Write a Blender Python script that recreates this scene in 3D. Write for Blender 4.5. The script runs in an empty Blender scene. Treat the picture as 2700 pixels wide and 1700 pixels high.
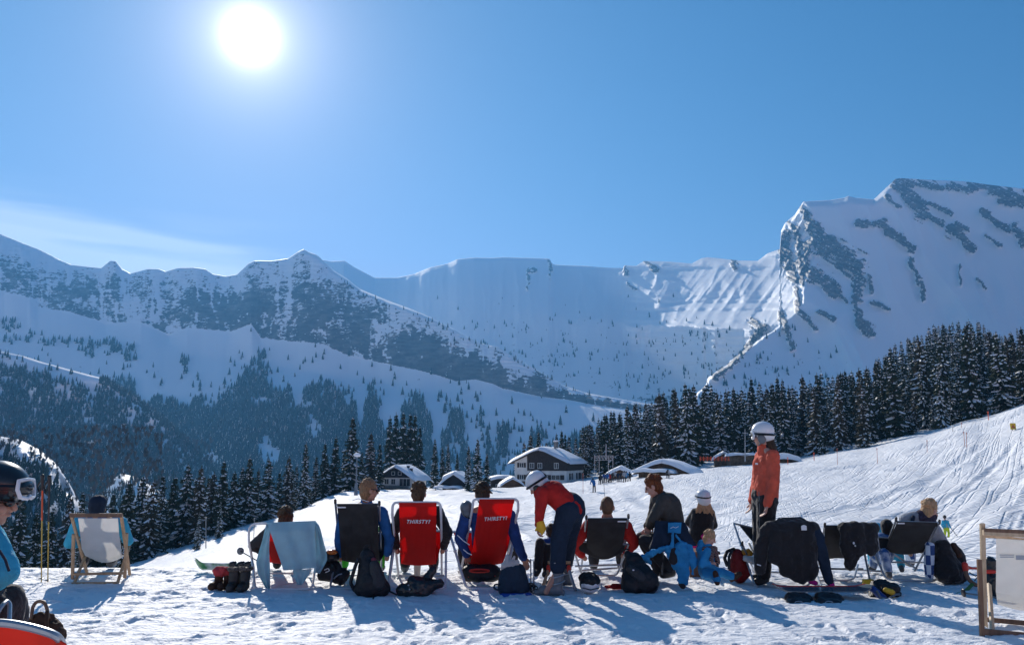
import bpy, bmesh, math, random
import numpy as np
from mathutils import Vector, Matrix, Quaternion
R = math.radians
random.seed(7)
rng = np.random.default_rng(7)
# ------------------------------------------------------------------ camera, sky, sun, exposure
FL, CX, CY, EYE = 2025.0, 1350.0, 850.0, 1.5
PITCH = math.atan(345.0 / FL)
SP, CP = math.sin(PITCH), math.cos(PITCH)
scene = bpy.context.scene
camd = bpy.data.cameras.new("camera")
cam = bpy.data.objects.new("camera", camd)
scene.collection.objects.link(cam)
camd.sensor_width = 36.0
camd.lens = 36.0 * FL / 2700.0
camd.clip_start = 0.05
camd.clip_end = 60000
cam.location = (0, 0, EYE)
cam.rotation_euler = (math.pi / 2 + PITCH, 0, 0)
scene.camera = cam
scene.view_settings.view_transform = 'Standard'
scene.view_settings.look = 'None'
scene.view_settings.gamma = 1
scene.view_settings.exposure = 0.78
scene.view_settings.use_curve_mapping = False
try:
    scene.cycles.volume_bounces = 0
    scene.cycles.max_bounces = 6
    scene.cycles.diffuse_bounces = 3
    scene.cycles.transparent_max_bounces = 16
    scene.cycles.volume_step_rate = 4
except Exception:
    pass

def ray(px, py):
    v = (CY - py) / FL
    return ((px - CX) / FL, CP - v * SP, SP + v * CP)
def P(px, py, Y):
    x, y, z = ray(px, py)
    k = Y / y
    return Vector((x * k, Y, EYE + z * k))
def G(px, py, z=0.0):
    x, y, zz = ray(px, py)
    k = (z - EYE) / zz
    return Vector((x * k, y * k, z))

SUN = Vector(ray(660, 98)).normalized()
EL = math.asin(SUN.z)
AZ = math.atan2(SUN.x, SUN.y)
world = bpy.data.worlds.new("World")
scene.world = world
world.use_nodes = True
nt = world.node_tree
nt.nodes.clear()
def N(t, kind, **kw):
    n = t.nodes.new(kind)
    for k, v in kw.items():
        setattr(n, k, v)
    return n
def math_(t, op, a, b=None, c=None, clamp=False):
    n = N(t, 'ShaderNodeMath', operation=op, use_clamp=clamp)
    for i, v in enumerate((a, b, c)):
        if v is None: continue
        if isinstance(v, (int, float)): n.inputs[i].default_value = v
        else: t.links.new(v, n.inputs[i])
    return n.outputs[0]
def vmath(t, op, a, b=None):
    n = N(t, 'ShaderNodeVectorMath', operation=op)
    for i, v in enumerate((a, b)):
        if v is None: continue
        if isinstance(v, (tuple, list, Vector)): n.inputs[i].default_value = tuple(v)
        else: t.links.new(v, n.inputs[i])
    return n
def mixc(t, fac, a, b, blend='MIX'):
    n = N(t, 'ShaderNodeMix', data_type='RGBA', blend_type=blend)
    for s, v in ((0, fac), (6, a), (7, b)):
        if isinstance(v, (int, float)): n.inputs[s].default_value = v
        elif isinstance(v, (tuple, list)): n.inputs[s].default_value = (*v[:3], 1)
        else: t.links.new(v, n.inputs[s])
    return n.outputs[2]
SKYFIT = ((2.0, 3.2), (1.05, 2.02), (0.85, 2.3))      # the photograph's deep polarised blue: (gamma, gain) per channel
sky = N(nt, 'ShaderNodeTexSky', sky_type='NISHITA')
sky.sun_disc = False
sky.sun_elevation = EL
sky.sun_rotation = AZ
sky.altitude = 1700
sky.air_density = 1.0
sky.dust_density = 0.15
sky.ozone_density = 2.2
tc = N(nt, 'ShaderNodeTexCoord')
nrm = vmath(nt, 'NORMALIZE', tc.outputs['Generated']).outputs[0]
dot = vmath(nt, 'DOT_PRODUCT', nrm, SUN).outputs['Value']
# sun and its aureole: the bright air round the disc
ang = math_(nt, 'MULTIPLY', math_(nt, 'ARCCOSINE', math_(nt, 'MINIMUM', dot, 0.9999999)), 57.2958)
core = math_(nt, 'MULTIPLY', math_(nt, 'EXPONENT', math_(nt, 'MULTIPLY', math_(nt, 'POWER', math_(nt, 'DIVIDE', ang, 0.7), 1.25), -1.0)), 50.0)
g1 = math_(nt, 'MULTIPLY', math_(nt, 'EXPONENT', math_(nt, 'DIVIDE', ang, -2.4)), 7.0)
g2 = math_(nt, 'MULTIPLY', math_(nt, 'EXPONENT', math_(nt, 'DIVIDE', ang, -11.0)), 1.1)
glow = math_(nt, 'ADD', math_(nt, 'ADD', core, g1), g2)
sc_ = N(nt, 'ShaderNodeSeparateColor'); nt.links.new(vmath(nt, 'MULTIPLY', sky.outputs[0], (.22, .22, .22)).outputs[0], sc_.inputs[0])
cc_ = N(nt, 'ShaderNodeCombineColor')
for i_, (g_, m_) in enumerate(SKYFIT): nt.links.new(math_(nt, 'MULTIPLY', math_(nt, 'POWER', sc_.outputs[i_], g_), m_), cc_.inputs[i_])
skyc = cc_.outputs[0]
# thin cirrus low on the left
mp = N(nt, 'ShaderNodeMapping')
mp.inputs['Scale'].default_value = (1.2, 1.2, 14.0)
mp.inputs['Rotation'].default_value = (0, R(5.5), 0)
nt.links.new(nrm, mp.inputs['Vector'])
nz = N(nt, 'ShaderNodeTexNoise')
nz.inputs['Scale'].default_value = 2.2
nz.inputs['Detail'].default_value = 7
nt.links.new(mp.outputs[0], nz.inputs['Vector'])
sep = N(nt, 'ShaderNodeSeparateXYZ')
nt.links.new(nrm, sep.inputs[0])
def ramp(t, v, a, b, lo=0.0, hi=1.0):
    n = N(t, 'ShaderNodeMapRange', interpolation_type='SMOOTHSTEP')
    t.links.new(v, n.inputs[0])
    for i, q in enumerate((a, b, lo, hi)): n.inputs[i + 1].default_value = q
    return n.outputs[0]
band = math_(nt, 'MULTIPLY', ramp(nt, sep.outputs['Z'], 0.31, 0.24), ramp(nt, sep.outputs['X'], -0.16, -0.42))
cir = math_(nt, 'MULTIPLY', ramp(nt, nz.outputs[0], 0.40, 0.62), band)
low = math_(nt, 'MULTIPLY', ramp(nt, math_(nt, 'ADD', math_(nt, 'ADD', sep.outputs['Z'], math_(nt, 'MULTIPLY', sep.outputs['X'], 0.13)), math_(nt, 'MULTIPLY', math_(nt, 'SUBTRACT', nz.outputs[0], 0.5), 0.12)), 0.206, 0.176), ramp(nt, sep.outputs['X'], -0.2, -0.34))
cir = math_(nt, 'MINIMUM', math_(nt, 'ADD', math_(nt, 'MULTIPLY', cir, 0.32), math_(nt, 'MULTIPLY', low, 0.8)), 1.0)
skyc = mixc(nt, cir, skyc, (3.9, 4.3, 4.7))
gl = N(nt, 'ShaderNodeCombineXYZ')
nt.links.new(glow, gl.inputs[0]); nt.links.new(glow, gl.inputs[1]); nt.links.new(glow, gl.inputs[2])
glc = vmath(nt, 'MULTIPLY', gl.outputs[0], (1.1, 1.0, 0.92)).outputs[0]
skyc = vmath(nt, 'ADD', skyc, glc).outputs[0]
bg = N(nt, 'ShaderNodeBackground')
nt.links.new(skyc, bg.inputs[0])
bg.inputs[1].default_value = 0.118
wo = N(nt, 'ShaderNodeOutputWorld')
nt.links.new(bg.outputs[0], wo.inputs[0])
sund = bpy.data.lights.new("sun", 'SUN')
sund.energy = 3.5
sund.angle = R(0.53)
sund.color = (1.0, 0.93, 0.84)
suno = bpy.data.objects.new("sun", sund)
scene.collection.objects.link(suno)
suno.rotation_euler = SUN.to_track_quat('Z', 'Y').to_euler()
suno.location = (0, 0, 50)

# ------------------------------------------------------------------ helpers
C = scene.collection
def part(name, mesh, mat=None, parent=None, label=None, kind=None):
    o = bpy.data.objects.new(name, mesh)
    if mat is not None and not mesh.materials:
        for m in (mat if isinstance(mat, (list, tuple)) else (mat,)): mesh.materials.append(m)
    C.objects.link(o)
    if parent is not None: o.parent = parent
    if label: o['label'] = label
    if kind: o['kind'] = kind
    return o
def tag(o, label, cat, group=None, kind=None):
    if label: o['label'] = label
    if cat: o['category'] = cat
    if group: o['group'] = group
    if kind: o['kind'] = kind
    return o
def thing(name, label, cat, loc, group=None):
    o = bpy.data.objects.new(name, None)
    o.empty_display_size = 0.1
    C.objects.link(o)
    o.location = loc
    return tag(o, label, cat, group)

class MB:
    """collects geometry in world coordinates, then makes ONE mesh object"""
    def __init__(s): s.v = []; s.f = []; s.m = []
    def add(s, vs, fs, m=0):
        b = len(s.v)
        s.v.extend([tuple(q) for q in vs])
        s.f.extend([tuple(i + b for i in f) for f in fs])
        s.m.extend([m] * len(fs))
        return s
    def ball(s, c, r, rot=None, n=12, k=8, m=0):
        c = Vector(c)
        if isinstance(r, (int, float)): r = (r, r, r)
        vs = [Vector((0, 0, r[2]))]
        for i in range(1, k):
            t = math.pi * i / k
            for j in range(n):
                a = 2 * math.pi * j / n
                vs.append(Vector((math.sin(t) * math.cos(a) * r[0], math.sin(t) * math.sin(a) * r[1], math.cos(t) * r[2])))
        vs.append(Vector((0, 0, -r[2])))
        if rot is not None: vs = [rot @ q for q in vs]
        vs = [q + c for q in vs]
        fs = [(0, 1 + j, 1 + (j + 1) % n) for j in range(n)]
        for i in range(k - 2):
            for j in range(n):
                a = 1 + i * n + j; b = 1 + i * n + (j + 1) % n
                fs.append((a, a + n, b + n, b))
        e = len(vs) - 1; o = 1 + (k - 2) * n
        fs += [(o + j, e, o + (j + 1) % n) for j in range(n)]
        return s.add(vs, fs, m)
    def cap(s, p0, r0, p1, r1, n=12, flat=1.0, side=None, m=0):
        """rounded tapered limb; flat < 1 squashes it across `side`"""
        p0 = Vector(p0); p1 = Vector(p1)
        d = p1 - p0
        L = d.length
        if L < 1e-6: return s.ball(p0, r0, m=m)
        d.normalize()
        u = (side - side.project(d)).normalized() if side is not None and (side - side.project(d)).length > 1e-4 else d.orthogonal().normalized()
        w = d.cross(u)
        rings = []
        for t in (-1.0, -0.92, -0.7, -0.38, 0.0):
            rings.append((p0 + d * t * r0, r0 * math.sqrt(max(0.0, 1 - t * t)) + 1e-4))
        for t in (0.0, 0.38, 0.7, 0.92, 1.0):
            rings.append((p1 + d * t * r1, r1 * math.sqrt(max(0.0, 1 - t * t)) + 1e-4))
        vs = []; fs = []
        for c, r in rings:
            for j in range(n):
                a = 2 * math.pi * j / n
                vs.append(c + u * (math.cos(a) * r * flat) + w * (math.sin(a) * r))
        for i in range(len(rings) - 1):
            for j in range(n):
                a = i * n + j; b = i * n + (j + 1) % n
                fs.append((a, b, b + n, a + n))
        fs.append(tuple(reversed(range(n)))); q = (len(rings) - 1) * n
        fs.append(tuple(range(q, q + n)))
        return s.add(vs, fs, m)
    def tube(s, pts, r, n=8, m=0, closed=False, fillet=0.0):
        pts = [Vector(p) for p in pts]
        if fillet > 0:
            out = [pts[0]]
            for i in range(1, len(pts) - 1):
                a, b, c = pts[i - 1], pts[i], pts[i + 1]
                k = min(fillet, (a - b).length * .45, (c - b).length * .45)
                q0 = b + (a - b).normalized() * k; q1 = b + (c - b).normalized() * k
                for t in (0, .2, .4, .6, .8, 1): out.append(q0 * (1 - t) ** 2 + b * 2 * t * (1 - t) + q1 * t * t)
            out.append(pts[-1]); pts = out
        rr = r if isinstance(r, (list, tuple)) else [r] * len(pts)
        if len(rr) != len(pts): rr = list(np.interp(np.linspace(0, 1, len(pts)), np.linspace(0, 1, len(rr)), rr))
        K = len(pts); vs = []; fs = []
        u = None
        for i in range(K):
            a = pts[(i - 1) % K] if (closed or i > 0) else pts[i]
            b = pts[(i + 1) % K] if (closed or i < K - 1) else pts[i]
            d = (b - a).normalized()
            if u is None: u = d.orthogonal().normalized()
            u = (u - u.project(d))
            u = u.normalized() if u.length > 1e-6 else d.orthogonal().normalized()
            w = d.cross(u)
            for j in range(n):
                t = 2 * math.pi * j / n
                vs.append(pts[i] + (u * math.cos(t) + w * math.sin(t)) * rr[i])
        for i in range(K if closed else K - 1):
            for j in range(n):
                a = i * n + j; b = i * n + (j + 1) % n; i2 = ((i + 1) % K) * n
                fs.append((a, b, i2 + (j + 1) % n, i2 + j))
        if not closed:
            fs.append(tuple(reversed(range(n)))); fs.append(tuple(range((K - 1) * n, K * n)))
        return s.add(vs, fs, m)
    def bar(s, p0, p1, w, h, up=Vector((0, 0, 1)), m=0, bev=0.15):
        """rectangular bar with chamfered long edges"""
        p0 = Vector(p0); p1 = Vector(p1); d = (p1 - p0).normalized()
        up = Vector(up); up = up - up.project(d)
        if up.length < 1e-4: up = d.orthogonal()
        up.normalize(); sd = d.cross(up)
        b = min(w, h) * bev; W = w / 2; H_ = h / 2
        pr = [(W - b, H_), (-W + b, H_), (-W, H_ - b), (-W, -H_ + b), (-W + b, -H_), (W - b, -H_), (W, -H_ + b), (W, H_ - b)]
        vs = [p + sd * x + up * z for p in (p0, p1) for x, z in pr]
        fs = [(j, (j + 1) % 8, 8 + (j + 1) % 8, 8 + j) for j in range(8)] + [tuple(reversed(range(8))), tuple(range(8, 16))]
        return s.add(vs, fs, m)
    def box(s, c, d, rz=0.0, m=0):
        c = Vector(c); M_ = Matrix.Rotation(rz, 3, 'Z')
        vs = [c + M_ @ Vector((x * d[0] / 2, y * d[1] / 2, z * d[2] / 2)) for x in (-1, 1) for y in (-1, 1) for z in (-1, 1)]
        return s.add(vs, [(0, 1, 3, 2), (4, 6, 7, 5), (0, 4, 5, 1), (2, 3, 7, 6), (0, 2, 6, 4), (1, 5, 7, 3)], m)
    def sheet(s, fn, nu, nv, th=0.0, m=0):
        """cloth: fn(u,v) -> point; th = thickness"""
        pt = [[Vector(fn(i / nu, j / nv)) for j in range(nv + 1)] for i in range(nu + 1)]
        def nor(i, j):
            a = pt[min(i + 1, nu)][j] - pt[max(i - 1, 0)][j]; b = pt[i][min(j + 1, nv)] - pt[i][max(j - 1, 0)]
            q = a.cross(b)
            return q.normalized() if q.length > 1e-12 else Vector((0, -1, 0))
        vs = [pt[i][j] for i in range(nu + 1) for j in range(nv + 1)]
        I = lambda i, j: i * (nv + 1) + j
        fs = [(I(i, j), I(i + 1, j), I(i + 1, j + 1), I(i, j + 1)) for i in range(nu) for j in range(nv)]
        if th > 0:
            o = len(vs)
            vs += [pt[i][j] + nor(i, j) * th for i in range(nu + 1) for j in range(nv + 1)]
            fs += [tuple(o + q for q in reversed(f)) for f in fs[:]]
            for i in range(nu):
                fs.append((I(i, 0), o + I(i, 0), o + I(i + 1, 0), I(i + 1, 0)))
                fs.append((I(i + 1, nv), o + I(i + 1, nv), o + I(i, nv), I(i, nv)))
            for j in range(nv):
                fs.append((I(0, j + 1), o + I(0, j + 1), o + I(0, j), I(0, j)))
                fs.append((I(nu, j), o + I(nu, j), o + I(nu, j + 1), I(nu, j + 1)))
        return s.add(vs, fs, m)
    def prism(s, poly, d, m=0):
        """extrude a planar polygon (list of points) by vector d"""
        poly = [Vector(q) for q in poly]; n = len(poly); d = Vector(d)
        fs = [tuple(range(n)), tuple(reversed(range(n, 2 * n)))] + [(j + n, (j + 1) % n + n, (j + 1) % n, j) for j in range(n)]
        return s.add(poly + [q + d for q in poly], fs, m)
    def mesh(s, name, loc=(0, 0, 0), smooth=True):
        me = bpy.data.meshes.new(name)
        l = Vector(loc)
        me.from_pydata([(q[0] - l.x, q[1] - l.y, q[2] - l.z) for q in s.v], [], s.f)
        if any(s.m): me.polygons.foreach_set('material_index', s.m)
        if smooth: me.polygons.foreach_set('use_smooth', [True] * len(s.f))
        me.update()
        return me
    def build(s, name, mat, root=None, smooth=True, label=None, kind=None, parent=None):
        loc = root.location if root is not None else (0, 0, 0)
        if root is not None and parent is None: parent = root
        bm = bmesh.new(); me = s.mesh(name, loc, smooth)
        bm.from_mesh(me); bmesh.ops.recalc_face_normals(bm, faces=bm.faces); bm.to_mesh(me); bm.free()
        if smooth:
            try: me.set_sharp_from_angle(angle=R(42))
            except Exception: pass
        return part(name, me, mat, parent, label, kind)
    def melt(s, name, mat, root=None, voxel=0.012, smooth=4, disp=0.0, dsize=0.1, label=None, parent=None):
        """fuse everything collected into one continuous surface (applied at the end of the script)"""
        o = s.build(name, mat, root, False, label, parent=parent)
        MELT.append(o)
        md = o.modifiers.new('r', 'REMESH'); md.mode = 'VOXEL'; md.voxel_size = voxel; md.use_smooth_shade = True
        if disp > 0:
            key = 'n%.3f' % dsize
            tx = bpy.data.textures.get(key) or bpy.data.textures.new(key, 'CLOUDS')
            tx.noise_scale = dsize; tx.noise_depth = 2
            dm = o.modifiers.new('d', 'DISPLACE'); dm.texture = tx; dm.strength = disp; dm.mid_level = 0.5; dm.texture_coords = 'GLOBAL'
        if smooth:
            sm = o.modifiers.new('s', 'SMOOTH'); sm.iterations = smooth; sm.factor = 0.5
        return o
MELT = []
def apply_melts():
    bpy.context.view_layer.update()
    dg = bpy.context.evaluated_depsgraph_get()
    for o in MELT:
        me = bpy.data.meshes.new_from_object(o.evaluated_get(dg))
        me.name = o.name
        if not me.materials:
            for m in o.data.materials: me.materials.append(m)
        o.modifiers.clear()
        me.polygons.foreach_set('use_smooth', [True] * len(me.polygons))
        o.data = me

# ------------------------------------------------------------------ materials
MATS = {}
def mat(name, col, rough=0.7, metal=0.0, trans=0.0, noise=0.0, nscale=6.0, bump=0.0, bscale=40.0, bdist=0.01, spec=0.5, col2=None, sheen=0.0, coat=0.0):
    if name in MATS: return MATS[name]
    m = bpy.data.materials.new(name); m.use_nodes = True
    t = m.node_tree; b = t.nodes['Principled BSDF']; out = t.nodes['Material Output']
    b.inputs['Base Color'].default_value = (*col, 1); b.inputs['Roughness'].default_value = rough
    b.inputs['Metallic'].default_value = metal; b.inputs['Specular IOR Level'].default_value = spec
    if sheen: b.inputs['Sheen Weight'].default_value = sheen
    if coat: b.inputs['Coat Weight'].default_value = coat
    co = N(t, 'ShaderNodeTexCoord').outputs['Object']
    if noise > 0 or col2:
        n = N(t, 'ShaderNodeTexNoise'); n.inputs['Scale'].default_value = nscale; n.inputs['Detail'].default_value = 6
        t.links.new(co, n.inputs['Vector'])
        c2 = col2 or tuple(max(0, c * (1 - noise)) for c in col)
        cc = mixc(t, ramp(t, n.outputs[0], 0.35, 0.65), col, c2)
        t.links.new(cc, b.inputs['Base Color'])
    else: cc = None
    if bump > 0:
        n2 = N(t, 'ShaderNodeTexNoise'); n2.inputs['Scale'].default_value = bscale; n2.inputs['Detail'].default_value = 5
        t.links.new(co, n2.inputs['Vector'])
        bp = N(t, 'ShaderNodeBump'); bp.inputs['Strength'].default_value = bump; bp.inputs['Distance'].default_value = bdist
        t.links.new(n2.outputs[0], bp.inputs['Height']); t.links.new(bp.outputs[0], b.inputs['Normal'])
    if trans > 0:
        tr = N(t, 'ShaderNodeBsdfTranslucent'); tr.inputs[0].default_value = (*col, 1)
        if cc: t.links.new(cc, tr.inputs[0])
        mx = N(t, 'ShaderNodeMixShader'); mx.inputs[0].default_value = trans
        t.links.new(b.outputs[0], mx.inputs[1]); t.links.new(tr.outputs[0], mx.inputs[2]); t.links.new(mx.outputs[0], out.inputs[0])
    MATS[name] = m
    return m
def cloth(name, col, **k):
    k.setdefault('rough', 0.8); k.setdefault('noise', 0.22); k.setdefault('nscale', 9); k.setdefault('bump', 0.8); k.setdefault('bscale', 22); k.setdefault('bdist', 0.02); k.setdefault('spec', 0.25)
    return mat(name, col, **k)

# ------------------------------------------------------------------ numpy noise
def _h(ix, iy, iz):
    h = (ix.astype(np.uint64) * np.uint64(73856093)) ^ (iy.astype(np.uint64) * np.uint64(19349663)) ^ (iz.astype(np.uint64) * np.uint64(83492791))
    h = (h ^ (h >> np.uint64(13))) * np.uint64(1274126177)
    h &= np.uint64(0xFFFFFFFF)
    h = (h ^ (h >> np.uint64(16))) * np.uint64(2246822519)
    return ((h >> np.uint64(8)) & np.uint64(0xFFFF)).astype(np.float64) / 65535.0
def vn(x, y, z=0.0):
    x, y, z = np.broadcast_arrays(np.asarray(x, float), np.asarray(y, float), np.asarray(z, float))
    fx, fy, fz = np.floor(x), np.floor(y), np.floor(z)
    tx, ty, tz = x - fx, y - fy, z - fz
    ix, iy, iz = (fx + 100000).astype(np.int64), (fy + 100000).astype(np.int64), (fz + 100000).astype(np.int64)
    sx, sy, sz = [q * q * q * (q * (q * 6 - 15) + 10) for q in (tx, ty, tz)]
    r = 0
    for dx in (0, 1):
        for dy in (0, 1):
            for dz in (0, 1):
                r = r + _h(ix + dx, iy + dy, iz + dz) * (sx if dx else 1 - sx) * (sy if dy else 1 - sy) * (sz if dz else 1 - sz)
    return r
def fbm(x, y, z=0.0, o=5, g=0.5):
    s = 0; a = 1; n = 0; x = np.asarray(x, float); y = np.asarray(y, float); z = np.asarray(z, float)
    for i in range(o):
        s = s + a * vn(x + 17.3 * i, y + 5.1 * i, z + 9.7 * i); n += a; a *= g; x = x * 2.03; y = y * 2.03; z = z * 2.03
    return s / n
def ridg(x, y, z=0.0, o=5):
    s = 0; a = 1; n = 0; x = np.asarray(x, float); y = np.asarray(y, float); z = np.asarray(z, float)
    for i in range(o):
        s = s + a * (1 - np.abs(2 * vn(x + 7.3 * i, y + 3.1 * i, z + 1.7 * i) - 1)); n += a; a *= 0.5; x = x * 2.1; y = y * 2.1; z = z * 2.1
    return s / n
def sst(x, a, b):
    t = np.clip((x - a) / (b - a), 0, 1); return t * t * (3 - 2 * t)
def grid_mesh(name, X, Y, Z, attrs=None, smooth=True):
    nu, nv = X.shape
    me = bpy.data.meshes.new(name)
    co = np.stack([X, Y, Z], -1).reshape(-1, 3).astype(np.float32)
    i = np.arange((nu - 1) * (nv - 1)); a = (i // (nv - 1)) * nv + i % (nv - 1)
    f = np.stack([a, a + nv, a + nv + 1, a + 1], -1).astype(np.int32)
    me.vertices.add(len(co)); me.vertices.foreach_set('co', co.ravel())
    me.loops.add(f.size); me.loops.foreach_set('vertex_index', f.ravel())
    me.polygons.add(len(f)); me.polygons.foreach_set('loop_start', np.arange(0, f.size, 4, dtype=np.int32))
    me.polygons.foreach_set('loop_total', np.full(len(f), 4, dtype=np.int32))
    me.polygons.foreach_set('use_smooth', np.full(len(f), smooth, dtype=bool))
    for k, v in (attrs or {}).items():
        at = me.attributes.new(k, 'FLOAT', 'POINT'); at.data.foreach_set('value', v.reshape(-1).astype(np.float32))
    me.update(calc_edges=True)
    return me
def soup_mesh(name, co, f, mi=None, smooth=False):
    """co (n,3), f (m,3) triangles"""
    me = bpy.data.meshes.new(name)
    me.vertices.add(len(co)); me.vertices.foreach_set('co', np.asarray(co, np.float32).ravel())
    f = np.asarray(f, np.int32)
    me.loops.add(f.size); me.loops.foreach_set('vertex_index', f.ravel())
    me.polygons.add(len(f)); me.polygons.foreach_set('loop_start', np.arange(0, f.size, 3, dtype=np.int32))
    me.polygons.foreach_set('loop_total', np.full(len(f), 3, dtype=np.int32))
    if mi is not None: me.polygons.foreach_set('material_index', np.asarray(mi, np.int32))
    me.polygons.foreach_set('use_smooth', np.full(len(f), smooth, dtype=bool))
    me.update(calc_edges=True)
    return me
# ================================================================== snow, mountains
def snow_material(name, rock=False, tracks=0.0, fine=1.0, far=False):
    m = bpy.data.materials.new(name); m.use_nodes = True
    t = m.node_tree; b = t.nodes['Principled BSDF']
    b.inputs['Roughness'].default_value = 0.62; b.inputs['Specular IOR Level'].default_value = 0.35
    co = N(t, 'ShaderNodeTexCoord').outputs['Object']
    if rock:
        at = N(t, 'ShaderNodeAttribute', attribute_name='rock').outputs['Fac']
        mp = N(t, 'ShaderNodeMapping'); mp.inputs['Scale'].default_value = (0.03, 0.03, 0.065); t.links.new(co, mp.inputs[0])
        n = N(t, 'ShaderNodeTexNoise'); n.inputs['Scale'].default_value = 1.0; n.inputs['Detail'].default_value = 8; n.inputs['Roughness'].default_value = 0.65
        t.links.new(mp.outputs[0], n.inputs['Vector'])
        n2 = N(t, 'ShaderNodeTexNoise'); n2.inputs['Scale'].default_value = 0.012; n2.inputs['Detail'].default_value = 6; t.links.new(co, n2.inputs['Vector'])
        rc = mixc(t, ramp(t, n2.outputs[0], 0.3, 0.7), (0.13, 0.13, 0.13), (0.26, 0.24, 0.22))
        rc = mixc(t, ramp(t, n.outputs[0], 0.35, 0.65), rc, (0.08, 0.08, 0.085))
        fac = math_(t, 'ADD', at, math_(t, 'MULTIPLY', math_(t, 'SUBTRACT', n.outputs[0], 0.5), 0.9))
        m3 = N(t, 'ShaderNodeMapping'); m3.inputs['Scale'].default_value = (0.07, 0.07, 0.17); m3.inputs['Rotation'].default_value = (0, .12, 0); t.links.new(co, m3.inputs[0])
        n3 = N(t, 'ShaderNodeTexNoise'); n3.inputs['Scale'].default_value = 1.0; n3.inputs['Detail'].default_value = 5; n3.inputs['Roughness'].default_value = .7; t.links.new(m3.outputs[0], n3.inputs['Vector'])
        gate = ramp(t, at, 0.15, 0.45)
        fac = math_(t, 'ADD', fac, math_(t, 'MULTIPLY', math_(t, 'MULTIPLY', math_(t, 'SUBTRACT', n3.outputs[0], 0.55), 1.9), gate))
        fac = ramp(t, fac, 0.38, 0.58)
        c = mixc(t, fac, (0.93, 0.94, 0.95), rc)
        t.links.new(c, b.inputs['Base Color'])
        bp = N(t, 'ShaderNodeBump'); bp.inputs['Strength'].default_value = 0.6; bp.inputs['Distance'].default_value = 4
        t.links.new(math_(t, 'MULTIPLY', n.outputs[0], fac), bp.inputs['Height']); t.links.new(bp.outputs[0], b.inputs['Normal'])
        return m
    n0 = N(t, 'ShaderNodeTexNoise'); n0.inputs['Scale'].default_value = 0.9; n0.inputs['Detail'].default_value = 6; t.links.new(co, n0.inputs['Vector'])
    c = mixc(t, ramp(t, n0.outputs[0], 0.3, 0.7), (0.88, 0.89, 0.91), (0.82, 0.83, 0.86))
    t.links.new(c, b.inputs['Base Color'])
    h = 0
    a = N(t, 'ShaderNodeTexNoise'); a.inputs['Scale'].default_value = 5; a.inputs['Detail'].default_value = 8; a.inputs['Roughness'].default_value = 0.6
    mp = N(t, 'ShaderNodeMapping'); mp.inputs['Scale'].default_value = (1, 1.7, 1); mp.inputs['Rotation'].default_value = (0, 0, 0.5); t.links.new(co, mp.inputs[0])
    t.links.new(mp.outputs[0], a.inputs['Vector'])
    g = N(t, 'ShaderNodeTexNoise'); g.inputs['Scale'].default_value = 60; g.inputs['Detail'].default_value = 3; t.links.new(co, g.inputs['Vector'])
    h = math_(t, 'ADD', math_(t, 'MULTIPLY', a.outputs[0], 0.10 * fine), math_(t, 'MULTIPLY', g.outputs[0], 0.012 * fine))
    if tracks:
        for k, (rot, sc, amp, th) in enumerate(((0.62, 0.9, .085, .0), (0.95, 1.3, .065, .0), (0.30, 2.3, .04, 0))):
            mp = N(t, 'ShaderNodeMapping'); mp.vector_type = 'POINT'
            mp.inputs['Rotation'].default_value = (0, 0, rot); mp.inputs['Scale'].default_value = (1, 1, 1); t.links.new(co, mp.inputs[0])
            m2 = N(t, 'ShaderNodeMapping'); m2.inputs['Scale'].default_value = (sc, sc * 0.03, 0.02); t.links.new(mp.outputs[0], m2.inputs[0])
            w = N(t, 'ShaderNodeTexNoise'); w.inputs['Scale'].default_value = 1.0; w.inputs['Detail'].default_value = 2; w.inputs['Distortion'].default_value = 0.12
            t.links.new(m2.outputs[0], w.inputs['Vector'])
            r_ = math_(t, 'ABSOLUTE', math_(t, 'SUBTRACT', w.outputs[0], 0.5))
            r_ = ramp(t, r_, 0.0, 0.05)
            h = math_(t, 'ADD', h, math_(t, 'MULTIPLY', r_, amp * tracks))
    bp = N(t, 'ShaderNodeBump'); bp.inputs['Strength'].default_value = 1.0; bp.inputs['Distance'].default_value = 1.0
    t.links.new(h, bp.inputs['Height']); t.links.new(bp.outputs[0], b.inputs['Normal'])
    return m

def pinterp(xq, xs, ys):
    return np.interp(xq, xs, ys)
def PV(px, py, D):
    v = (CY - py) / FL
    x = (px - CX) / FL; y = CP - v * SP; z = SP + v * CP
    k = D / y
    return x * k, D + 0 * x, EYE + z * k
def poly(s):
    a = np.array(s, float); return a[:, 0], a[:, 1]

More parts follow.
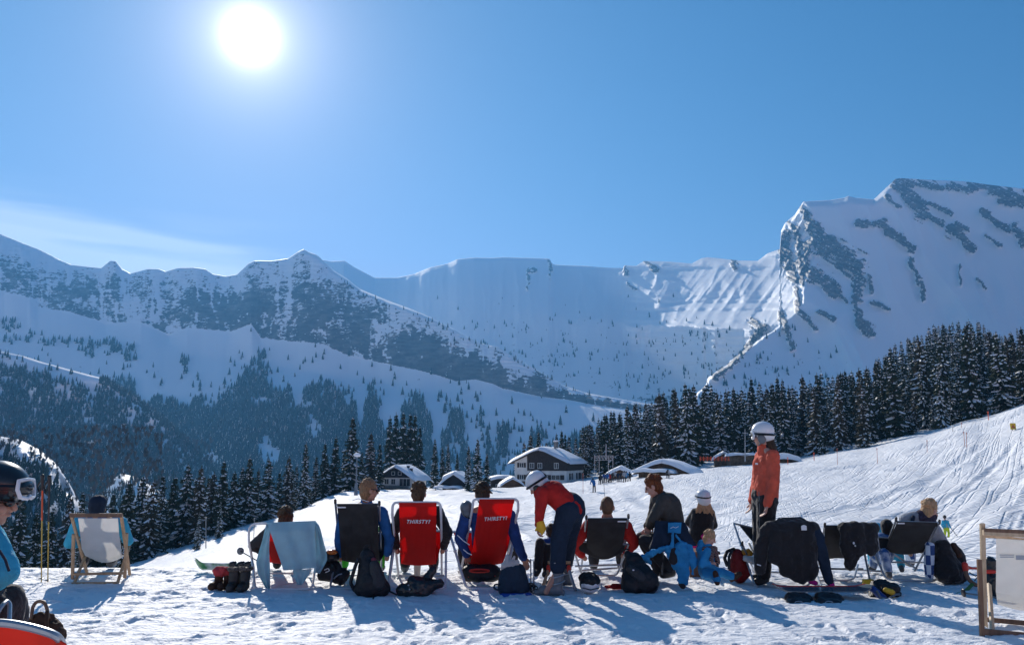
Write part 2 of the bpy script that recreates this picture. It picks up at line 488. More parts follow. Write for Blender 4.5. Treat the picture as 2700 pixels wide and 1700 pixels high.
class Sheet:
    """terrain given by a few rows (image row, distance) as functions of the image column, splined between rows"""
    def __init__(s, px, rows, sub):
        K = len(rows)
        PY = np.stack([pinterp(px, *poly(r[0])) for r in rows], 1)
        LD = np.stack([np.log(pinterp(px, *poly(r[1]))) for r in rows], 1)
        ts = []
        for k in range(K - 1): ts += list(np.linspace(k, k + 1, sub[k], endpoint=False))
        ts.append(K - 1); ts = np.array(ts)
        def cat(A):
            i = np.clip(np.floor(ts).astype(int), 0, K - 2); f = ts - i
            p0 = A[:, np.maximum(i - 1, 0)]; p1 = A[:, i]; p2 = A[:, i + 1]; p3 = A[:, np.minimum(i + 2, K - 1)]
            m1 = (p2 - p0) * .35; m2 = (p3 - p1) * .35
            return (2 * f**3 - 3 * f**2 + 1) * p1 + (f**3 - 2 * f**2 + f) * m1 + (-2 * f**3 + 3 * f**2) * p2 + (f**3 - f**2) * m2
        s.px = np.repeat(px[:, None], len(ts), 1); s.py = cat(PY); s.D = np.exp(cat(LD)); s.t = np.repeat(ts[None, :], len(px), 0)
        s.col = px
    def world(s): return PV(s.px, s.py, s.D)
    def at(s, px, py):
        """distance where the sheet shows at this image point (vectorised)"""
        px = np.atleast_1d(px); py = np.atleast_1d(py)
        ci = np.clip(np.searchsorted(s.col, px), 0, len(s.col) - 1)
        out = np.empty(len(px))
        for n, (c, q) in enumerate(zip(ci, py)):
            yy = s.py[c, s.lo:s.hi]; dd = s.D[c, s.lo:s.hi]
            out[n] = np.interp(-q, -yy, dd)
        return out
def close_back(X, Y, Z, n=3):
    """the far side of the mountain: rows that fall away behind the crest"""
    x, y, z = X[:, -1:], Y[:, -1:], Z[:, -1:]
    outx, outy, outz = [X], [Y], [Z]
    for k in range(1, n + 1):
        f = 1 + 0.055 * k
        outx.append(x * f); outy.append(y * f); outz.append(z - (z + 200) * min(1, 0.28 * k))
    return np.concatenate(outx, 1), np.concatenate(outy, 1), np.concatenate(outz, 1)
M_mount = snow_material('mountain_snow_and_rock', rock=True)

# ---- left massif with the grey cliffs
crestA = [(-400, 560), (-150, 590), (0, 621), (49, 641), (107, 664), (163, 692), (189, 702), (238, 708), (267, 711), (291, 692), (305, 693), (323, 714), (344, 725), (392, 713), (419, 714), (437, 721), (471, 711), (512, 710), (541, 714), (561, 727), (596, 733), (625, 728), (655, 700), (670, 693), (716, 694), (760, 688), (786, 671), (800, 664), (815, 672), (832, 680), (841, 686), (879, 722), (914, 744), (949, 771), (1019, 800), (1082, 823), (1132, 844), (1178, 864), (1266, 908), (1313, 918), (1366, 951), (1439, 991), (1485, 1017), (1545, 1037), (1700, 1065), (1800, 1075)]
topA = [(a, b - (9 if 830 < a < 1135 else 1.5)) for a, b in crestA]
botA = [(-400, 740), (-150, 755), (0, 769), (78, 789), (99, 812), (180, 824), (279, 853), (372, 852), (445, 884), (494, 866), (610, 876), (663, 856), (687, 893), (763, 902), (844, 908), (920, 940), (984, 954), (1094, 975), (1152, 989), (1202, 1005), (1254, 1001), (1298, 1012), (1326, 1025), (1432, 1047), (1498, 1054), (1591, 1072), (1700, 1085), (1800, 1090)]
pxA = np.arange(-400, 1801, 3.0)
rowsA = [
    ([(-400, 1470), (1800, 1330)], [(-400, 1500), (600, 1480), (1800, 1600)]),
    ([(-400, 1330), (1800, 1240)], [(-400, 1720), (600, 1600), (1300, 1700), (1800, 1660)]),
    ([(-400, 1180), (700, 1180), (1800, 1190)], [(-400, 1960), (600, 1840), (1300, 1800), (1800, 1720)]),
    ([(-400, 1000), (0, 1000), (700, 1030), (1200, 1090), (1800, 1140)], [(-400, 2270), (600, 2150), (1300, 1930), (1800, 1830)]),
    ([(-400, 850), (0, 880), (700, 960), (1000, 1010), (1300, 1045), (1800, 1110)], [(-400, 2500), (600, 2330), (1000, 2200), (1300, 2030), (1800, 1900)]),
    (botA, [(-400, 2640), (600, 2440), (1000, 2280), (1300, 2080), (1800, 1930)]),
    ([(a, b) for a, b in zip(pxA, 0.45 * np.interp(pxA, *poly(crestA)) + 0.55 * np.interp(pxA, *poly(botA)))], [(-400, 2740), (600, 2520), (1000, 2340), (1300, 2110), (1800, 1945)]),
    (crestA, [(-400, 2900), (600, 2660), (800, 2600), (1000, 2430), (1300, 2170), (1800, 1960)]),
    (topA, [(-400, 2915), (600, 2675), (830, 2640), (980, 2560), (1140, 2340), (1300, 2190), (1800, 1970)])]
A = Sheet(pxA, rowsA, (22, 22, 30, 26, 20, 46, 46, 5))
A.lo, A.hi = 0, A.py.shape[1] - 6
fr = np.clip(A.t - 5, 0, 2) / 2          # 0 at the cliff foot .. 1 at the crest
cl = sst(A.t, 4.96, 5.12) * (1 - sst(A.t, 6.98, 7.2))
u = A.px; v = A.py
wob = 26 * (fbm(u / 90, v / 90, 3.0) - .5)
strata = v + 0.06 * (u - 600) * (u > 800) * -1 + wob
ledge = 0.5 + 0.5 * np.sin(strata * 0.62 + 6 * fbm(u / 60, v / 40, 1)) * (.4 + .6 * fbm(u / 14, v / 9, 71, 3) * 1.6)
crack = ridg(u / 17 + .6 * fbm(u / 20, v / 20, 73), v / 75, 72, 4)
couloir = ridg(u / 42 + 0.3 * fbm(u / 30, v / 30), v / 190, 2.0, 4)
big = fbm(u / 110, v / 90, 5.0, 4)
rel = -16 * (couloir - .5) - 3 * ledge + 8 * (fbm(u / 16, v / 16, 4) - .5)
soft = 18 * (fbm(u / 160, v / 260, 8.0, 3) - .5) + 12 * (ridg(u / 120, v / 420, 9, 3) - .5)
slopeband = sst(A.t, 0.2, 2) * (1 - sst(A.t, 7.0, 7.9))
A.D = A.D * 1 + cl * rel * (0.35 + fr * 0.65) + soft * slopeband
# rock showing through: solid on the lower cliff, ledged with snow towards the crest
wall = np.where(u < 560, 0.82, 1.0)
rk = cl * (wall - 0.62 * sst(fr, 0.50, 1.0) * (0.5 + 0.8 * (1 - ledge)) + 0.75 * (big - .5) + 0.30 * (0.5 - ledge) * sst(fr, .2, .8) + 0.50 * (fbm(u / 7, v / 6, 6, 4) - .5) - 0.45 * sst(couloir, .72, .86) - 0.34 * sst(crack, .66, .82) * sst(fbm(u / 50, v / 40, 75), .42, .6) - .25 * sst(fbm(u / 18, v / 13, 76, 4), .56, .66))
rk += cl * 0.30 * sst(u, 1000, 1150) * sst(1 - fr, .1, .5)
bumpy = sst(v, 860, 1000) * sst(A.t, 1, 3) * (1 - sst(A.t, 4.6, 5))
rk += 0.34 * bumpy * sst(fbm(u / 12, v / 8, 3, 4), .56, .70) * sst(fbm(u / 90, v / 60, 2.2), .45, .6)
X, Y, Z = close_back(*PV(A.px, A.py, A.D))
rk = np.concatenate([rk, np.zeros((len(pxA), 3))], 1)
o = part('mountain', grid_mesh('mountain', X, Y, Z, {'rock': rk}), M_mount); tag(o, 'shaded blue mountain ridge with grey layered cliffs across the left half', None, kind='structure')

# ---- bowl in the middle and the big peak at right
crestB = [(800, 690), (844, 684), (873, 689), (908, 687), (934, 704), (987, 732), (1048, 732), (1094, 722), (1132, 706), (1181, 695), (1205, 684), (1250, 679), (1298, 680), (1326, 678), (1449, 682), (1455, 694), (1462, 698), (1542, 701), (1598, 706), (1643, 707), (1645, 700), (1678, 701), (1698, 688), (1764, 690), (1824, 695), (1850, 681), (1867, 678), (1893, 681), (1949, 687), (1998, 688), (2024, 668), (2056, 657), (2060, 608), (2069, 589), (2095, 567), (2118, 532), (2189, 528), (2225, 522), (2237, 517), (2256, 522), (2304, 526), (2340, 492), (2361, 472), (2375, 470), (2465, 475), (2547, 479), (2622, 489), (2700, 498), (2900, 560), (3300, 640)]
pxB = np.concatenate([np.arange(800, 1650, 3.0), np.arange(1650, 2760, 2.0), np.arange(2760, 3301, 12.0)])
def mixrow(f, bot):
    return [(a, b) for a, b in zip(pxB, (1 - f) * np.interp(pxB, *poly(bot)) + f * np.interp(pxB, *poly(crestB)))]
botB = [(800, 1180), (1600, 1230), (2200, 1230), (3300, 1180)]
kx = (800, 1300, 1600, 1750, 1900, 2000, 2075, 2112, 2160, 2300, 2500, 2700, 3300)
def dist(*d): return list(zip(kx, d))
rowsB = [
    (botB,               dist(2500, 2500, 2450, 2450, 2450, 2450, 2450, 2450, 2450, 2450, 2400, 2300, 2200)),
    (mixrow(.20, botB),  dist(2760, 2740, 2700, 2700, 2700, 2700, 2700, 2700, 2700, 2700, 2700, 2600, 2500)),
    (mixrow(.40, botB),  dist(3020, 3020, 3000, 3050, 3050, 3050, 3050, 3050, 3050, 3050, 3000, 2900, 2800)),
    (mixrow(.58, botB),  dist(3280, 3280, 3260, 3300, 3330, 3330, 3330, 3330, 3300, 3300, 3300, 3200, 3000)),
    (mixrow(.74, botB),  dist(3500, 3480, 3430, 3480, 3520, 3550, 3550, 3550, 3550, 3500, 3500, 3400, 3200)),
    (mixrow(.88, botB),  dist(3720, 3700, 3700, 3700, 3720, 3750, 3750, 3750, 3750, 3700, 3700, 3600, 3500)),
    (crestB,             dist(3960, 3960, 3950, 3930, 3900, 3900, 3900, 3900, 3900, 3900, 3900, 3800, 3700))]
B = Sheet(pxB, rowsB, (26, 30, 34, 34, 34, 30))
B.lo, B.hi = 0, B.py.shape[1]
u, v = B.px, B.py
# arete line of the right peak: to its left the face recedes and turns to the sun
jag = 24 * (fbm(v / 22, 3.3 + 0 * v, 1.0, 4) - .5)
ax = np.interp(v, [500, 532, 570, 640, 700, 760, 800, 830, 860, 900, 960, 1000, 1100, 1250], [2116, 2118, 2138, 2146, 2140, 2124, 2112, 2098, 2060, 1995, 1920, 1870, 1800, 1700]) + jag
axu = np.interp(v, [440, 532, 600, 700, 800, 900, 1000, 1100, 1250], [3150, 3020, 2930, 2790, 2640, 2470, 2290, 2120, 1950])   # distance of the right face
rightD = axu + 0.16 * (u - 2118) - 260 * sst(u, 2400, 3000) + 330 * np.exp(-((u - 2215) / 95) ** 2) * sst(v, 560, 640) * 0 
leftD = axu + 2.05 * np.maximum(ax - u, 0)
leftD = leftD + 4.8 * np.clip(v - 862 - 40 * (fbm(u / 90, 2.2 + 0 * v, 5.0) - .5), 0, 175) * sst(ax - u, 0, 9)
k_ = 60.0
comb = np.where(u > ax, rightD, leftD)
h_ = np.clip(0.5 + 0.5 * (B.D - comb) / (2 * k_), 0, 1)
B.D = B.D * (1 - h_) + comb * h_ - 2 * k_ * h_ * (1 - h_) * .5
side = sst(u - ax, -6, 4)
soft = 22 * (fbm(u / 150, v / 190, 18.0, 3) - .5)
gul = ridg((u + (v - 500) * 0.75 + 60 * fbm(u / 120, v / 120, 77, 3)) / 150, (v - u * .6) / 380, 3, 3)     # gullies and ribs that run down to the left
lit = (1 - side) * sst(u, 1620, 1760) * sst(v, 660, 740)
rib = lit * (1 - sst(v, 850, 885)) * (-85 * (gul - .5) - 14 * (ridg((u + v * .75) / 38, (v - u * .5) / 210, 5, 3) - .5))
rib += (1 - side) * (1 - sst(v, 700, 800)) * sst(u, 2040, 2070) * (-42 * (ridg((u + v * .55) / 24, (v - u * .45) / 60, 15, 3) - .5))
gulr = ridg((u - (v - 500) * 0.35) / 170, v / 700, 6, 3)
rel = soft * 1.6 - 34 * (1 - lit) * (1 - side) * (ridg((u + 40 * fbm(u / 90, v / 90, 4)) / 85, v / 330, 44, 4) - .5) + rib + side * (sst(u, 2100, 2250) * -95 * (gulr - .5) - 120 * (ridg((u - v * .5) / 330, v / 500, 16, 2) - .5))
# hollow drawn on the right face and the crags standing out of it
def seg(x0, y0, x1, y1, w):
    dx, dy = x1 - x0, y1 - y0; L = dx * dx + dy * dy
    t = np.clip(((uw - x0) * dx + (vw - y0) * dy) / L, 0, 1)
    d = np.hypot(uw - x0 - t * dx, vw - y0 - t * dy)
    return np.clip(1 - d / (w * 2.3) + 1.1 * (wn - .55), 0, 1)
uw = u + 16 * (fbm(u / 20, v / 20, 51, 4) - .5); vw = v + 16 * (fbm(u / 20, v / 20, 61, 4) - .5); wn = fbm((u * .87 + v * .48) / 26, (v * .87 - u * .48) / 6, 7, 4)
crag = np.zeros_like(u)
for s_ in [(2150, 600, 2180, 660, 15), (2175, 645, 2255, 700, 25), (2172, 630, 2265, 690, 12), (2265, 695, 2266, 735, 11), (2258, 735, 2262, 790, 13), (2145, 712, 2200, 765, 14), (2192, 762, 2232, 800, 4), (2135, 725, 2180, 760, 9),
           (2070, 615, 2074, 660, 11), (2085, 690, 2090, 740, 12), (2066, 650, 2078, 700, 12), (2110, 690, 2115, 740, 9), (2145, 600, 2150, 650, 8), (2110, 545, 2140, 580, 5), (2128, 560, 2142, 640, 9), (2098, 600, 2112, 690, 8), (2130, 650, 2118, 720, 9), (2078, 580, 2096, 610, 6), (2096, 760, 2106, 800, 7),
           (2265, 590, 2330, 588, 8), (2325, 595, 2375, 625, 10), (2370, 625, 2402, 655, 9), (2400, 685, 2425, 745, 6), (2430, 745, 2434, 790, 4), (2255, 800, 2275, 860, 9), (2270, 850, 2300, 875, 12),
           (2505, 610, 2535, 600, 13), (2530, 620, 2560, 655, 8), (2365, 480, 2400, 520, 14), (2390, 500, 2440, 570, 14), (2430, 560, 2485, 590, 8), (2340, 520, 2370, 545, 6), (2380, 478, 2480, 490, 9), (2430, 530, 2510, 562, 6),
           (2500, 490, 2560, 500, 8), (2560, 485, 2640, 505, 13), (2630, 500, 2700, 525, 15), (2590, 560, 2660, 605, 7), (2640, 530, 2670, 540, 6), (2680, 600, 2700, 640, 9), (2600, 620, 2640, 650, 4),
           (2105, 815, 2150, 870, 5), (2060, 830, 2080, 880, 8), (2075, 870, 2095, 920, 6), (2292, 725, 2300, 770, 5), (2300, 795, 2345, 815, 5), (2530, 700, 2532, 750, 3), (2575, 735, 2600, 755, 3),
           (1450, 686, 1453, 712, 4), (1392, 712, 1412, 708, 4), (1390, 715, 1392, 760, 2.5), (1648, 702, 1652, 722, 4), (1655, 750, 1680, 765, 3), (1700, 692, 1725, 712, 7), (1453, 720, 1454, 735, 3),
           (1880, 1000, 1960, 930, 8), (1960, 930, 2015, 860, 7), (1985, 845, 2010, 870, 9), (2160, 820, 2200, 840, 5), (1930, 680, 1935, 700, 7)]:
    crag = np.maximum(crag, seg(*s_))
cr = sst(crag, 0.36, 0.62)
rel += -26 * cr + 10 * cr * (fbm(u / 7, v / 7, 2, 4) - .5) + 8 * cr * np.sin((v - u * .5) * .5)
edge = sst(B.t, 0.2, 1) * (1 - sst(B.t, 5.7, 6))
B.D = B.D + rel * edge
rk = 0.95 * sst(crag, 0.34, 0.50) + 0.7 * (fbm(u / 6, v / 6, 12, 4) - .5) * (crag > 0.3)
st2 = 0.5 + 0.5 * np.sin((v - .55 * u) * 0.55 + 5 * fbm(u / 30, v / 30, 2))
rk -= 0.30 * (st2 > .86) * (crag > .3)
# speckled stones and scrub in the middle of the bowl
spec_ = sst(fbm(u / 7, v / 5, 33, 4), .56, .70) * sst(fbm(u / 80, v / 40, 30), .44, .58)
rk += 0.42 * spec_ * sst(v, 770, 930) * (1 - sst(u, 1900, 2050)) * sst(u, 1080, 1200)
rk += 0.45 * spec_ * sst(v, 820, 900) * sst(u, 1900, 2000) * (1 - sst(u, 2200, 2330))
rk += 0.60 * sst(fbm(u / 40, v / 12, 41, 4), .52, .6) * np.exp(-((v - (1010 + (u - 1500) * .16)) / 22) ** 2) * sst(u, 1440, 1520) * (1 - sst(u, 1880, 1950))
X, Y, Z = close_back(*PV(B.px, B.py, B.D))
rk = np.concatenate([rk, np.zeros((len(pxB), 3))], 1)
o = part('mountain', grid_mesh('mountain', X, Y, Z, {'rock': rk}), M_mount); tag(o, 'snowy bowl rising at right to a high peak with dark crags', None, kind='structure')

# ---- forested spur at left with a sunlit snow edge
def hill(name, label, px, crest, dcrest, foot, dfoot, lip, noise, seedz):
    rows = [(foot, [(a, b) for a, b in dfoot]),
            ([(a, b) for a, b in zip(px, .5 * np.interp(px, *poly(foot)) + .5 * np.interp(px, *poly(crest)))], [(a, math.sqrt(b * c)) for (a, b), (_, c) in zip(dfoot, dcrest)]),
            (crest, dcrest), ([(a, b - float(np.interp(a, (220, 320), (lip, .4)))) for a, b in crest], [(a, b * (1.03 if a < 250 else 1.004)) for a, b in dcrest])]
    S = Sheet(px, rows, (24, 30, 4)); S.lo, S.hi = 0, S.py.shape[1] - 4
    w = 1 - sst(S.t, 1.8, 2)
    S.D += noise * w * (fbm(S.px / 60, S.py / 60, seedz, 4) - .5)
    rk = 0.36 * sst(fbm(S.px / 10, S.py / 7, seedz + 3, 4), .5, .66) * w
    X, Y, Z = close_back(*PV(S.px, S.py, S.D))
    rk = np.concatenate([rk, np.zeros((len(px), 3))], 1)
    o = part(name, grid_mesh(name, X, Y, Z, {'rock': rk}), M_mount); tag(o, label, None, kind='structure')
    return S
pxH = np.arange(-400, 760, 4.0)
H1 = hill('hill', 'forested spur at the left with a sunlit snowy edge', pxH, [(-400, 860), (-100, 915), (0, 938), (60, 950), (110, 966), (180, 985), (230, 998), (285, 1012), (360, 1060), (450, 1130), (560, 1240), (760, 1480)], [(-400, 1500), (760, 1350)], [(-400, 1400), (200, 1430), (560, 1500), (760, 1520)], [(-400, 1180), (560, 1120), (760, 1300)], 4, 60, 3.3)
pxG = np.arange(-400, 430, 3.0)
H2 = hill('hill', 'near wooded knoll at far left with a snow-covered brow', pxG, [(-400, 1090), (-100, 1140), (0, 1160), (50, 1168), (105, 1195), (150, 1232), (185, 1285), (215, 1340), (300, 1440), (430, 1520)], [(-400, 620), (430, 520)], [(-400, 1500), (430, 1620)], [(-400, 420), (430, 420)], 1.5, 60, 6.1)
H3 = hill('hill', 'small snowy rib at the valley bottom behind the spruces', np.arange(230, 560, 4.0), [(230, 1370), (290, 1272), (320, 1252), (360, 1262), (410, 1290), (470, 1350), (560, 1440)], [(230, 900), (560, 880)], [(230, 1420), (560, 1480)], [(230, 760), (560, 740)], 4, 20, 9.1)

# ---- valley floor out to the horizon
xx = np.linspace(-30000, 30000, 60); yy = np.linspace(-30000, 42000, 60)
Xg, Yg = np.meshgrid(xx, yy, indexing='ij')
Zg = -190 + 0 * Xg
o = part('ground', grid_mesh('ground', Xg, Yg, Zg), snow_material('valley_snow')); tag(o, 'snow-covered valley floor reaching the horizon', None, kind='structure')

# ---- near snow: ski slope that drops behind the terrace and climbs to the wooded hillside at right
Ds = np.array([11.1, 14, 20, 45, 80, 120, 160, 210, 260, 340, 450, 620])
zt = {-900: (0, -1.5, -3.4, -9.5, -16, -23, -31, -45, -62, -96, -150, -185), 0: (0, -1.2, -2.8, -7.5, -12.5, -18, -23.8, -38, -58, -95, -150, -185),
      350: (0, -1, -2.2, -6.3, -10.5, -15.5, -20.8, -34, -55, -90, -150, -185), 700: (0, -.5, -1.5, -5, -8.2, -10.3, -12.4, -22, -38, -70, -130, -180),
      930: (0, -.35, -1.2, -4.1, -6.0, -6.6, -7.0, -9.0, -20, -60, -120, -180), 1050: (0, -.3, -1, -3.5, -5.4, -6.2, -6.9, -8.0, -10, -25, -90, -170),
      1350: (0, -.25, -.9, -3.0, -4.5, -5.0, -6.0, -7.3, -8.6, -20, -80, -160), 1550: (0, -.2, -.85, -2.9, -3.9, -4.1, -4.5, -4.6, -3.6, -12, -60, -150), 1700: (0, -.2, -.8, -2.8, -3.4, -3.2, -3.0, -2.0, -.4, -2, -50, -150),
      2050: (0, -.2, -.9, -2.6, -2.8, -1.4, -.8, -.2, 2, 4, -20, -120), 2250: (0, -.2, -1, -2.6, -2.2, .4, 2.0, 4, 9, 15, 5, -100),
      2400: (0, -.2, -1, -2.5, -1.4, 3.0, 4.8, 8, 16, 35, 34, -60), 2550: (0, -.2, -1, -2.4, -.2, 5.6, 7.8, 12, 21, 43, 44, -40), 2700: (0, -.2, -1, -2.3, 1.4, 8.4, 11.6, 16, 25, 44, 42, -40), 3600: (0, -.2, -.9, -1.6, 5, 15, 20, 26, 36, 52, 45, -20)}
zk = sorted(zt); ZT = np.array([zt[k] for k in zk])
def slope_z(px, D):
    """height of the ski slope for image column px and distance D"""
    px = np.asarray(px, float); D = np.asarray(D, float)
    ld = np.log(np.clip(D, 11.1, 620)); L = np.log(Ds)
    i = np.clip(np.searchsorted(zk, px) - 1, 0, len(zk) - 2)
    kk = np.array(zk, float); f = np.clip((px - kk[i]) / (kk[i + 1] - kk[i]), 0, 1); f = f * f * (3 - 2 * f) * .5 + f * .5
    j = np.clip(np.searchsorted(L, ld) - 1, 0, len(L) - 2); g = (ld - L[j]) / (L[j + 1] - L[j])
    def row(ii):
        p1 = ZT[ii, j]; p2 = ZT[ii, j + 1]; p0 = ZT[ii, np.maximum(j - 1, 0)]; p3 = ZT[ii, np.minimum(j + 2, len(L) - 1)]
        h0 = L[j] - L[np.maximum(j - 1, 0)] + 1e-9; h1 = L[j + 1] - L[j]; h2 = L[np.minimum(j + 2, len(L) - 1)] - L[j + 1] + 1e-9
        s1 = (p2 - p1) / h1; s0 = np.where(j > 0, (p1 - p0) / h0, s1); s2 = np.where(j < len(L) - 2, (p3 - p2) / h2, s1)
        m1 = .5 * (s0 + s1) * h1; m2 = .5 * (s1 + s2) * h1
        return (2 * g**3 - 3 * g**2 + 1) * p1 + (g**3 - 2 * g**2 + g) * m1 + (-2 * g**3 + 3 * g**2) * p2 + (g**3 - g**2) * m2
    z = row(i) * (1 - f) + row(i + 1) * f
    X = (px - CX) / FL * D * 1.0
    w = sst(D, 12, 30)
    z = z + w * 0.5 * (fbm(X / 14, D / 14, 2.0, 4) - .5) + sst(D, 60, 110) * 1.6 * (fbm(X / 30, D / 30, 7.0, 3) - .5)
    # moguls and banks
    z = z + w * 0.62 * (ridg(X / 6, D / 11, 4.0, 3) - .6) * sst(fbm(X / 30, D / 45, 1.0), .40, .52)
    # steep bank under the cut track at right
    bank = np.exp(-((D - (112 + (px - 2200) * .02)) / 5.0) ** 2) * sst(px, 2080, 2200)
    return z - 1.1 * bank + 1.3 * np.exp(-((D - 36) / 9.0) ** 2) * sst(px, 2250, 2650) + .5 * w * (fbm(X / 5, D / 9, 12.0, 3) - .5) * sst(D, 20, 40) * sst(fbm(X / 30, D / 60, 31.0), .42, .6)
def col_of(x, y):                 # image column of a ground point
    return CX + FL * x / y * 1.0
def P_slope(px, D):
    """point of the ski slope; px is measured at the horizon row"""
    x = (px - CX) / FL * D * 1.0
    return Vector((x, D, float(slope_z(px, D))))
def pl_at0(pts, t):
    n = len(pts) - 1; i = min(int(t * n), n - 1); f = t * n - i; f2 = f * f * (3 - 2 * f)
    return tuple(pts[i][j] * (1 - f) + pts[i + 1][j] * f for j in range(2))
pxs = np.concatenate([np.linspace(-900, -100, 60), np.arange(-95, 2800, 4.0), np.linspace(2805, 3600, 50)])
Dn = np.concatenate([np.exp(np.linspace(math.log(10.95), math.log(400), 430)), np.linspace(405, 620, 16)])
PXs, DD = np.meshgrid(pxs, Dn, indexing='ij')
Zs = slope_z(PXs, DD)
Xs = (PXs - CX) / FL * DD / CP
TR = [[(820, 60), (1000, 42), (1200, 40), (1400, 55), (1620, 75)], [(700, 95), (900, 60), (1150, 52), (1420, 70), (1700, 95)], [(760, 40), (980, 28), (1250, 27), (1500, 34), (1800, 50)],
      [(1100, 120), (1200, 80), (1320, 55), (1380, 35)], [(1500, 110), (1480, 70), (1560, 45), (1720, 30)], [(1650, 100), (1720, 70), (1880, 50), (2100, 40)], [(980, 150), (1120, 110), (1300, 95), (1450, 100)],
      [(2680, 75), (2560, 52), (2380, 36), (2150, 24)], [(2700, 62), (2580, 44), (2450, 33), (2300, 25)], [(2640, 90), (2450, 60), (2200, 42), (2000, 34)], [(2560, 96), (2340, 72), (2100, 56), (1950, 50)], [(1450, 60), (1600, 52), (1750, 55), (1900, 70)]]
for ti, tr in enumerate(TR):
    n_ = 14; qs = [pl_at0(tr, i / n_) for i in range(n_ + 1)]
    w0 = [((a - CX) / FL * d / CP, d) for a, d in qs]
    dm = np.full(Xs.shape, 99.0)
    for (x0, y0), (x1, y1) in zip(w0[:-1], w0[1:]):
        dx, dy = x1 - x0, y1 - y0; t = np.clip(((Xs - x0) * dx + (DD - y0) * dy) / (dx * dx + dy * dy), 0, 1)
        dm = np.minimum(dm, np.hypot(Xs - x0 - t * dx, DD - y0 - t * dy))
    dm = dm + .25 * (fbm(Xs / 2, DD / 2, ti) - .5)
    wd = .35 + .25 * (ti % 3)
    Zs = Zs - .16 * np.exp(-(dm / wd) ** 2) + .09 * np.exp(-((dm - wd * 1.9) / (wd * .7)) ** 2)
Zs = Zs - 0.12 * (1 - sst(DD, 11.2, 11.8))
def P_slope(px, D):
    return Vector(((px - CX) / FL * D / CP, D, float(slope_z(px, D))))
def slope_at(x, y):
    return float(slope_z(CX + FL * CP * x / y, y))
me = grid_mesh('ski_slope', Xs, DD, Zs)
o = part('ski_slope', me, snow_material('piste_snow', tracks=1.0, fine=0.9)); tag(o, 'snowy ski slope criss-crossed by ski tracks beyond the terrace', None, kind='structure')

# ---- trampled snow terrace with the chairs
xa = np.concatenate([np.linspace(-40, -7.6, 12), np.arange(-7.5, 7.51, 0.022), np.linspace(7.6, 40, 12)])
ya = np.concatenate([np.linspace(-30, 5.2, 14), np.arange(5.3, 10.9, 0.022), [11.0, 11.15, 11.3, 11.45, 11.6, 11.75]])
Xa, Ya = np.meshgrid(xa, ya, indexing='ij')
def terrace_z(X, Y):
    X = np.asarray(X, float); Y = np.asarray(Y, float)
    n = 0.035 * (fbm(X * 1.1, Y * 1.1, 3, 3) - .5) + 0.016 * (fbm(X * 5 + Y, Y * 9 - X * 2, 5, 5) - .5)
    f = fbm(X * 3.1, Y * 5.3, 8, 4)
    n = n - 0.012 * sst(f, .56, .64) + 0.008 * sst(fbm(X * 9, Y * 15, 18, 3), .60, .72) + 0.010 * (fbm(X * 16, Y * 22, 28, 2) - .5)
    lip = sst(Y, 10.4, 11.3)
    return n - 0.10 * lip * sst(X, -8, -7)
Za = terrace_z(Xa, Ya) * (1 - sst(Ya, 10.8, 11.7)) + np.where(Ya > 10.9, slope_z(CX + FL * CP * Xa / np.maximum(Ya, 10.9), Ya), 0) + 0.006 - 0.03 * sst(Ya, 11.5, 11.75)
prn = np.random.default_rng(5)
for _ in range(620):
    cx_, cy_ = prn.uniform(-7.2, 7.2), prn.uniform(5.6, 10.7); a_ = prn.normal(1.2, .9); dp = prn.uniform(.008, .024); L_ = prn.uniform(.09, .15); W_ = prn.uniform(.035, .055)
    i0, i1 = np.searchsorted(xa, (cx_ - .3, cx_ + .3)); j0, j1 = np.searchsorted(ya, (cy_ - .3, cy_ + .3))
    xs_, ys_ = Xa[i0:i1, j0:j1] - cx_, Ya[i0:i1, j0:j1] - cy_
    p_ = xs_ * math.cos(a_) + ys_ * math.sin(a_); q_ = -xs_ * math.sin(a_) + ys_ * math.cos(a_)
    rr0 = np.sqrt((p_ / L_) ** 2 + (q_ / W_) ** 2)
    Za[i0:i1, j0:j1] += -dp * (1 - sst(rr0, .75, 1.1)) + dp * .5 * np.exp(-((rr0 - 1.3) / .25) ** 2)
o = part('snow_terrace', grid_mesh('snow_terrace', Xa, Ya, Za), snow_material('trampled_snow', fine=0.55)); tag(o, 'trampled snow terrace in the foreground', None, kind='structure')
# air
hz = MB(); hz.box((0, 2000, 700), (12000, 9000, 1950))
m = bpy.data.materials.new('haze'); m.use_nodes = True; m.node_tree.nodes.clear()
pv = N(m.node_tree, 'ShaderNodeVolumePrincipled'); pv.inputs['Color'].default_value = (0.14, 0.48, 1.0, 1); pv.inputs['Density'].default_value = 0.00011; pv.inputs['Anisotropy'].default_value = 0.35
oo = N(m.node_tree, 'ShaderNodeOutputMaterial'); m.node_tree.links.new(pv.outputs[0], oo.inputs['Volume'])
HAZE_BOX = hz
o = hz.build('haze', m, smooth=False); tag(o, 'blue haze in the valley air', None, kind='stuff')
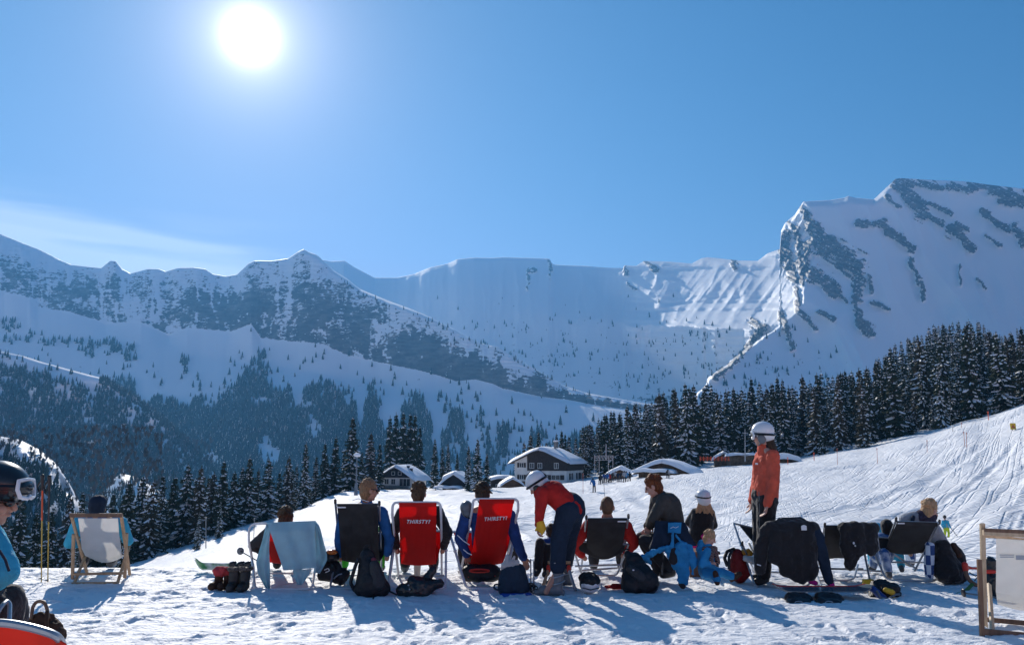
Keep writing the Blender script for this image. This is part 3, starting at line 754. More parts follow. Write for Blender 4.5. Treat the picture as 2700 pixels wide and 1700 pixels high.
# ================================================================== conifers
def veg(name, c1, c2, sc):
    m = bpy.data.materials.new(name); m.use_nodes = True; t = m.node_tree; b = t.nodes['Principled BSDF']
    b.inputs['Roughness'].default_value = 0.85; b.inputs['Specular IOR Level'].default_value = 0.15
    n = N(t, 'ShaderNodeTexNoise'); n.inputs['Scale'].default_value = sc; n.inputs['Detail'].default_value = 3
    t.links.new(N(t, 'ShaderNodeTexCoord').outputs['Object'], n.inputs['Vector'])
    t.links.new(mixc(t, ramp(t, n.outputs[0], .35, .65), c1, c2), b.inputs['Base Color'])
    return m
M_needle = veg('spruce_needles', (0.020, 0.038, 0.024), (0.050, 0.056, 0.030), 1.1)
M_needle2 = veg('dull_spruce_needles', (0.040, 0.042, 0.026), (0.085, 0.070, 0.042), 1.1)
M_bark = mat('bark', (0.07, 0.05, 0.04), 0.95, noise=.4, nscale=3)
M_snowload = mat('snow_on_branches', (0.84, 0.86, 0.90), 0.6)
M_farneedle = veg('distant_needles', (0.020, 0.036, 0.030), (0.045, 0.055, 0.040), 0.02)
M_brush = veg('bare_broadleaf_twigs', (0.060, 0.055, 0.052), (0.105, 0.095, 0.088), 0.03)

def spruce_crown(seed, Ht=16.0, Rm=2.7, whorls=30, nb=8, snow=0.6, segs=3, bottom=0.05, gap=0.0):
    rd = random.Random(seed)
    co = []; fs = []; mi = []
    def tri(a, b, c, m):
        i = len(co); co.extend((a, b, c)); fs.append((i, i + 1, i + 2)); mi.append(m)
    lean = rd.uniform(0, 6.28)
    lop = [rd.uniform(.82, 1.12) for _ in range(8)]
    for k in range(whorls):
        h = bottom + (0.985 - bottom) * (k + rd.uniform(-.3, .3)) / whorls
        h = min(max(h, bottom), .985)
        rad = Rm * ((1 - h) ** 0.78) * rd.uniform(.80, 1.12) * (0.72 + 0.28 * min(1, h / 0.16)) + 0.10
        n = max(4, int(nb * (0.55 + 0.45 * (1 - h)) + rd.uniform(-1, 1)))
        off = rd.uniform(0, 6.28)
        for j in range(n):
            if rd.random() < gap: continue
            a = off + 6.283 * j / n + rd.uniform(-.3, .3)
            r = rad * rd.uniform(.62, 1.12) * lop[int(((a + lean) % 6.283) / 6.284 * 8)]
            ca, sa = math.cos(a), math.sin(a)
            z0 = h * Ht + rd.uniform(-.15, .15)
            dr = r * rd.uniform(.30, .62)
            w = min(0.55, 0.20 + .16 * r) * rd.uniform(.8, 1.2)
            st = []
            for q in range(segs + 1):
                s = q / segs
                zc = z0 - dr * (s ** 1.25) + 0.16 * r * max(0, s - .7)
                x = r * s
                ww = w * (0.35 + 1.1 * s - 1.25 * s * s + .1) * rd.uniform(.8, 1.25) if q < segs else 0.02
                dl = ww * rd.uniform(.5, 1.3) + .04
                st.append(((x * ca, x * sa, zc), (x * ca - ww * sa + .15 * ww * ca, x * sa + ww * ca + .15 * ww * sa, zc - dl), (x * ca + ww * sa + .15 * ww * ca, x * sa - ww * ca + .15 * ww * sa, zc - dl * rd.uniform(.7, 1.2))))
            for q in range(segs):
                c0, l0, r0 = st[q]; c1, l1, r1 = st[q + 1]
                tri(c0, l0, c1, 0); tri(l0, l1, c1, 0); tri(c0, c1, r0, 0); tri(r0, c1, r1, 0)
                # hanging sprays
                for e0, e1 in ((l0, l1), (r0, r1)):
                    if rd.random() < .8:
                        f = rd.random(); mx = [e0[i] * (1 - f) + e1[i] * f for i in range(3)]
                        sp = .12 + .1 * rd.random()
                        tri((mx[0] - ca * sp, mx[1] - sa * sp, mx[2] + .05), (mx[0] + ca * sp, mx[1] + sa * sp, mx[2] + .03), (mx[0] + rd.uniform(-.1, .1), mx[1] + rd.uniform(-.1, .1), mx[2] - rd.uniform(.2, .5)), 0)
            if rd.random() < snow and h < .97:
                q0 = rd.choice((0, 1, 1)) if segs > 2 else 0
                q1 = segs - (0 if rd.random() < .5 else 1)
                for q in range(q0, q1):
                    if rd.random() < .12: continue
                    A0, B0 = st[q], st[q + 1]
                    k0, k1 = rd.uniform(.45, .95), rd.uniform(.35, .9)
                    up = 0.05 + .05 * rd.random()
                    def mixp(cn, e, kk, dz): return tuple(cn[i] * (1 - kk) + e[i] * kk + (dz if i == 2 else 0) for i in range(3))
                    c0 = (A0[0][0], A0[0][1], A0[0][2] + up * 1.6); c1 = (B0[0][0], B0[0][1], B0[0][2] + up * 1.6)
                    l0 = mixp(A0[0], A0[1], k0, up * .5); l1 = mixp(B0[0], B0[1], k1, up * .5)
                    r0 = mixp(A0[0], A0[2], k0, up * .5); r1 = mixp(B0[0], B0[2], k1, up * .5)
                    tri(c0, l0, c1, 1); tri(l0, l1, c1, 1); tri(c0, c1, r0, 1); tri(r0, c1, r1, 1)
    top = Ht
    for q in range(3):
        a = q * 2.1; tri((.09 * math.cos(a), .09 * math.sin(a), top * .955), (.09 * math.cos(a + 2), .09 * math.sin(a + 2), top * .955), (0, 0, top), 0)
    return np.array(co), np.array(fs), np.array(mi)
def trunk_mesh(Ht):
    b = MB(); b.tube([(0, 0, -1.2), (0, 0, Ht * .3), (.05, 0, Ht * .96)], [.26, .2, .03], n=7)
    return b.mesh('trunk')
TEMPL = []
for i, (ht, rm, wh, nb, sn, ml, gp) in enumerate(((16, 2.8, 30, 8, .60, 0, .02), (16, 2.3, 30, 8, .45, 0, .04), (16, 3.1, 28, 8, .72, 0, .03), (16, 2.5, 32, 7, .35, 0, .06), (16, 2.9, 27, 8, .5, 1, .12), (16, 2.0, 30, 7, .8, 0, .05), (16, 2.6, 29, 8, .55, 1, .05))):
    co, fs, mi_ = spruce_crown(100 + i, ht, rm, wh, nb, sn, 3, gap=gp)
    me = soup_mesh('crown', co, fs, mi_); me.materials.append((M_needle, M_needle2)[ml]); me.materials.append(M_snowload)
    TEMPL.append(me)
TRUNK = trunk_mesh(16.0); TRUNK.materials.append(M_bark)
NTREE = 0
def spruce(x, y, z, ht, label, group, t=None, wide=1.0):
    global NTREE
    NTREE += 1
    t = random.randrange(len(TEMPL)) if t is None else t
    e = thing('spruce_tree', label, 'spruce tree', (x, y, z), group)
    s = ht / 16.0
    e.rotation_euler = (0, 0, random.uniform(0, 6.28))
    e.scale = (s * wide, s * wide, s)
    part('crown', TEMPL[t], None, e); part('trunk', TRUNK, None, e)
    return e
def spruce_px(px, top, D, label, group, t=None, wide=1.0, dz=0.0):
    g = P_slope(px, D); g.z += dz
    v = P(px, top, D)
    g.x = v.x
    g.z = slope_at(g.x, D) + dz
    return spruce(g.x, g.y, g.z - .3, v.z - g.z + .3, label, group, t, wide)

GL = 'snow-dusted dark spruce in the row of trees below the terrace at left'
GLg = 'spruces along the edge of the slope at left'
left = [(-40, 1330, 118), (15, 1350, 120), (61, 1307, 122), (100, 1345, 130), (140, 1338, 126), (187, 1300, 128), (220, 1292, 140), (250, 1330, 150), (274, 1296, 136), (302, 1292, 130), (328, 1300, 150), (344, 1262, 128), (379, 1250, 134), (407, 1258, 130), (432, 1246, 138), (463, 1250, 145), (499, 1219, 140), (532, 1223, 138), (566, 1239, 150), (593, 1208, 142), (620, 1239, 146), (641, 1227, 152), (660, 1200, 150), (683, 1232, 160), (711, 1206, 156), (738, 1240, 170), (763, 1199, 166), (783, 1225, 176), (808, 1163, 165), (835, 1200, 182), (858, 1163, 178), (887, 1146, 180), (910, 1180, 195), (955, 1190, 196), (979, 1136, 200), (1002, 1165, 205)]
for px, tp, D in left:
    spruce_px(px, tp, D, GL, GLg, None, random.uniform(1.1, 1.4))
spruce_px(931, 1094, 185, 'tallest snow-laden spruce standing behind the grey lamp post', GLg, 0, 1.15)
for px, tp, D, w in ((1029, 1092, 262, 1), (1045, 1083, 266, 1), (1065, 1079, 262, 1.0), (1083, 1083, 264, 1), (1095, 1086, 262, .9), (1108, 1118, 266, .9)):
    spruce_px(px, tp, D, 'tall dark spruce in the tight clump right behind the small dark-gabled chalet', 'clump of tall spruces behind the small chalet', 3, w, 0)
for px, tp, D, in ((1147, 1153, 222), (1167, 1176, 226), (1182, 1166, 230), (1206, 1192, 235)):
    spruce_px(px, tp, D, 'snowy spruce between the dark-gabled chalet and the snow-buried hut', 'spruces between the two small chalets')
spruce_px(1236, 1171, 172, 'slim white-frosted spruce left in the pair before the snow-buried huts', None, 5)
spruce_px(1260, 1153, 170, 'tall snow-loaded spruce standing before the snow-buried huts', None, 2, .95)
spruce_px(1284, 1192, 174, 'short bushy spruce right of the tall one before the huts', None, 0, 1.0)
for px, tp, D in ((1382, 1160, 215), (1399, 1139, 222), (1420, 1134, 220), (1440, 1160, 226), (1467, 1139, 222), (1481, 1131, 224), (1500, 1145, 220), (1518, 1150, 216), (1400, 1150, 232), (1490, 1140, 232)):
    spruce_px(px, tp, D, 'spruce top showing behind the roof of the large white chalet', 'spruces behind the large chalet')
# second row of the left wood, lower down the slope
rl = random.Random(3)
env = poly([(-200, 1370), (60, 1360), (200, 1330), (350, 1310), (500, 1275), (600, 1262), (700, 1262), (800, 1240), (900, 1215), (1010, 1200)])
for i in range(46):
    px = rl.uniform(-130, 1000); D = rl.uniform(165, 215) + max(0, (px - 700)) * .06
    base = P_slope(px, D)
    top = float(np.interp(px, *env)) + rl.uniform(-25, 45)
    v = P(px, top, D)
    z = slope_at(v.x, D)
    if v.z - z > 6: spruce(v.x, D, z - .3, min(v.z - z, 22), GL, GLg, None, random.uniform(1.0, 1.3))
# a few snowy young trees at the lower edge
for px, D, h in ((560, 112, 5.5), (250, 105, 6.5), (372, 100, 6), (612, 124, 6)):
    g = P_slope(px, D); spruce(g.x, g.y, g.z - .2, h, 'small snow-plastered young spruce at the foot of the left row', 'young spruces at left', 5, 1.2)

# right forest
topR = poly([(1500, 1150), (1540, 1112), (1600, 1078), (1650, 1062), (1700, 1047), (1750, 1018), (1800, 1002), (1850, 987), (1900, 976), (2000, 985), (2100, 967), (2200, 975), (2290, 952), (2340, 907), (2400, 882), (2450, 852), (2500, 846), (2560, 836), (2600, 850), (2640, 880), (2700, 852), (2800, 840), (3000, 830)])
GR = 'snow-flecked dark spruce in the dense forest on the hillside at right'; GRg = 'spruces of the forest on the right hillside'
rr = random.Random(11)
cand = []
for i in range(5200):
    D = math.sqrt(rr.uniform(196 ** 2, 372 ** 2)); px = rr.uniform(1525, 2860)
    if px < 1640 and D < 205: continue
    if 1850 < px < 2130 and D < 207: continue
    if 2580 < px < 2618 and D < 250: continue
    x = (px - CX) / FL * D / CP
    ok = True
    for (a, b, c, d) in cand:
        if abs(a - x) < 3.7 and abs(b - D) < 6 and math.hypot((a - x) / 3.7, (b - D) / 6) < 1: ok = False; break
    if ok:
        top = float(np.interp(px, *topR))
        z = slope_at(x, D)
        hmax = P(px, top + rr.choice((0, 4, 12, 25, 40)), D).z - z
        if hmax > 5: cand.append((x, D, z, min(hmax, rr.choice((rr.uniform(9, 15), rr.uniform(17, 23), rr.uniform(20, 27))))))
cand.sort(key=lambda q: q[1])
front = 300 - NTREE - 5
# those that show: front rows, then the ones that stand on the skyline
def score(q):
    x, D, z, h = q
    px = CX + FL * CP * x / D
    tp = 1195 - (z + h - EYE) / D * FL
    sky_ = max(0, 40 - (tp - float(np.interp(px, *topR)))) / 40
    return D - 75 * sky_
cand.sort(key=score)
for x, D, z, h in cand[:front]: spruce(x, D, z - .3, h, GR, GRg, None, rr.uniform(.78, 1.22))
mids = [spruce_crown(300 + i, 16, 2.7, 22, 7, .5, 2) for i in range(4)]
CO, FS, MI = [], [], []; base = 0
for x, D, z, h in cand[front:]:
    if not (1500 < CX + FL * CP * x / D < 2800): continue
    co, fs, mi_ = mids[rr.randrange(4)]
    a = rr.uniform(0, 6.28); s = h / 16
    c_, s_ = math.cos(a) * s, math.sin(a) * s
    q = np.stack([co[:, 0] * c_ - co[:, 1] * s_ + x, co[:, 0] * s_ + co[:, 1] * c_ + D, co[:, 2] * s + z - .3], 1)
    CO.append(q); FS.append(fs + base); MI.append(mi_); base += len(q)
me = soup_mesh('spruce_forest', np.concatenate(CO), np.concatenate(FS), np.concatenate(MI)); me.materials.append(M_needle); me.materials.append(M_snowload)
tag(part('spruce_forest', me), 'deeper part of the dense spruce forest on the right hillside', 'forest', None, 'stuff')
NFOREST = len(cand)

# far woods on the mountain flanks
def cone_tree(seed, brush=False):
    rd = random.Random(seed); co = []; fs = []; mi = []
    if brush:
        for k in range(16):
            a = rd.uniform(0, 6.28); r = rd.uniform(.1, .32); h = rd.uniform(.45, 1); w = .05
            co += [(0, 0, 0), (r * math.cos(a) - w, r * math.sin(a), h), (r * math.cos(a) + w, r * math.sin(a) + w, h * .92)]
            fs.append((len(co) - 3, len(co) - 2, len(co) - 1)); mi.append(0)
        return np.array(co), np.array(fs), np.array(mi)
    for k, (z0, z1, r) in enumerate(((.04, .50, .19), (.25, .72, .155), (.48, .9, .11), (.7, 1, .06))):
        n = 6; o = len(co); ph = rd.uniform(0, 6)
        co.append((0, 0, z1))
        for j in range(n): 
            a = ph + 6.283 * j / n; q = r * rd.uniform(.75, 1.2); co.append((q * math.cos(a), q * math.sin(a), z0 + rd.uniform(-.03, .03)))
        for j in range(n): fs.append((o, o + 1 + j, o + 1 + (j + 1) % n)); mi.append(0)
        for j in range(n):
            if rd.random() < .06:
                a, b = co[o + 1 + j], co[o + 1 + (j + 1) % n]; t_ = co[o]
                e = len(co); f = lambda p, w: tuple(p[i] * (1 - w) + t_[i] * w for i in range(3))
                k1, k2 = f(a, .1), f(b, .25); k3 = f(tuple((a[i] + b[i]) / 2 for i in range(3)), .7)
                co += [tuple(v * 1.08 if i < 2 else v + .012 for i, v in enumerate(k)) for k in (k1, k2, k3)]
                fs.append((e, e + 1, e + 2)); mi.append(1)
    return np.array(co), np.array(fs), np.array(mi)
CT = [cone_tree(i) for i in range(5)]; BT = [cone_tree(50 + i, True) for i in range(3)]
def far_wood(name, label, S, dens, n, hgt, box, mats_, T=CT, seed=1, kind='stuff', jitter=.35):
    rd = np.random.default_rng(seed)
    px = rd.uniform(box[0], box[2], n); py = rd.uniform(box[1], box[3], n)
    keep = rd.random(n) < dens(px, py)
    px, py = px[keep], py[keep]
    D = S.at(px, py)
    x, y, z = PV(px, py, D)
    CO, FS, MI = [], [], []; base = 0
    for i in range(len(x)):
        co, fs, mi_ = T[i % len(T)]
        h = hgt * rd.uniform(1 - jitter, 1 + jitter); a = rd.uniform(0, 6.28); c_, s_ = math.cos(a) * h, math.sin(a) * h
        w = rd.uniform(.85, 1.2)
        CO.append(np.stack([(co[:, 0] * c_ - co[:, 1] * s_) * w + x[i], (co[:, 0] * s_ + co[:, 1] * c_) * w + y[i] - .5, co[:, 2] * h + z[i] - .05 * h], 1)); FS.append(fs + base); MI.append(mi_); base += len(co)
    me = soup_mesh(name, np.concatenate(CO), np.concatenate(FS), np.concatenate(MI))
    for m_ in mats_: me.materials.append(m_)
    o = part(name, me); tag(o, label, 'forest', None, 'stuff')
    return len(x)
MF = (M_farneedle, M_snowload)
lineA = poly([(-200, 930), (0, 985), (100, 1005), (200, 1015), (260, 1005), (330, 995), (400, 1040), (445, 1000), (500, 1040), (560, 1065), (610, 1030), (640, 980), (665, 960), (700, 985), (730, 1030), (800, 1010), (860, 1000), (900, 1025), (940, 1055), (960, 1020), (985, 1015), (1010, 1060), (1060, 1055), (1100, 1040), (1150, 1060), (1200, 1075), (1260, 1085), (1330, 1120), (1400, 1130), (1500, 1150), (1600, 1150)])
def dA(px, py):
    y0 = np.interp(px, *lineA)
    n = fbm(px / 34, py / 70, 4.0, 4)
    d = sst(py - y0, -14, 40)
    d = d * np.where(py - y0 < 110, sst(n, .40 - (py - y0) * .0018, .50 - (py - y0) * .0018), 1.0)
    r = sst(px, 950, 1150)
    d = d * (1 - r * (1 - sst(fbm(px / 24, py / 90, 9.0, 4), .44, .54)) * .93)
    for cx_, cy_, rx, ry in ((430, 1180, 52, 26), (560, 1215, 36, 22), (700, 1190, 22, 40), (825, 1135, 20, 40), (725, 1205, 18, 34), (395, 1228, 55, 14), (300, 1165, 26, 10), (690, 1060, 46, 12), (800, 1072, 40, 10), (1240, 1150, 18, 60), (1300, 1170, 14, 60)):
        d = d * (1 - np.exp(-(((px - cx_) / rx) ** 2 + ((py - cy_) / ry) ** 2) ** 2))
    # clusters and scattered trees above the wood
    for cx_, cy_, rx, ry, k in ((235, 920, 26, 22, .8), (300, 915, 30, 20, .9), (345, 935, 20, 20, .6), (55, 890, 60, 14, .3), (140, 905, 60, 10, .35), (480, 965, 20, 25, .35), (20, 860, 40, 16, .35), (1262, 935, 12, 10, .0), (690, 960, 20, 30, .8)):
        d = d + k * np.exp(-(((px - cx_) / rx) ** 2 + ((py - cy_) / ry) ** 2) ** 2) * sst(fbm(px / 12, py / 18, 7, 3), .42, .55)
    d = d + .020 * sst(py - y0, -110, -20) * (py < y0)
    return d
n1 = far_wood('forest', 'blue hazy conifer forest on the shaded valley flank', A, dA, 62000, 19, (-160, 840, 1600, 1420), MF, seed=2)
def dcrest(px, py):
    yc = np.interp(px, *poly(crestA))
    return np.exp(-((py - yc - 4) / 5.0) ** 2) * .5 * sst(px, 860, 1000) + .05 * (py > yc) * (py < yc + 45) * sst(px, 1050, 1250)
n2 = far_wood('forest', 'thin line of small conifers along the descending cliff crest', A, dcrest, 5000, 13, (860, 700, 1560, 1110), MF, seed=3)
def dB(px, py):
    n = sst(fbm(px / 22, py / 14, 4.0, 4), .53, .63)
    a = n * .5 * sst(py, 800, 900) * sst(px, 1150, 1250) * (1 - sst(px, 1850, 1950)) * (1 - sst(py, 1100, 1150))
    a = a + .28 * sst(fbm(px / 16, py / 20, 14.0, 4), .50, .60) * sst(py, 830, 900) * sst(px, 1880, 1960) * (1 - sst(px, 2150, 2260)) * sst(py - (990 - (px - 1880) * 1.0), -40, 20)
    a = a + .16 * np.exp(-((px - 1900 - (py - 850) * .1) / 45) ** 2) * np.exp(-((py - 905) / 40) ** 2)
    return a + .012 * (py > 780) * (px < 1900)
n3 = far_wood('scattered_conifers', 'scattered small conifers on the snowy bowl below the long ridge', B, dB, 9000, 15, (1120, 700, 2260, 1130), MF, seed=4, jitter=.6)
def dH(px, py):
    yc = np.interp(px, [-100, 0, 110, 230, 285, 360, 450, 560, 760], [915, 938, 966, 998, 1012, 1060, 1130, 1240, 1480])
    return sst(py - yc, np.where(px > 270, -6, 6), np.where(px > 270, 6, 50)) * (0.25 + .75 * sst(fbm(px / 30, py / 40, 3.0, 4) + (py - yc) * .0016, .42, .52)) + .25 * (np.abs(py - yc) < 5) * (px < 200)
n4 = far_wood('forest', 'wooded spur at left, conifers below the sunlit snow edge', H1, dH, 16000, 12.5, (-160, 930, 740, 1440), MF, seed=5)
n4b = far_wood('bare_trees', 'brownish bare broadleaf trees on the wooded spur at left', H1, lambda px, py: sst(py - np.interp(px, [-100, 450], [1000, 1120]), 20, 90) * sst(fbm(px / 60, py / 60, 8.0), .4, .5), 5200, 11, (-160, 1010, 560, 1440), (M_brush,), BT, seed=6)
def dG(px, py):
    yc = np.interp(px, [-400, -100, 0, 50, 105, 150, 185, 215, 300, 430], [1090, 1140, 1160, 1168, 1195, 1232, 1285, 1340, 1440, 1520])
    return sst(py - yc, 20, 60) * sst(fbm(px / 20, py / 30, 3.0, 4) + (py - yc) * .002, .48, .58)
n5 = far_wood('forest', 'trees on the near knoll at far left', H2, dG, 2600, 7.5, (-160, 1160, 430, 1480), MF, seed=7)
n6 = far_wood('forest', 'bushes and young conifers on the small rib in the valley', H3, lambda px, py: sst(fbm(px / 14, py / 14, 8.0, 3), .44, .54), 900, 7.5, (235, 1255, 555, 1400), MF, seed=9)
n7 = far_wood('bushes', 'bare bushes and small firs along the brow of the far left knoll', H2, lambda px, py: .9 * sst(fbm(px / 9, py / 9, 18.0, 3), .42, .55) * (py < np.interp(px, [-400, -100, 0, 50, 105, 150, 185, 215, 300, 430], [1090, 1140, 1160, 1168, 1195, 1232, 1285, 1340, 1440, 1520]) + 26), 5000, 3.6, (-160, 1130, 430, 1500), (M_brush,), BT, seed=17)
n8 = far_wood('forest', 'firs along the lower brow of the wooded spur at left', H1, lambda px, py: 1.0 * (np.abs(py - np.interp(px, [-100, 0, 110, 230, 285, 360, 450, 560, 760], [915, 938, 966, 998, 1012, 1060, 1130, 1240, 1480])) < 5), 16000, 12, (262, 990, 620, 1330), MF, seed=18)
print('TREES', NTREE, NFOREST, n1, n2, n3, n4, n4b, n5)
# ================================================================== houses, masts, skiers
M_white = mat('white_render', (0.84, 0.82, 0.78), 0.9, noise=.15, nscale=.8)
M_timber = mat('dark_timber', (0.055, 0.040, 0.034), 0.85, noise=.4, nscale=2.5, bump=.4, bscale=12)
M_timber2 = mat('weathered_timber', (0.16, 0.11, 0.07), 0.9, noise=.5, nscale=1.6, bump=.4, bscale=10)
M_roofwood = mat('roof_boards', (0.07, 0.05, 0.04), 0.9)
M_roofsnow = mat('roof_snow', (0.86, 0.88, 0.92), 0.6, bump=.35, bscale=1.2, bdist=.25)
M_glass = mat('window_glass', (0.03, 0.04, 0.05), 0.12, spec=.6)
M_frame = mat('window_paint', (0.75, 0.75, 0.73), 0.6)
M_stone = mat('foundation_stone', (0.30, 0.28, 0.26), 0.9, noise=.5, nscale=3)
M_green = mat('green_cladding', (0.05, 0.20, 0.15), 0.7)
M_brownwall = mat('brown_cladding', (0.20, 0.10, 0.05), 0.85, noise=.3, nscale=2)
def frame_at(px, D, th, z):
    g = P(px, 1195, D); o = Vector((g.x, D, z)); c, s = math.cos(th), math.sin(th)
    return lambda x, y, zz: Vector((o.x + x * c - y * s, o.y + x * s + y * c, o.z + zz))
def snow_roof(b, L, w, l, eave, ridge, th, ov=.7, ridge_x=.5, nu=30, nv=22, hip=0.0):
    """thick rounded blanket of snow over a gable roof"""
    def roof(x):
        f = x / w
        return eave + (ridge - eave) * (f / ridge_x if f < ridge_x else (1 - f) / (1 - ridge_x))
    X0, X1, Y0, Y1 = -ov, w + ov, -ov, l + ov
    def fn(u, v):
        x = X0 + (X1 - X0) * u; y = Y0 + (Y1 - Y0) * v
        xs = min(max(x, -ov), w + ov)
        k = 1.6
        z = -math.log(math.exp(-k * roof(x)) + math.exp(-k * (2 * ridge - roof(x) + 9))) / k
        z = min(roof(x), ridge - .05) - .35 * math.exp(-((x - w * ridge_x) / 1.2) ** 2)
        if hip: z -= hip * max(0, (v - .7) / .3) ** 2
        e = (1 - abs(2 * u - 1) ** 14) * (1 - abs(2 * v - 1) ** 14)
        return L(x, y, z + .06 + th * max(e, 0) ** .5 * (1 + .25 * (float(vn(x * .5, y * .5, 3)) - .5)))
    b.sheet(fn, nu, nv, 0)
    b.sheet(lambda u, v: L(X0 + (X1 - X0) * u, Y0 + (Y1 - Y0) * v, min(roof(X0 + (X1 - X0) * u), ridge - .05) - (hip * max(0, (v - .7) / .3) ** 2 if hip else 0) + .05), nu, nv, 0)
def window(root, L, x, z, w, h, axis='x', at=0.0, shutters=True, pane=2, parent=None):
    """a window on the gable (axis x, y=at) or side wall (axis y, x=at)"""
    def q(a, o, zz): return L(a, at - o, zz) if axis == 'x' else L(at + o, a, zz)
    b = MB(); o1, o2 = .02, .06
    pts = lambda a0, a1, z0, z1, o: [q(a0, o, z0), q(a1, o, z0), q(a1, o, z1), q(a0, o, z1)]
    b.prism(pts(x, x + w, z, z + h, .03), q(0, .02, 0) - q(0, .045, 0))
    win = b.build('window', M_glass, root, False)
    f = MB(); t = .09
    for a0, a1, z0, z1 in ((x - t, x, z - t, z + h + t), (x + w, x + w + t, z - t, z + h + t), (x, x + w, z - t, z), (x, x + w, z + h, z + h + t)) + tuple((x + w * k / pane - .04, x + w * k / pane + .04, z, z + h) for k in range(1, pane)):
        f.prism(pts(a0, a1, z0, z1, .08), q(0, .0, 0) - q(0, .08, 0))
    f.build('window_frame', M_frame, root, False, parent=win)
    if shutters:
        for a0, a1 in ((x - t - w * .5, x - t - .03), (x + w + t + .03, x + w + t + w * .5)):
            s_ = MB(); s_.prism(pts(a0, a1, z - .05, z + h + .05, .10), q(0, .02, 0) - q(0, .10, 0)); s_.build('shutter', M_timber, root, False, parent=win)
    return win
def body(b, L, w, l, eave, ridge, x0=0, y0=0, base=-1.5):
    b.prism([L(x0, y0, base), L(x0 + w, y0, base), L(x0 + w, y0, eave), L(x0 + w / 2, y0, ridge), L(x0, y0, eave)], L(0, l, 0) - L(0, 0, 0))
def roofslabs(root, L, w, l, eave, ridge, ov=.9, th=.18):
    for sx in (0, 1):
        b = MB(); d = (ridge - eave) / (w / 2)
        xe, ze = (-ov, eave - ov * d) if sx == 0 else (w + ov, eave - ov * d)
        b.prism([L(xe, -ov, ze), L(w / 2, -ov, ridge + .02), L(w / 2, -ov, ridge + th), L(xe, -ov, ze + th)], L(0, l + 2 * ov, 0) - L(0, 0, 0))
        b.build('roof', M_roofwood, root, False)

# large white chalet
L = frame_at(1357, 202, R(-24), -6.9)
r = thing('chalet', 'large white chalet with dark timber upper storey and thick snow on its roof', 'house', L(0, 0, 0))
b = MB(); body(b, L, 14.2, 13.5, 6.3, 9.3); b.build('wall', M_white, r, False)
b = MB(); b.prism([L(3.6, -.22, 4.1), L(14.3, -.22, 4.1), L(14.3, -.22, 6.25), L(7.1, -.22, 9.25), L(3.6, -.22, 7.75)], L(0, .2, 0) - L(0, 0, 0)); b.build('timber_gable', M_timber, r, False)
b = MB(); b.prism([L(14.22, -.2, 4.1), L(14.42, -.2, 4.1), L(14.42, -.2, 6.2), L(14.22, -.2, 6.2)], L(0, 13.6, 0) - L(0, 0, 0)); b.build('timber_side', M_timber, r, False)
b = MB(); b.prism([L(-.05, -.1, -1.5), L(2.0, -.1, -1.5), L(2.0, -.1, 1.3), L(-.05, -.1, 1.3)], L(0, .08, 0) - L(0, 0, 0)); b.prism([L(5, -.1, -1.5), L(14.3, -.1, -1.5), L(14.3, -.1, .9), L(5, -.1, .9)], L(0, .08, 0) - L(0, 0, 0)); b.build('stone_base', M_stone, r, False)
b = MB(); b.prism([L(2.05, -.08, -1), L(4.95, -.08, -1), L(4.95, -.08, 1.35), L(2.05, -.08, 1.35)], L(0, .05, 0) - L(0, 0, 0)); b.build('garage_door', M_brownwall, r, False)
roofslabs(r, L, 14.2, 13.5, 6.3, 9.3, 1.3)
b = MB(); snow_roof(b, L, 14.2, 13.5, 6.35, 9.55, .95, 1.45, hip=.8); b.build('roof_snow', M_roofsnow, r)
for x, z, w_, h_, sh in ((1.4, 4.9, 1.1, 1.1, 1), (1.4, 1.9, 1.1, 1.1, 1), (4.3, 2.0, 1.3, 1.1, 1), (7.0, 2.2, 1.3, .8, 1), (10.2, 1.9, 2.2, 1.1, 1)): window(r, L, x, z, w_, h_, shutters=sh)
for x in (4.4, 6.6, 11.1): window(r, L, x, 4.7, 1.05, 1.25, at=-.24, shutters=(x > 10))
for y, w_ in ((2.6, 1.3), (7.8, 1.2), (10.6, 1.2)): window(r, L, y, 1.9, w_, 1.5, axis='y', at=14.22)
b = MB(); b.prism([L(14.3, 1.0, -.6), L(15.6, 1.0, -.6), L(15.6, 1.0, .9), L(14.3, 1.0, .9)], L(0, 6, 0) - L(0, 0, 0)); b.build('green_balcony', M_green, r, False)
window(r, L, 9.3, -.1, 2.4, .7, shutters=False, pane=6, at=-.14)

b = MB(); b.box(L(9.2, 6.0, 10.6), (.9, .9, 1.7), R(-24)); chm = b.build('chimney', M_stone, r, False)
b = MB(); b.box(L(9.2, 6.0, 11.6), (1.15, 1.15, .35), R(-24)); b.build('chimney_snow', M_roofsnow, r, False, parent=chm)
for k in range(2):
    b = MB(); b.bar(L(14.9, .9, 1.05 + .35 * k), L(14.9, 7.2, 1.05 + .35 * k), .08, .12); b.build('rail', M_timber, r, False)
# chalet with dark gable
L = frame_at(1008, 209, R(-17), -8.1)
r = thing('chalet', 'small white chalet with black timber gable and balcony beside the tall spruce clump', 'house', L(0, 0, 0))
b = MB(); body(b, L, 8.8, 9.5, 3.4, 6.1); b.build('wall', M_white, r, False)
M_black = mat('black_timber', (0.022, 0.022, 0.026), .8)
b = MB(); b.prism([L(-.05, -.25, 3.3), L(8.9, -.25, 3.3), L(8.9, -.25, 3.5), L(4.4, -.25, 6.0), L(-.05, -.25, 3.5)], L(0, .2, 0) - L(0, 0, 0)); b.build('timber_gable', M_black, r, False)
roofslabs(r, L, 8.8, 9.5, 3.4, 6.1, 1.5)
b = MB(); snow_roof(b, L, 8.8, 9.5, 3.45, 6.3, .75, 1.7, hip=.9); b.build('roof_snow', M_roofsnow, r)
for x in (1.0, 2.9): window(r, L, x, 1.6, 1.1, 1.3, shutters=False)
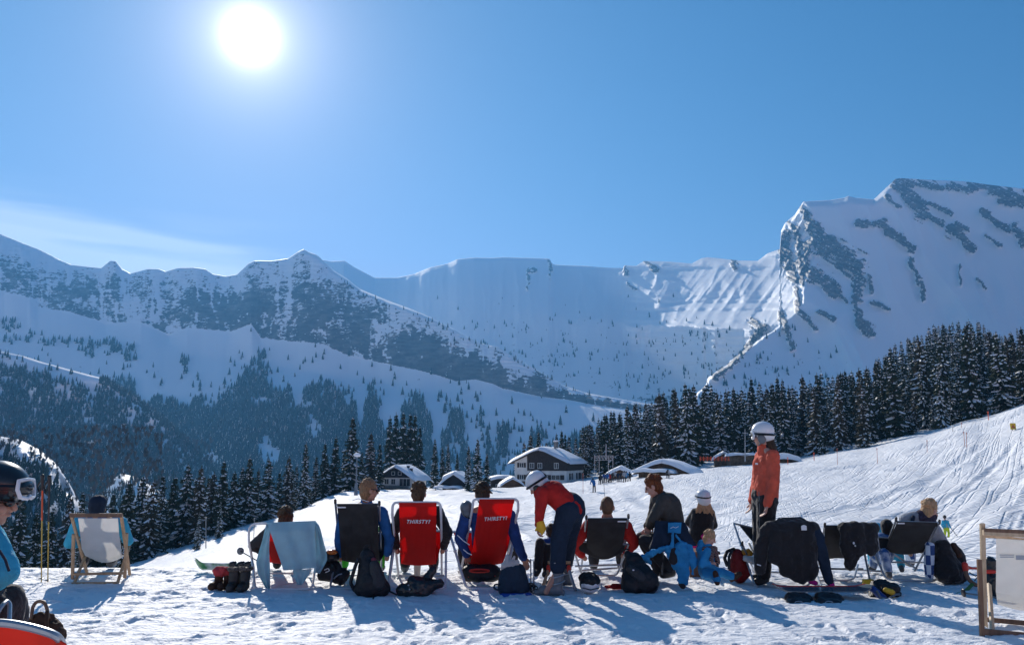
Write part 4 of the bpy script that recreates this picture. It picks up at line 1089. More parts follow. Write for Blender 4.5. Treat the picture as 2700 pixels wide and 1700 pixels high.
window(r, L, 5.3, 1.2, 3.0, 1.8, shutters=False, pane=3)
window(r, L, 1.0, -.9, 7.2, .7, shutters=False, pane=7)
for x in (3.1, 5.0): window(r, L, x, 4.0, .8, .8, shutters=False, at=-.27, pane=1)
b = MB(); b.prism([L(-1.6, -1.5, .35), L(8.6, -1.5, .35), L(8.6, -1.5, .5), L(-1.6, -1.5, .5)], L(0, 1.45, 0) - L(0, 0, 0)); b.build('balcony_floor', M_black, r, False)
for k in range(3):
    b = MB(); b.bar(L(-1.6, -1.5, .72 + .26 * k), L(8.6, -1.5, .72 + .26 * k), .06, .16); b.build('rail', M_black, r, False)
for x, y, z in ((6.3, 3.0, 5.6), (7.4, 2.6, 4.9)):
    b = MB(); b.box(L(x, y, z + .35), (.7, .8, .8), R(17)); d = b.build('dormer', M_black, r, False)
    b = MB(); b.box(L(x, y, z + .85), (1.1, 1.2, .25), R(17)); b.build('dormer_snow', M_roofsnow, r, False, parent=d)

def hut(name, label, px, D, th, z, w, l, eave, ridge, snow, wallmat, ov=1.0, wins=(), gable=None, base=-1.5):
    L = frame_at(px, D, th, z); r = thing(name, label, 'hut', L(0, 0, 0))
    b = MB(); body(b, L, w, l, eave, ridge, base=base); b.build('wall', wallmat, r, False)
    roofslabs(r, L, w, l, eave, ridge, ov * .85)
    b = MB(); snow_roof(b, L, w, l, eave + .05, ridge + .2, snow, ov, hip=.5); b.build('roof_snow', M_roofsnow, r)
    for q in wins: window(r, L, *q[:4], **(q[4] if len(q) > 4 else {}))
    return r, L
r, L = hut('hut', 'little snow-buried hut with dark gable and a snow-covered porch left of the spruce pair', 1168, 186, R(-14), -7.6, 6.0, 7, 2.0, 4.3, .8, M_black, 1.1, [(1.0, -.1, 1.2, .9, dict(shutters=False)), (3.6, -.1, 1.4, .9, dict(shutters=False))])
b = MB(); snow_roof(b, lambda x, y, z: L(x - 1.2, y - 2.4, z), 6.2, 2.2, 1.0, 1.35, .55, .3); b.build('porch_snow', M_roofsnow, r)
for x in (-1.0, 1.6, 4.6):
    b = MB(); b.bar(L(x, -2.2, -1.2), L(x, -2.2, 1.1), .14, .14); b.build('porch_post', M_black, r, False)
hut('hut', 'flat snow-covered roof behind the small buried hut', 1176, 206, R(5), -6.6, 5.6, 6, 1.8, 3.0, .7, M_timber)
hut('hut', 'low snow-topped hut between the spruce pair and the large chalet', 1296, 202, R(4), -7.4, 6.4, 7, 2.0, 2.7, .8, M_timber, 1.0, [(1.2, .2, 1.0, .8, dict(shutters=False))])
r, L = hut('shed', 'brown lean-to shed under a sloping snow roof against the large chalet', 1326, 190, R(8), -7.4, 4.6, 5, 1.4, 2.9, .6, M_brownwall, .8)
r, L = hut('barn', 'timber barn half buried in snow in the middle of the slope', 1682, 154, R(-26), -3.3, 10.0, 8.2, 1.1, 3.1, .85, M_timber2, 1.15)
b = MB(); snow_roof(b, lambda x, y, z: L(x - .2, y - 2.6, z), 7.6, 3.0, 1.05, 1.5, .65, .5); b.build('porch_snow', M_roofsnow, r)
b = MB()
for k in range(9): b.bar(L(3.0 + k * .5, -.06, 1.35), L(3.0 + k * .5, -.06, 1.35 + 1.5 - abs(k - 4) * .32), .4, .08, up=L(0, 1, 0) - L(0, 0, 0))
b.build('gable_boards', M_timber2, r, False)
hut('barn', 'small timber barn with snow roof at the forest edge, left of the long low one', 1884, 186, R(-12), -.9, 4.2, 6, 1.1, 2.5, .55, M_timber2, .6)
hut('barn', 'long low timber barn with flat snow roof behind the woman in orange', 1926, 180, R(-3), -.9, 6.6, 5, 1.75, 2.0, .55, M_timber2, .5)
hut('barn', 'barn swallowed by a rounded snow roof right of the woman in orange', 2026, 182, R(-4), -.9, 6.6, 6, .5, 1.3, 1.3, M_timber2, .9)
hut('hut', 'brown lift hut under a dome of snow next to the queue of skiers', 1606, 165, R(-12), -3.9, 4.6, 5, .9, 2.2, .8, M_brownwall, 1.2)

M_steel = mat('galvanised_steel', (0.35, 0.37, 0.40), .45, .8)
M_lamp = mat('grey_painted_mast', (0.16, 0.19, 0.23), .6)
# lamp post
g = P_slope(940, 158); g.x = P(940, 1250, 158).x
r = thing('lamp_post', 'grey lamp post with a snow-capped head before the tall spruce', 'lamp post', g)
t_ = P(940, 1203, 158).z
b = MB(); b.tube([g - Vector((0, 0, .5)), Vector((g.x, g.y, g.z + 2.4))], [.42, .30], 8); b.build('plinth', M_lamp, r)
b = MB(); b.tube([Vector((g.x, g.y, g.z + 2.3)), Vector((g.x, g.y, t_))], [.16, .10], 8); b.build('mast', M_lamp, r)
b = MB(); b.box((g.x, g.y, t_), (.9, .6, .25)); b.build('lamp_head', M_lamp, r, False)
b = MB(); b.ball((g.x, g.y, t_ + .3), (.75, .6, .45)); b.build('snow_cap', M_roofsnow, r)
# lift gantry
r = thing('lift_gantry', 'steel lattice gantry of the ski lift above the queue', 'lift tower', P(1590, 1246, 140))
def lat(a, b_, D, w=.09):
    q = MB(); q.bar(P(a[0], a[1], D), P(b_[0], b_[1], D), w, w); return q
for D in (140, 143):
    for x in (1568, 1580, 1604, 1616): lat((x, 1200), (x, 1246), D).build('post', M_steel, r, False)
    for y in (1201, 1206, 1212): lat((1566, y), (1618, y), D).build('beam', M_steel, r, False)
    for k in range(6): lat((1568 + 8 * k, 1201), (1576 + 8 * k, 1212), D, .06).build('brace', M_steel, r, False)
lat((1598, 1170), (1598, 1212), 141, .14).build('mast', M_steel, r, False)
# lift mast
D = 172; x_ = P(1964, 1170, D).x
r = thing('lift_mast', 'slender lift mast with a short crossbar before the forest', 'mast', (x_, D, P(1964, 1212, D).z - .5))
b = MB(); b.tube([P(1964.5, 1216, D), P(1964.5, 1130, D)], [.12, .06], 7); b.build('pole', M_steel, r)
b = MB(); b.bar(P(1958, 1141, D), P(1972, 1141, D), .14, .14); b.build('crossbar', M_steel, r, False)
# orange net fence by the forest edge
M_orange = mat('orange_plastic', (0.75, 0.09, 0.02), .6)
r = thing('net_fence', 'orange safety net on stakes in front of the forest', 'fence', P(1850, 1213, 176))
for k in range(9):
    px = 1846 + 9.5 * k
    b = MB(); b.tube([P(px, 1215, 176), P(px, 1203, 176)], .06, 6); b.build('stake', M_orange, r)
b = MB()
for k in range(5): b.bar(P(1846, 1205 + 1.8 * k, 176), P(1922, 1205 + 1.8 * k, 176), .03, .035)
b.build('net', M_orange, r, False)

def marker(px, y1, y0, D, label, m_, rr_=.035, group='piste marker poles', lean=0):
    g = P(px, y0, D)
    z = slope_at(g.x, g.y)
    top = P(px + lean, y1, D)
    r = thing('piste_pole', label, 'marker pole', (g.x, g.y, z), group)
    b = MB(); b.tube([Vector((g.x, g.y, z - .3)), top], rr_, 7); b.build('pole', m_, r)
    b = MB(); b.tube([top - Vector((0, 0, .22)), top + Vector((0, 0, .03))], rr_ * 1.7, 7); b.build('tip', m_, r)
M_pole = mat('faded_red_pole', (0.45, 0.12, 0.07), .6); M_grey = mat('grey_pole', (.18, .19, .2), .6)
for i, (px, y1, y0, D, ln) in enumerate(((2207, 1182, 1205, 122, 0), (2312, 1181, 1202, 112, 0), (2444, 1160, 1187, 104, 0), (2543, 1138, 1168, 98, -2), (2548, 1140, 1175, 96, 0), (2535, 1114, 1131, 132, 0))):
    marker(px, y1, y0, D, 'thin red piste marker pole on the bank at right', M_pole, .03, 'thin red poles on the right bank', ln)
marker(2146, 1193, 1207, 150, 'thick orange marker at the forest edge right of the barns', M_orange, .06, None)
marker(2605, 1085, 1096, 136, 'orange marker at the trees high on the right slope', M_orange, .06, None)
marker(2077, 1205, 1220, 150, 'orange marker before the snow-swallowed barn', M_orange, .05, None)
marker(1537, 1248, 1275, 105, 'thin red marker pole in front of the large chalet', M_pole, .03, None)
marker(1595, 1258, 1282, 92, 'thin grey leaning pole on the open slope below the lift', M_grey, .03, None, -4)
marker(543, 1364, 1452, 108, 'tall thin pole in front of the left spruces', M_grey, .07, None)
marker(671, 1366, 1400, 82, 'thin rope pole on the slope behind the towel chair', M_grey, .04, None)
# warning sign
D = 100
g = P(2671, 1160, D); z = slope_at(g.x, D)
r = thing('warning_sign', 'yellow warning sign on a thin post on the right slope', 'sign', (g.x, D, z))
b = MB(); b.tube([Vector((g.x, D, z - .3)), P(2671, 1118, D)], .04, 6); b.build('post', M_grey, r)
M_yel = mat('sign_yellow', (0.75, 0.50, 0.03), .5)
c = P(2671, 1123.5, D - .06)
b = MB(); b.box(c, (.72, .04, .80)); pl = b.build('board', M_yel, r, False)
b = MB(); b.prism([c + Vector((-.26, -.035, -.22)), c + Vector((.26, -.035, -.22)), c + Vector((0, -.035, .26))], (0, .012, 0)); b.build('triangle', M_pole, r, False, parent=pl)
g = P(2512, 1140, 128); z = slope_at(g.x, 128)
r = thing('slope_sign', 'small pale sign on a post at the edge of the right forest', 'sign', (g.x, 128, z))
b = MB(); b.tube([Vector((g.x, 128, z - .2)), P(2512, 1121, 128)], .04, 6); b.build('post', M_grey, r)
b = MB(); b.box(P(2512, 1123.5, 127.9), (.55, .05, .4)); b.build('board', M_frame, r, False)
# ================================================================== people, chairs, bags in the foreground
Q = P
def onb(fd, up=(0, 0, 1)):
    y = Vector(fd).normalized(); x = y.cross(Vector(up)).normalized(); z = x.cross(y)
    return Matrix((x, y, z)).transposed()
M_skin = mat('skin', (0.52, 0.27, 0.19), .55, noise=.12, nscale=14, spec=.35)
M_skin2 = mat('pale_skin', (0.60, 0.34, 0.26), .55, noise=.12, nscale=14, spec=.35)
M_dark = mat('black_lens', (0.01, 0.01, 0.012), .12, spec=.7)
def hairmat(name, c1, c2):
    m = bpy.data.materials.new(name); m.use_nodes = True; t = m.node_tree; b = t.nodes['Principled BSDF']
    b.inputs['Roughness'].default_value = .6; b.inputs['Specular IOR Level'].default_value = .3
    mp = N(t, 'ShaderNodeMapping'); mp.inputs['Scale'].default_value = (60, 60, 9); t.links.new(N(t, 'ShaderNodeTexCoord').outputs['Object'], mp.inputs[0])
    n = N(t, 'ShaderNodeTexNoise'); n.inputs['Scale'].default_value = 1.6; n.inputs['Detail'].default_value = 4; n.inputs['Distortion'].default_value = .8; t.links.new(mp.outputs[0], n.inputs['Vector'])
    t.links.new(mixc(t, ramp(t, n.outputs[0], .35, .65), c1, c2), b.inputs['Base Color'])
    tr = N(t, 'ShaderNodeBsdfTranslucent'); tr.inputs[0].default_value = (*c1, 1); mx = N(t, 'ShaderNodeMixShader'); mx.inputs[0].default_value = .18; t.links.new(b.outputs[0], mx.inputs[1]); t.links.new(tr.outputs[0], mx.inputs[2]); t.links.new(mx.outputs[0], t.nodes['Material Output'].inputs[0])
    bp = N(t, 'ShaderNodeBump'); bp.inputs['Distance'].default_value = .012; bp.inputs['Strength'].default_value = .9
    t.links.new(n.outputs[0], bp.inputs['Height']); t.links.new(bp.outputs[0], b.inputs['Normal'])
    return m
H_brown = hairmat('brown_hair', (0.14, 0.08, 0.04), (0.05, 0.03, 0.018)); H_dark = hairmat('dark_brown_hair', (0.09, 0.055, 0.035), (0.03, 0.02, 0.014))
H_red = hairmat('auburn_hair', (0.28, 0.085, 0.028), (0.09, 0.028, 0.012)); H_blond = hairmat('blond_hair', (0.68, 0.43, 0.24), (0.46, 0.27, 0.14)); H_shave = hairmat('cropped_hair', (0.21, 0.115, 0.065), (0.14, 0.075, 0.045)); H_fair = hairmat('sandy_hair', (0.42, 0.24, 0.13), (0.25, 0.135, 0.07))

def hand(b, w, d, pn, k=1.0, curl=.5, thumb=1):
    d = Vector(d).normalized(); pn = Vector(pn); pn = (pn - pn.project(d)).normalized(); s = d.cross(pn)
    p = w + d * .085 * k
    b.cap(w, .026 * k, w + d * .03 * k + s * .018 * k, .022 * k); 
    for o in (-.028, -.009, .010, .028): b.cap(w + d * .02 * k, .017 * k, p + s * o * k, .0125 * k, n=8)
    for o, l in ((-.030, .058), (-.010, .074), (.011, .080), (.031, .070)):
        a = p + s * o * k
        c = a + (d * math.cos(curl) + pn * math.sin(curl)).normalized() * l * .5 * k
        e = c + (d * math.cos(curl * 2.1) + pn * math.sin(curl * 2.1)).normalized() * l * .5 * k
        b.cap(a, .0105 * k, c, .0095 * k, n=8); b.cap(c, .0095 * k, e, .0078 * k, n=8)
    a = w + d * .02 * k + s * .026 * thumb * k
    c = a + (d * .75 + s * thumb * .6 + pn * .35).normalized() * .042 * k
    b.cap(a, .014 * k, c, .0115 * k, n=8); b.cap(c, .0115 * k, c + (d * .9 + pn * .5).normalized() * .032 * k, .009 * k, n=8)

def figure(name, label, J, fd=(0, 1, 0), k=1.0, skin=None, hair=None, hstyle='short', top=None, bot=None, shoe=None, group=None, coll=True, eyes=True, fine=.009, glove=None, curl=.5, pn=None, bulk=1.0, base=None, hidehands=False, legs=True, up=(0, 0, 1), shaft=.0, bb=1.0):
    skin = skin or M_skin
    V = {a: Vector(c) for a, c in J.items()}
    V.setdefault('neck', V['head'] - Vector((0, 0, .15)) * k)
    bs = base if base is not None else Vector((V['pelvis'].x, V['pelvis'].y, 0))
    r = thing('person', label, cat_(name), bs, group)
    Rm = onb(fd, up); h = V['head']; q = lambda x, y, z: h + Rm @ Vector((x, y, z)) * k
    side = (V['sR'] - V['sL']).normalized()
    fwd = side.cross(Vector((0, 0, 1)))
    b = MB()
    b.ball(q(0, -.012, .02), (.074 * k, .094 * k, .098 * k), Rm); b.ball(q(0, .018, -.045), (.058 * k, .066 * k, .070 * k), Rm)
    b.ball(q(0, .055, -.088), .026 * k); b.cap(q(0, .083, .012), .012 * k, q(0, .104, -.022), .015 * k); b.ball(q(0, .076, .026), (.05 * k, .018 * k, .012 * k), Rm)
    b.ball(q(0, .083, -.057), (.024 * k, .014 * k, .010 * k), Rm)
    for e in (-1, 1): b.ball(q(.078 * e, -.008, -.012), (.011 * k, .02 * k, .032 * k), Rm); b.ball(q(.04 * e, .065, -.03), .024 * k)
    b.cap(q(0, -.02, -.06), .052 * k, V['neck'], .058 * k)
    b.cap(V['neck'], .06 * k, V['chest'], .12 * k); b.cap(V['chest'], .125 * k, V['pelvis'], .125 * k)
    for s_, e_, h_ in (('sL', 'eL', 'hL'), ('sR', 'eR', 'hR')):
        b.cap(V['neck'], .05 * k, V[s_], .05 * k); b.cap(V[s_], .05 * k, V[e_], .04 * k); b.cap(V[e_], .04 * k, V[h_], .026 * k)
        if not hidehands:
            d = (V[h_] - V[e_]).normalized(); p_ = Vector(pn) if pn else (Vector((0, 0, -1)) if abs(d.z) < .7 else fwd)
            hand(b, V[h_], d, p_, k, curl, 1 if s_ == 'sL' else -1)
        else: b.cap(V[h_], .03 * k, V[h_] + (V[h_] - V[e_]).normalized() * .08 * k, .03 * k)
    if legs:
        for s_ in 'LR':
            b.cap(V['pelvis'], .09 * k, V['hip' + s_], .085 * k); b.cap(V['hip' + s_], .08 * k, V['k' + s_], .055 * k); b.cap(V['k' + s_], .055 * k, V['a' + s_], .038 * k); b.cap(V['a' + s_], .036 * k, V['t' + s_], .03 * k)
    b.melt('body', skin, r, fine, 3)
    if top:
        b = MB(); u = k * bulk; fwd_ = 1
        b.cap(V['sL'], .072 * u, V['sR'], .072 * u, 14, .9, fwd)
        b.cap(V['chest'] + side * .035 * k, .140 * u, V['pelvis'] + side * .03 * k, .142 * u, 16, .86, fwd); b.cap(V['chest'] - side * .035 * k, .140 * u, V['pelvis'] - side * .03 * k, .142 * u, 16, .86, fwd)
        b.cap((V['sL'] + V['sR']) * .5, .095 * u, V['chest'], .13 * u)
        for s_, e_, h_ in (('sL', 'eL', 'hL'), ('sR', 'eR', 'hR')):
            b.cap(V[s_], .070 * u, V[e_], .057 * u, 12); b.cap(V[e_], .057 * u, V[e_].lerp(V[h_], .93), .044 * u, 12)
            a = V[e_].lerp(V[h_], .84); c = V[e_].lerp(V[h_], .94); b.cap(a, .047 * u, c, .047 * u)
        if coll:
            b.cap(V['neck'] - Vector((0, 0, .04 * k)), .070 * u, V['neck'] + (h - V['neck']) * .14, .062 * u)
        b.melt('jacket', top, r, .013 * max(k, .7), 2, .016 * k, .05)
    if bot and legs:
        b = MB()
        kk = k; k = k * bb; b.cap(V['hipL'], .115 * k, V['hipR'], .115 * k); b.ball(V['pelvis'], .14 * k)
        for s_ in 'LR':
            b.cap(V['hip' + s_], .108 * k, V['k' + s_], .078 * k); b.cap(V['k' + s_], .080 * k, V['k' + s_].lerp(V['a' + s_], .93 - shaft), .070 * k)
        k = kk; b.melt('trousers', bot, r, .014 * max(k, .7), 2, .020 * k, .06)
    if shoe and legs:
        for s_ in 'LR':
            b = MB(); a, t_ = V['a' + s_], V['t' + s_]
            b.cap(V['k' + s_].lerp(a, .72), .058 * k, a, .056 * k); b.cap(a + Vector((0, 0, -.02 * k)), .056 * k, t_, .047 * k); d = (a - t_).normalized(); b.ball(a + d * .025 * k + Vector((0, 0, -.035 * k)), .045 * k)
            b.melt('boot', shoe, r, .011, 2)
    if hair:
        b = MB()
        if hstyle == 'shaved':
            b.ball(q(0, -.018, .027), (.0775 * k, .094 * k, .098 * k), Rm); b.ball(q(0, -.03, -.035), (.066 * k, .066 * k, .055 * k), Rm)
            b.melt('hair', hair, r, .008, 1, .004, .02)
        else:
            b.ball(q(0, -.022, .035), (.086 * k, .098 * k, .100 * k), Rm); b.ball(q(0, -.045, -.025), (.080 * k, .070 * k, .080 * k), Rm); b.ball(q(0, -.045, -.07), (.062 * k, .045 * k, .06 * k), Rm)
            rd = random.Random(hash(label) % 1000 if False else len(label))
            nb_ = {'short': 40, 'curly': 90, 'tousled': 70, 'long': 40, 'bun': 40}[hstyle]
            for i in range(nb_):
                a = rd.uniform(0, 6.28); e_ = rd.uniform(-.25, 1.5)
                p = Vector((math.cos(a) * math.cos(e_) * .085, -.026 + math.sin(a) * math.cos(e_) * .098, .035 + math.sin(e_) * .1))
                if p.y > .035 and p.z < .06: continue
                rr_ = rd.uniform(.010, .019) if hstyle != 'short' else rd.uniform(.008, .013)
                d = Vector((rd.uniform(-1, 1), rd.uniform(-.9, .6), rd.uniform(-1.2, .4))) * (.028 if hstyle == 'short' else .035)
                b.cap(q(*p), rr_ * k, q(*(p * 1.03 + d)), rr_ * .35 * k, n=7)
            if hstyle == 'bun':
                b.ball(q(.02, -.105, .06), .04 * k)
                for i in range(8): b.cap(q(rd.uniform(-.02, .06), -.12, rd.uniform(.02, .09)), .014 * k, q(rd.uniform(-.02, .06), -.14, rd.uniform(.02, .1)), .006 * k, 6)
            if hstyle == 'long':
                for i in range(34):
                    t_ = i / 33; x0 = (t_ - .5) * .15
                    p0 = q(x0, -.055 - .03 * math.cos((t_ - .5) * 3), -.02)
                    L_ = rd.uniform(.28, .38) * k
                    p1 = p0 + Vector((x0 * .5 + rd.uniform(-.015, .015), rd.uniform(-.03, .0), -L_ * .5)); p2 = p0 + Vector((x0 * 1.1 + rd.uniform(-.03, .03), rd.uniform(-.02, .03), -L_))
                    b.cap(p0, .017 * k, p1, .012 * k, 6); b.cap(p1, .012 * k, p2, .004 * k, 6)
            b.melt('hair', hair, r, .0075, 1, .006, .02)
    if eyes:
        for e in (-1, 1):
            b = MB(); b.ball(q(.030 * e, .082, .006), (.011 * k, .006 * k, .006 * k), Rm, 8, 6); b.build('eye', M_dark, r)
    r['_'] = 0; del r['_']
    return r, q, Rm, V
def cat_(n): return n
def seated(label, head, D, sL, sR, eL, eR, hL=None, hR=None, k=1.0, spread=.17, knee_z=.52, foot=1.0, **kw):
    """someone sitting in a deckchair facing up the valley"""
    h = Q(head[0], head[1], D); cx = h.x
    J = dict(head=h, neck=h + Vector((0, -.01, -.15 * k)))
    J['sL'] = Q(sL[0], sL[1], D + .10); J['sR'] = Q(sR[0], sR[1], D + .10); J['eL'] = Q(eL[0], eL[1], D + .22); J['eR'] = Q(eR[0], eR[1], D + .22)
    m = (J['sL'] + J['sR']) * .5
    J['neck'] = Vector((m.x * .5 + h.x * .5, D + .05, h.z - .15 * k))
    J['hL'] = Q(hL[0], hL[1], D + .34) if hL else J['eL'] + Vector((.10, .22, -.02)) * k
    J['hR'] = Q(hR[0], hR[1], D + .34) if hR else J['eR'] + Vector((-.10, .22, -.02)) * k
    cx = m.x; fan = lambda dy: cx * (1 + .85 * dy / D)
    J['chest'] = Vector((fan(.2), D + .20, m.z - .12 * k)); J['pelvis'] = Vector((fan(.5), D + .56, max(.40, m.z - .5)))
    pz = J['pelvis'].z
    for s_, e in (('L', -1), ('R', 1)):
        J['hip' + s_] = Vector((fan(.6) + e * .10 * k, D + .62, pz)); J['k' + s_] = Vector((fan(1.0) + e * spread, D + .62 + .36 * k, knee_z * (k ** .5)))
        J['a' + s_] = Vector((fan(1.1) + e * spread * 1.05, D + .62 + .46 * k * foot, .10)); J['t' + s_] = Vector((fan(1.25) + e * spread * 1.15, D + .62 + .64 * k * foot, .06))
    return figure('person', label, J, k=k, **kw)
def helmet(r, q, Rm, k, shell, band=None, goggles=None, pads=None, lens=None, low=True, strapz=.03):
    b = MB()
    b.ball(q(0, -.022, .058), (.108 * k, .126 * k, .104 * k), Rm, 24, 16); b.ball(q(0, -.058, .0), (.100 * k, .088 * k, .085 * k), Rm, 20, 12); b.cap(q(-.05, .078, .075), .022 * k, q(.05, .078, .075), .022 * k)
    b.melt('helmet', shell, r, .0085, 3)
    if pads:
        b = MB()
        for e in (-1, 1): b.ball(q(.080 * e, .0, -.035), (.026 * k, .05 * k, .062 * k), Rm)
        b.cap(q(-.075, .02, -.085), .012 * k, q(0, .055, -.125), .010 * k); b.cap(q(.075, .02, -.085), .012 * k, q(0, .055, -.125), .010 * k)
        b.melt('ear_pads', pads, r, .0085, 2)
    if band:
        b = MB(); pts = []
        for i in range(28):
            a = 6.283 * i / 28; pts.append(q(math.cos(a) * .112, -.018 + math.sin(a) * .131, strapz + .018 * math.sin(a)))
        b.tube(pts, .0135 * k, 6, closed=True); b.build('goggle_strap', band, r)
    if goggles:
        b = MB()
        pts = [q(x, .072 + .035 * math.cos(x * 14), strapz + .002 + z) for x, z in ((-.085, 0), (-.075, .036), (0, .042), (.075, .036), (.085, 0), (.07, -.036), (.02, -.042), (0, -.03), (-.02, -.042), (-.07, -.036))]
        b.tube(pts, .014 * k, 7, closed=True); b.build('goggle_frame', goggles, r)
        b = MB(); b.ball(q(0, .072, strapz), (.078 * k, .036 * k, .036 * k), Rm, 16, 10); b.build('goggle_lens', lens or M_dark, r)
def shades(r, q, k=1.0, m_=None):
    b = MB()
    b.ball(q(.034, .088, .006), (.028 * k, .02 * k, .02 * k)); b.ball(q(-.034, .088, .006), (.028 * k, .02 * k, .02 * k))
    for e in (-1, 1): b.cap(q(.062 * e, .085, .012), .005 * k, q(.086 * e, -.01, .012), .005 * k, 6)
    b.cap(q(-.03, .1, .012), .005 * k, q(.03, .1, .012), .005 * k, 6)
    b.build('sunglasses', m_ or M_dark, r)

# cloths
C_blue = cloth('blue_jacket', (0.020, 0.13, 0.38)); C_lblue = cloth('sky_blue_jacket', (0.05, 0.42, 0.62)); C_black = cloth('black_cloth', (0.020, 0.018, 0.020), sheen=.25); C_navy = cloth('navy_cloth', (0.014, 0.028, 0.055))
C_red = cloth('red_jacket', (0.50, 0.022, 0.018)); C_orange = cloth('coral_jacket', (0.78, 0.13, 0.075), trans=.12); C_grey = cloth('charcoal_quilted_cloth', (0.062, 0.060, 0.056)); C_green = cloth('bright_green_trousers', (0.05, 0.42, 0.03))
C_royal = cloth('royal_blue_coat', (0.022, 0.07, 0.26)); C_cyan = cloth('bright_blue_suit', (0.03, 0.27, 0.55)); C_sweater = cloth('light_grey_sweater', (0.36, 0.38, 0.42), bscale=60); C_pink = cloth('pink_cloth', (0.75, 0.02, 0.25)); C_brown = cloth('brown_cloth', (0.07, 0.035, 0.022)); C_dgrey = cloth('dark_grey_cloth', (.035, .035, .04))
S_boot = mat('dark_boot_leather', (0.03, 0.027, 0.025), .55, noise=.4); S_grey = mat('grey_boot', (.12, .115, .11), .6, noise=.3)
P_white = mat('white_plastic', (0.72, 0.73, 0.75), .25, spec=.5, coat=.3); P_black = mat('black_plastic', (0.012, 0.012, 0.014), .28, spec=.5); P_grey = mat('grey_plastic', (0.13, 0.15, 0.17), .35, spec=.5)
T_white = mat('white_tube', (0.70, 0.71, 0.73), .3, spec=.5, noise=.08); T_alu = mat('aluminium_tube', (0.42, 0.44, 0.47), .35, .7); T_dark = mat('dark_tube', (.10, .11, .12), .4, .4)
def wood(name, c1, c2):
    m = bpy.data.materials.new(name); m.use_nodes = True; t = m.node_tree; b = t.nodes['Principled BSDF']; b.inputs['Roughness'].default_value = .6
    mp = N(t, 'ShaderNodeMapping'); mp.inputs['Scale'].default_value = (22, 22, 3); t.links.new(N(t, 'ShaderNodeTexCoord').outputs['Object'], mp.inputs[0])
    n = N(t, 'ShaderNodeTexNoise'); n.inputs['Scale'].default_value = 1.5; n.inputs['Detail'].default_value = 6; t.links.new(mp.outputs[0], n.inputs['Vector'])
    t.links.new(mixc(t, ramp(t, n.outputs[0], .3, .7), c1, c2), b.inputs['Base Color']); return m
W_beech = wood('beech_wood', (0.52, 0.34, 0.20), (0.40, 0.24, 0.13)); W_dark = wood('brown_wood', (0.22, 0.12, 0.07), (0.13, 0.07, 0.04)); W_pale = wood('pale_wood', (0.62, 0.46, 0.30), (0.5, 0.35, 0.21))
F_red = mat('red_canvas', (0.80, 0.012, 0.008), .7, trans=.50, bump=.3, bscale=400, bdist=.001, noise=.08, nscale=5); F_white = mat('white_canvas', (0.80, 0.79, 0.77), .75, trans=.50, bump=.3, bscale=300, bdist=.001, noise=.05); F_black = mat('charcoal_canvas', (0.040, 0.038, 0.040), .8, trans=.22, noise=.35, nscale=7, bump=.4, bscale=18, bdist=.01); F_towel = cloth('pale_blue_towelling', (0.42, 0.66, 0.74), trans=.28, noise=.08, bump=.6, bscale=260, bdist=.003)

def lerp(a, b, t): return a + (b - a) * t
def pl_at(pts, t):
    n = len(pts) - 1; i = min(int(t * n), n - 1); f = t * n - i
    return tuple(pts[i][j] * (1 - f) + pts[i + 1][j] * f for j in range(len(pts[0])))
def drape(name, m_, root, left, right, nu=24, nv=26, fold=.012, nf=5, th=.008, seed=1, sag=0.0, label=None, parent=None, slump=0.0):
    """cloth spanned between two edges given as (image x, image y, distance)"""
    b = MB()
    def fn(u, v):
        l = pl_at(left, v); r_ = pl_at(right, v)
        px, py, D = [lerp(l[j], r_[j], u) for j in range(3)]
        py += sag * 4 * u * (1 - u) * v
        D += fold * math.sin(u * nf * 6.28 + seed + 1.5 * math.sin(v * 3 + seed)) * min(1, v * 2.5 + .1) + slump * 4 * u * (1 - u) * math.sin(v * 3.14) + .02 * (float(vn(u * 5 + seed, v * 5, seed)) - .5)
        return Q(px, py, D)
    b.sheet(fn, nu, nv, th)
    return b.build(name, m_, root, label=label, parent=parent)

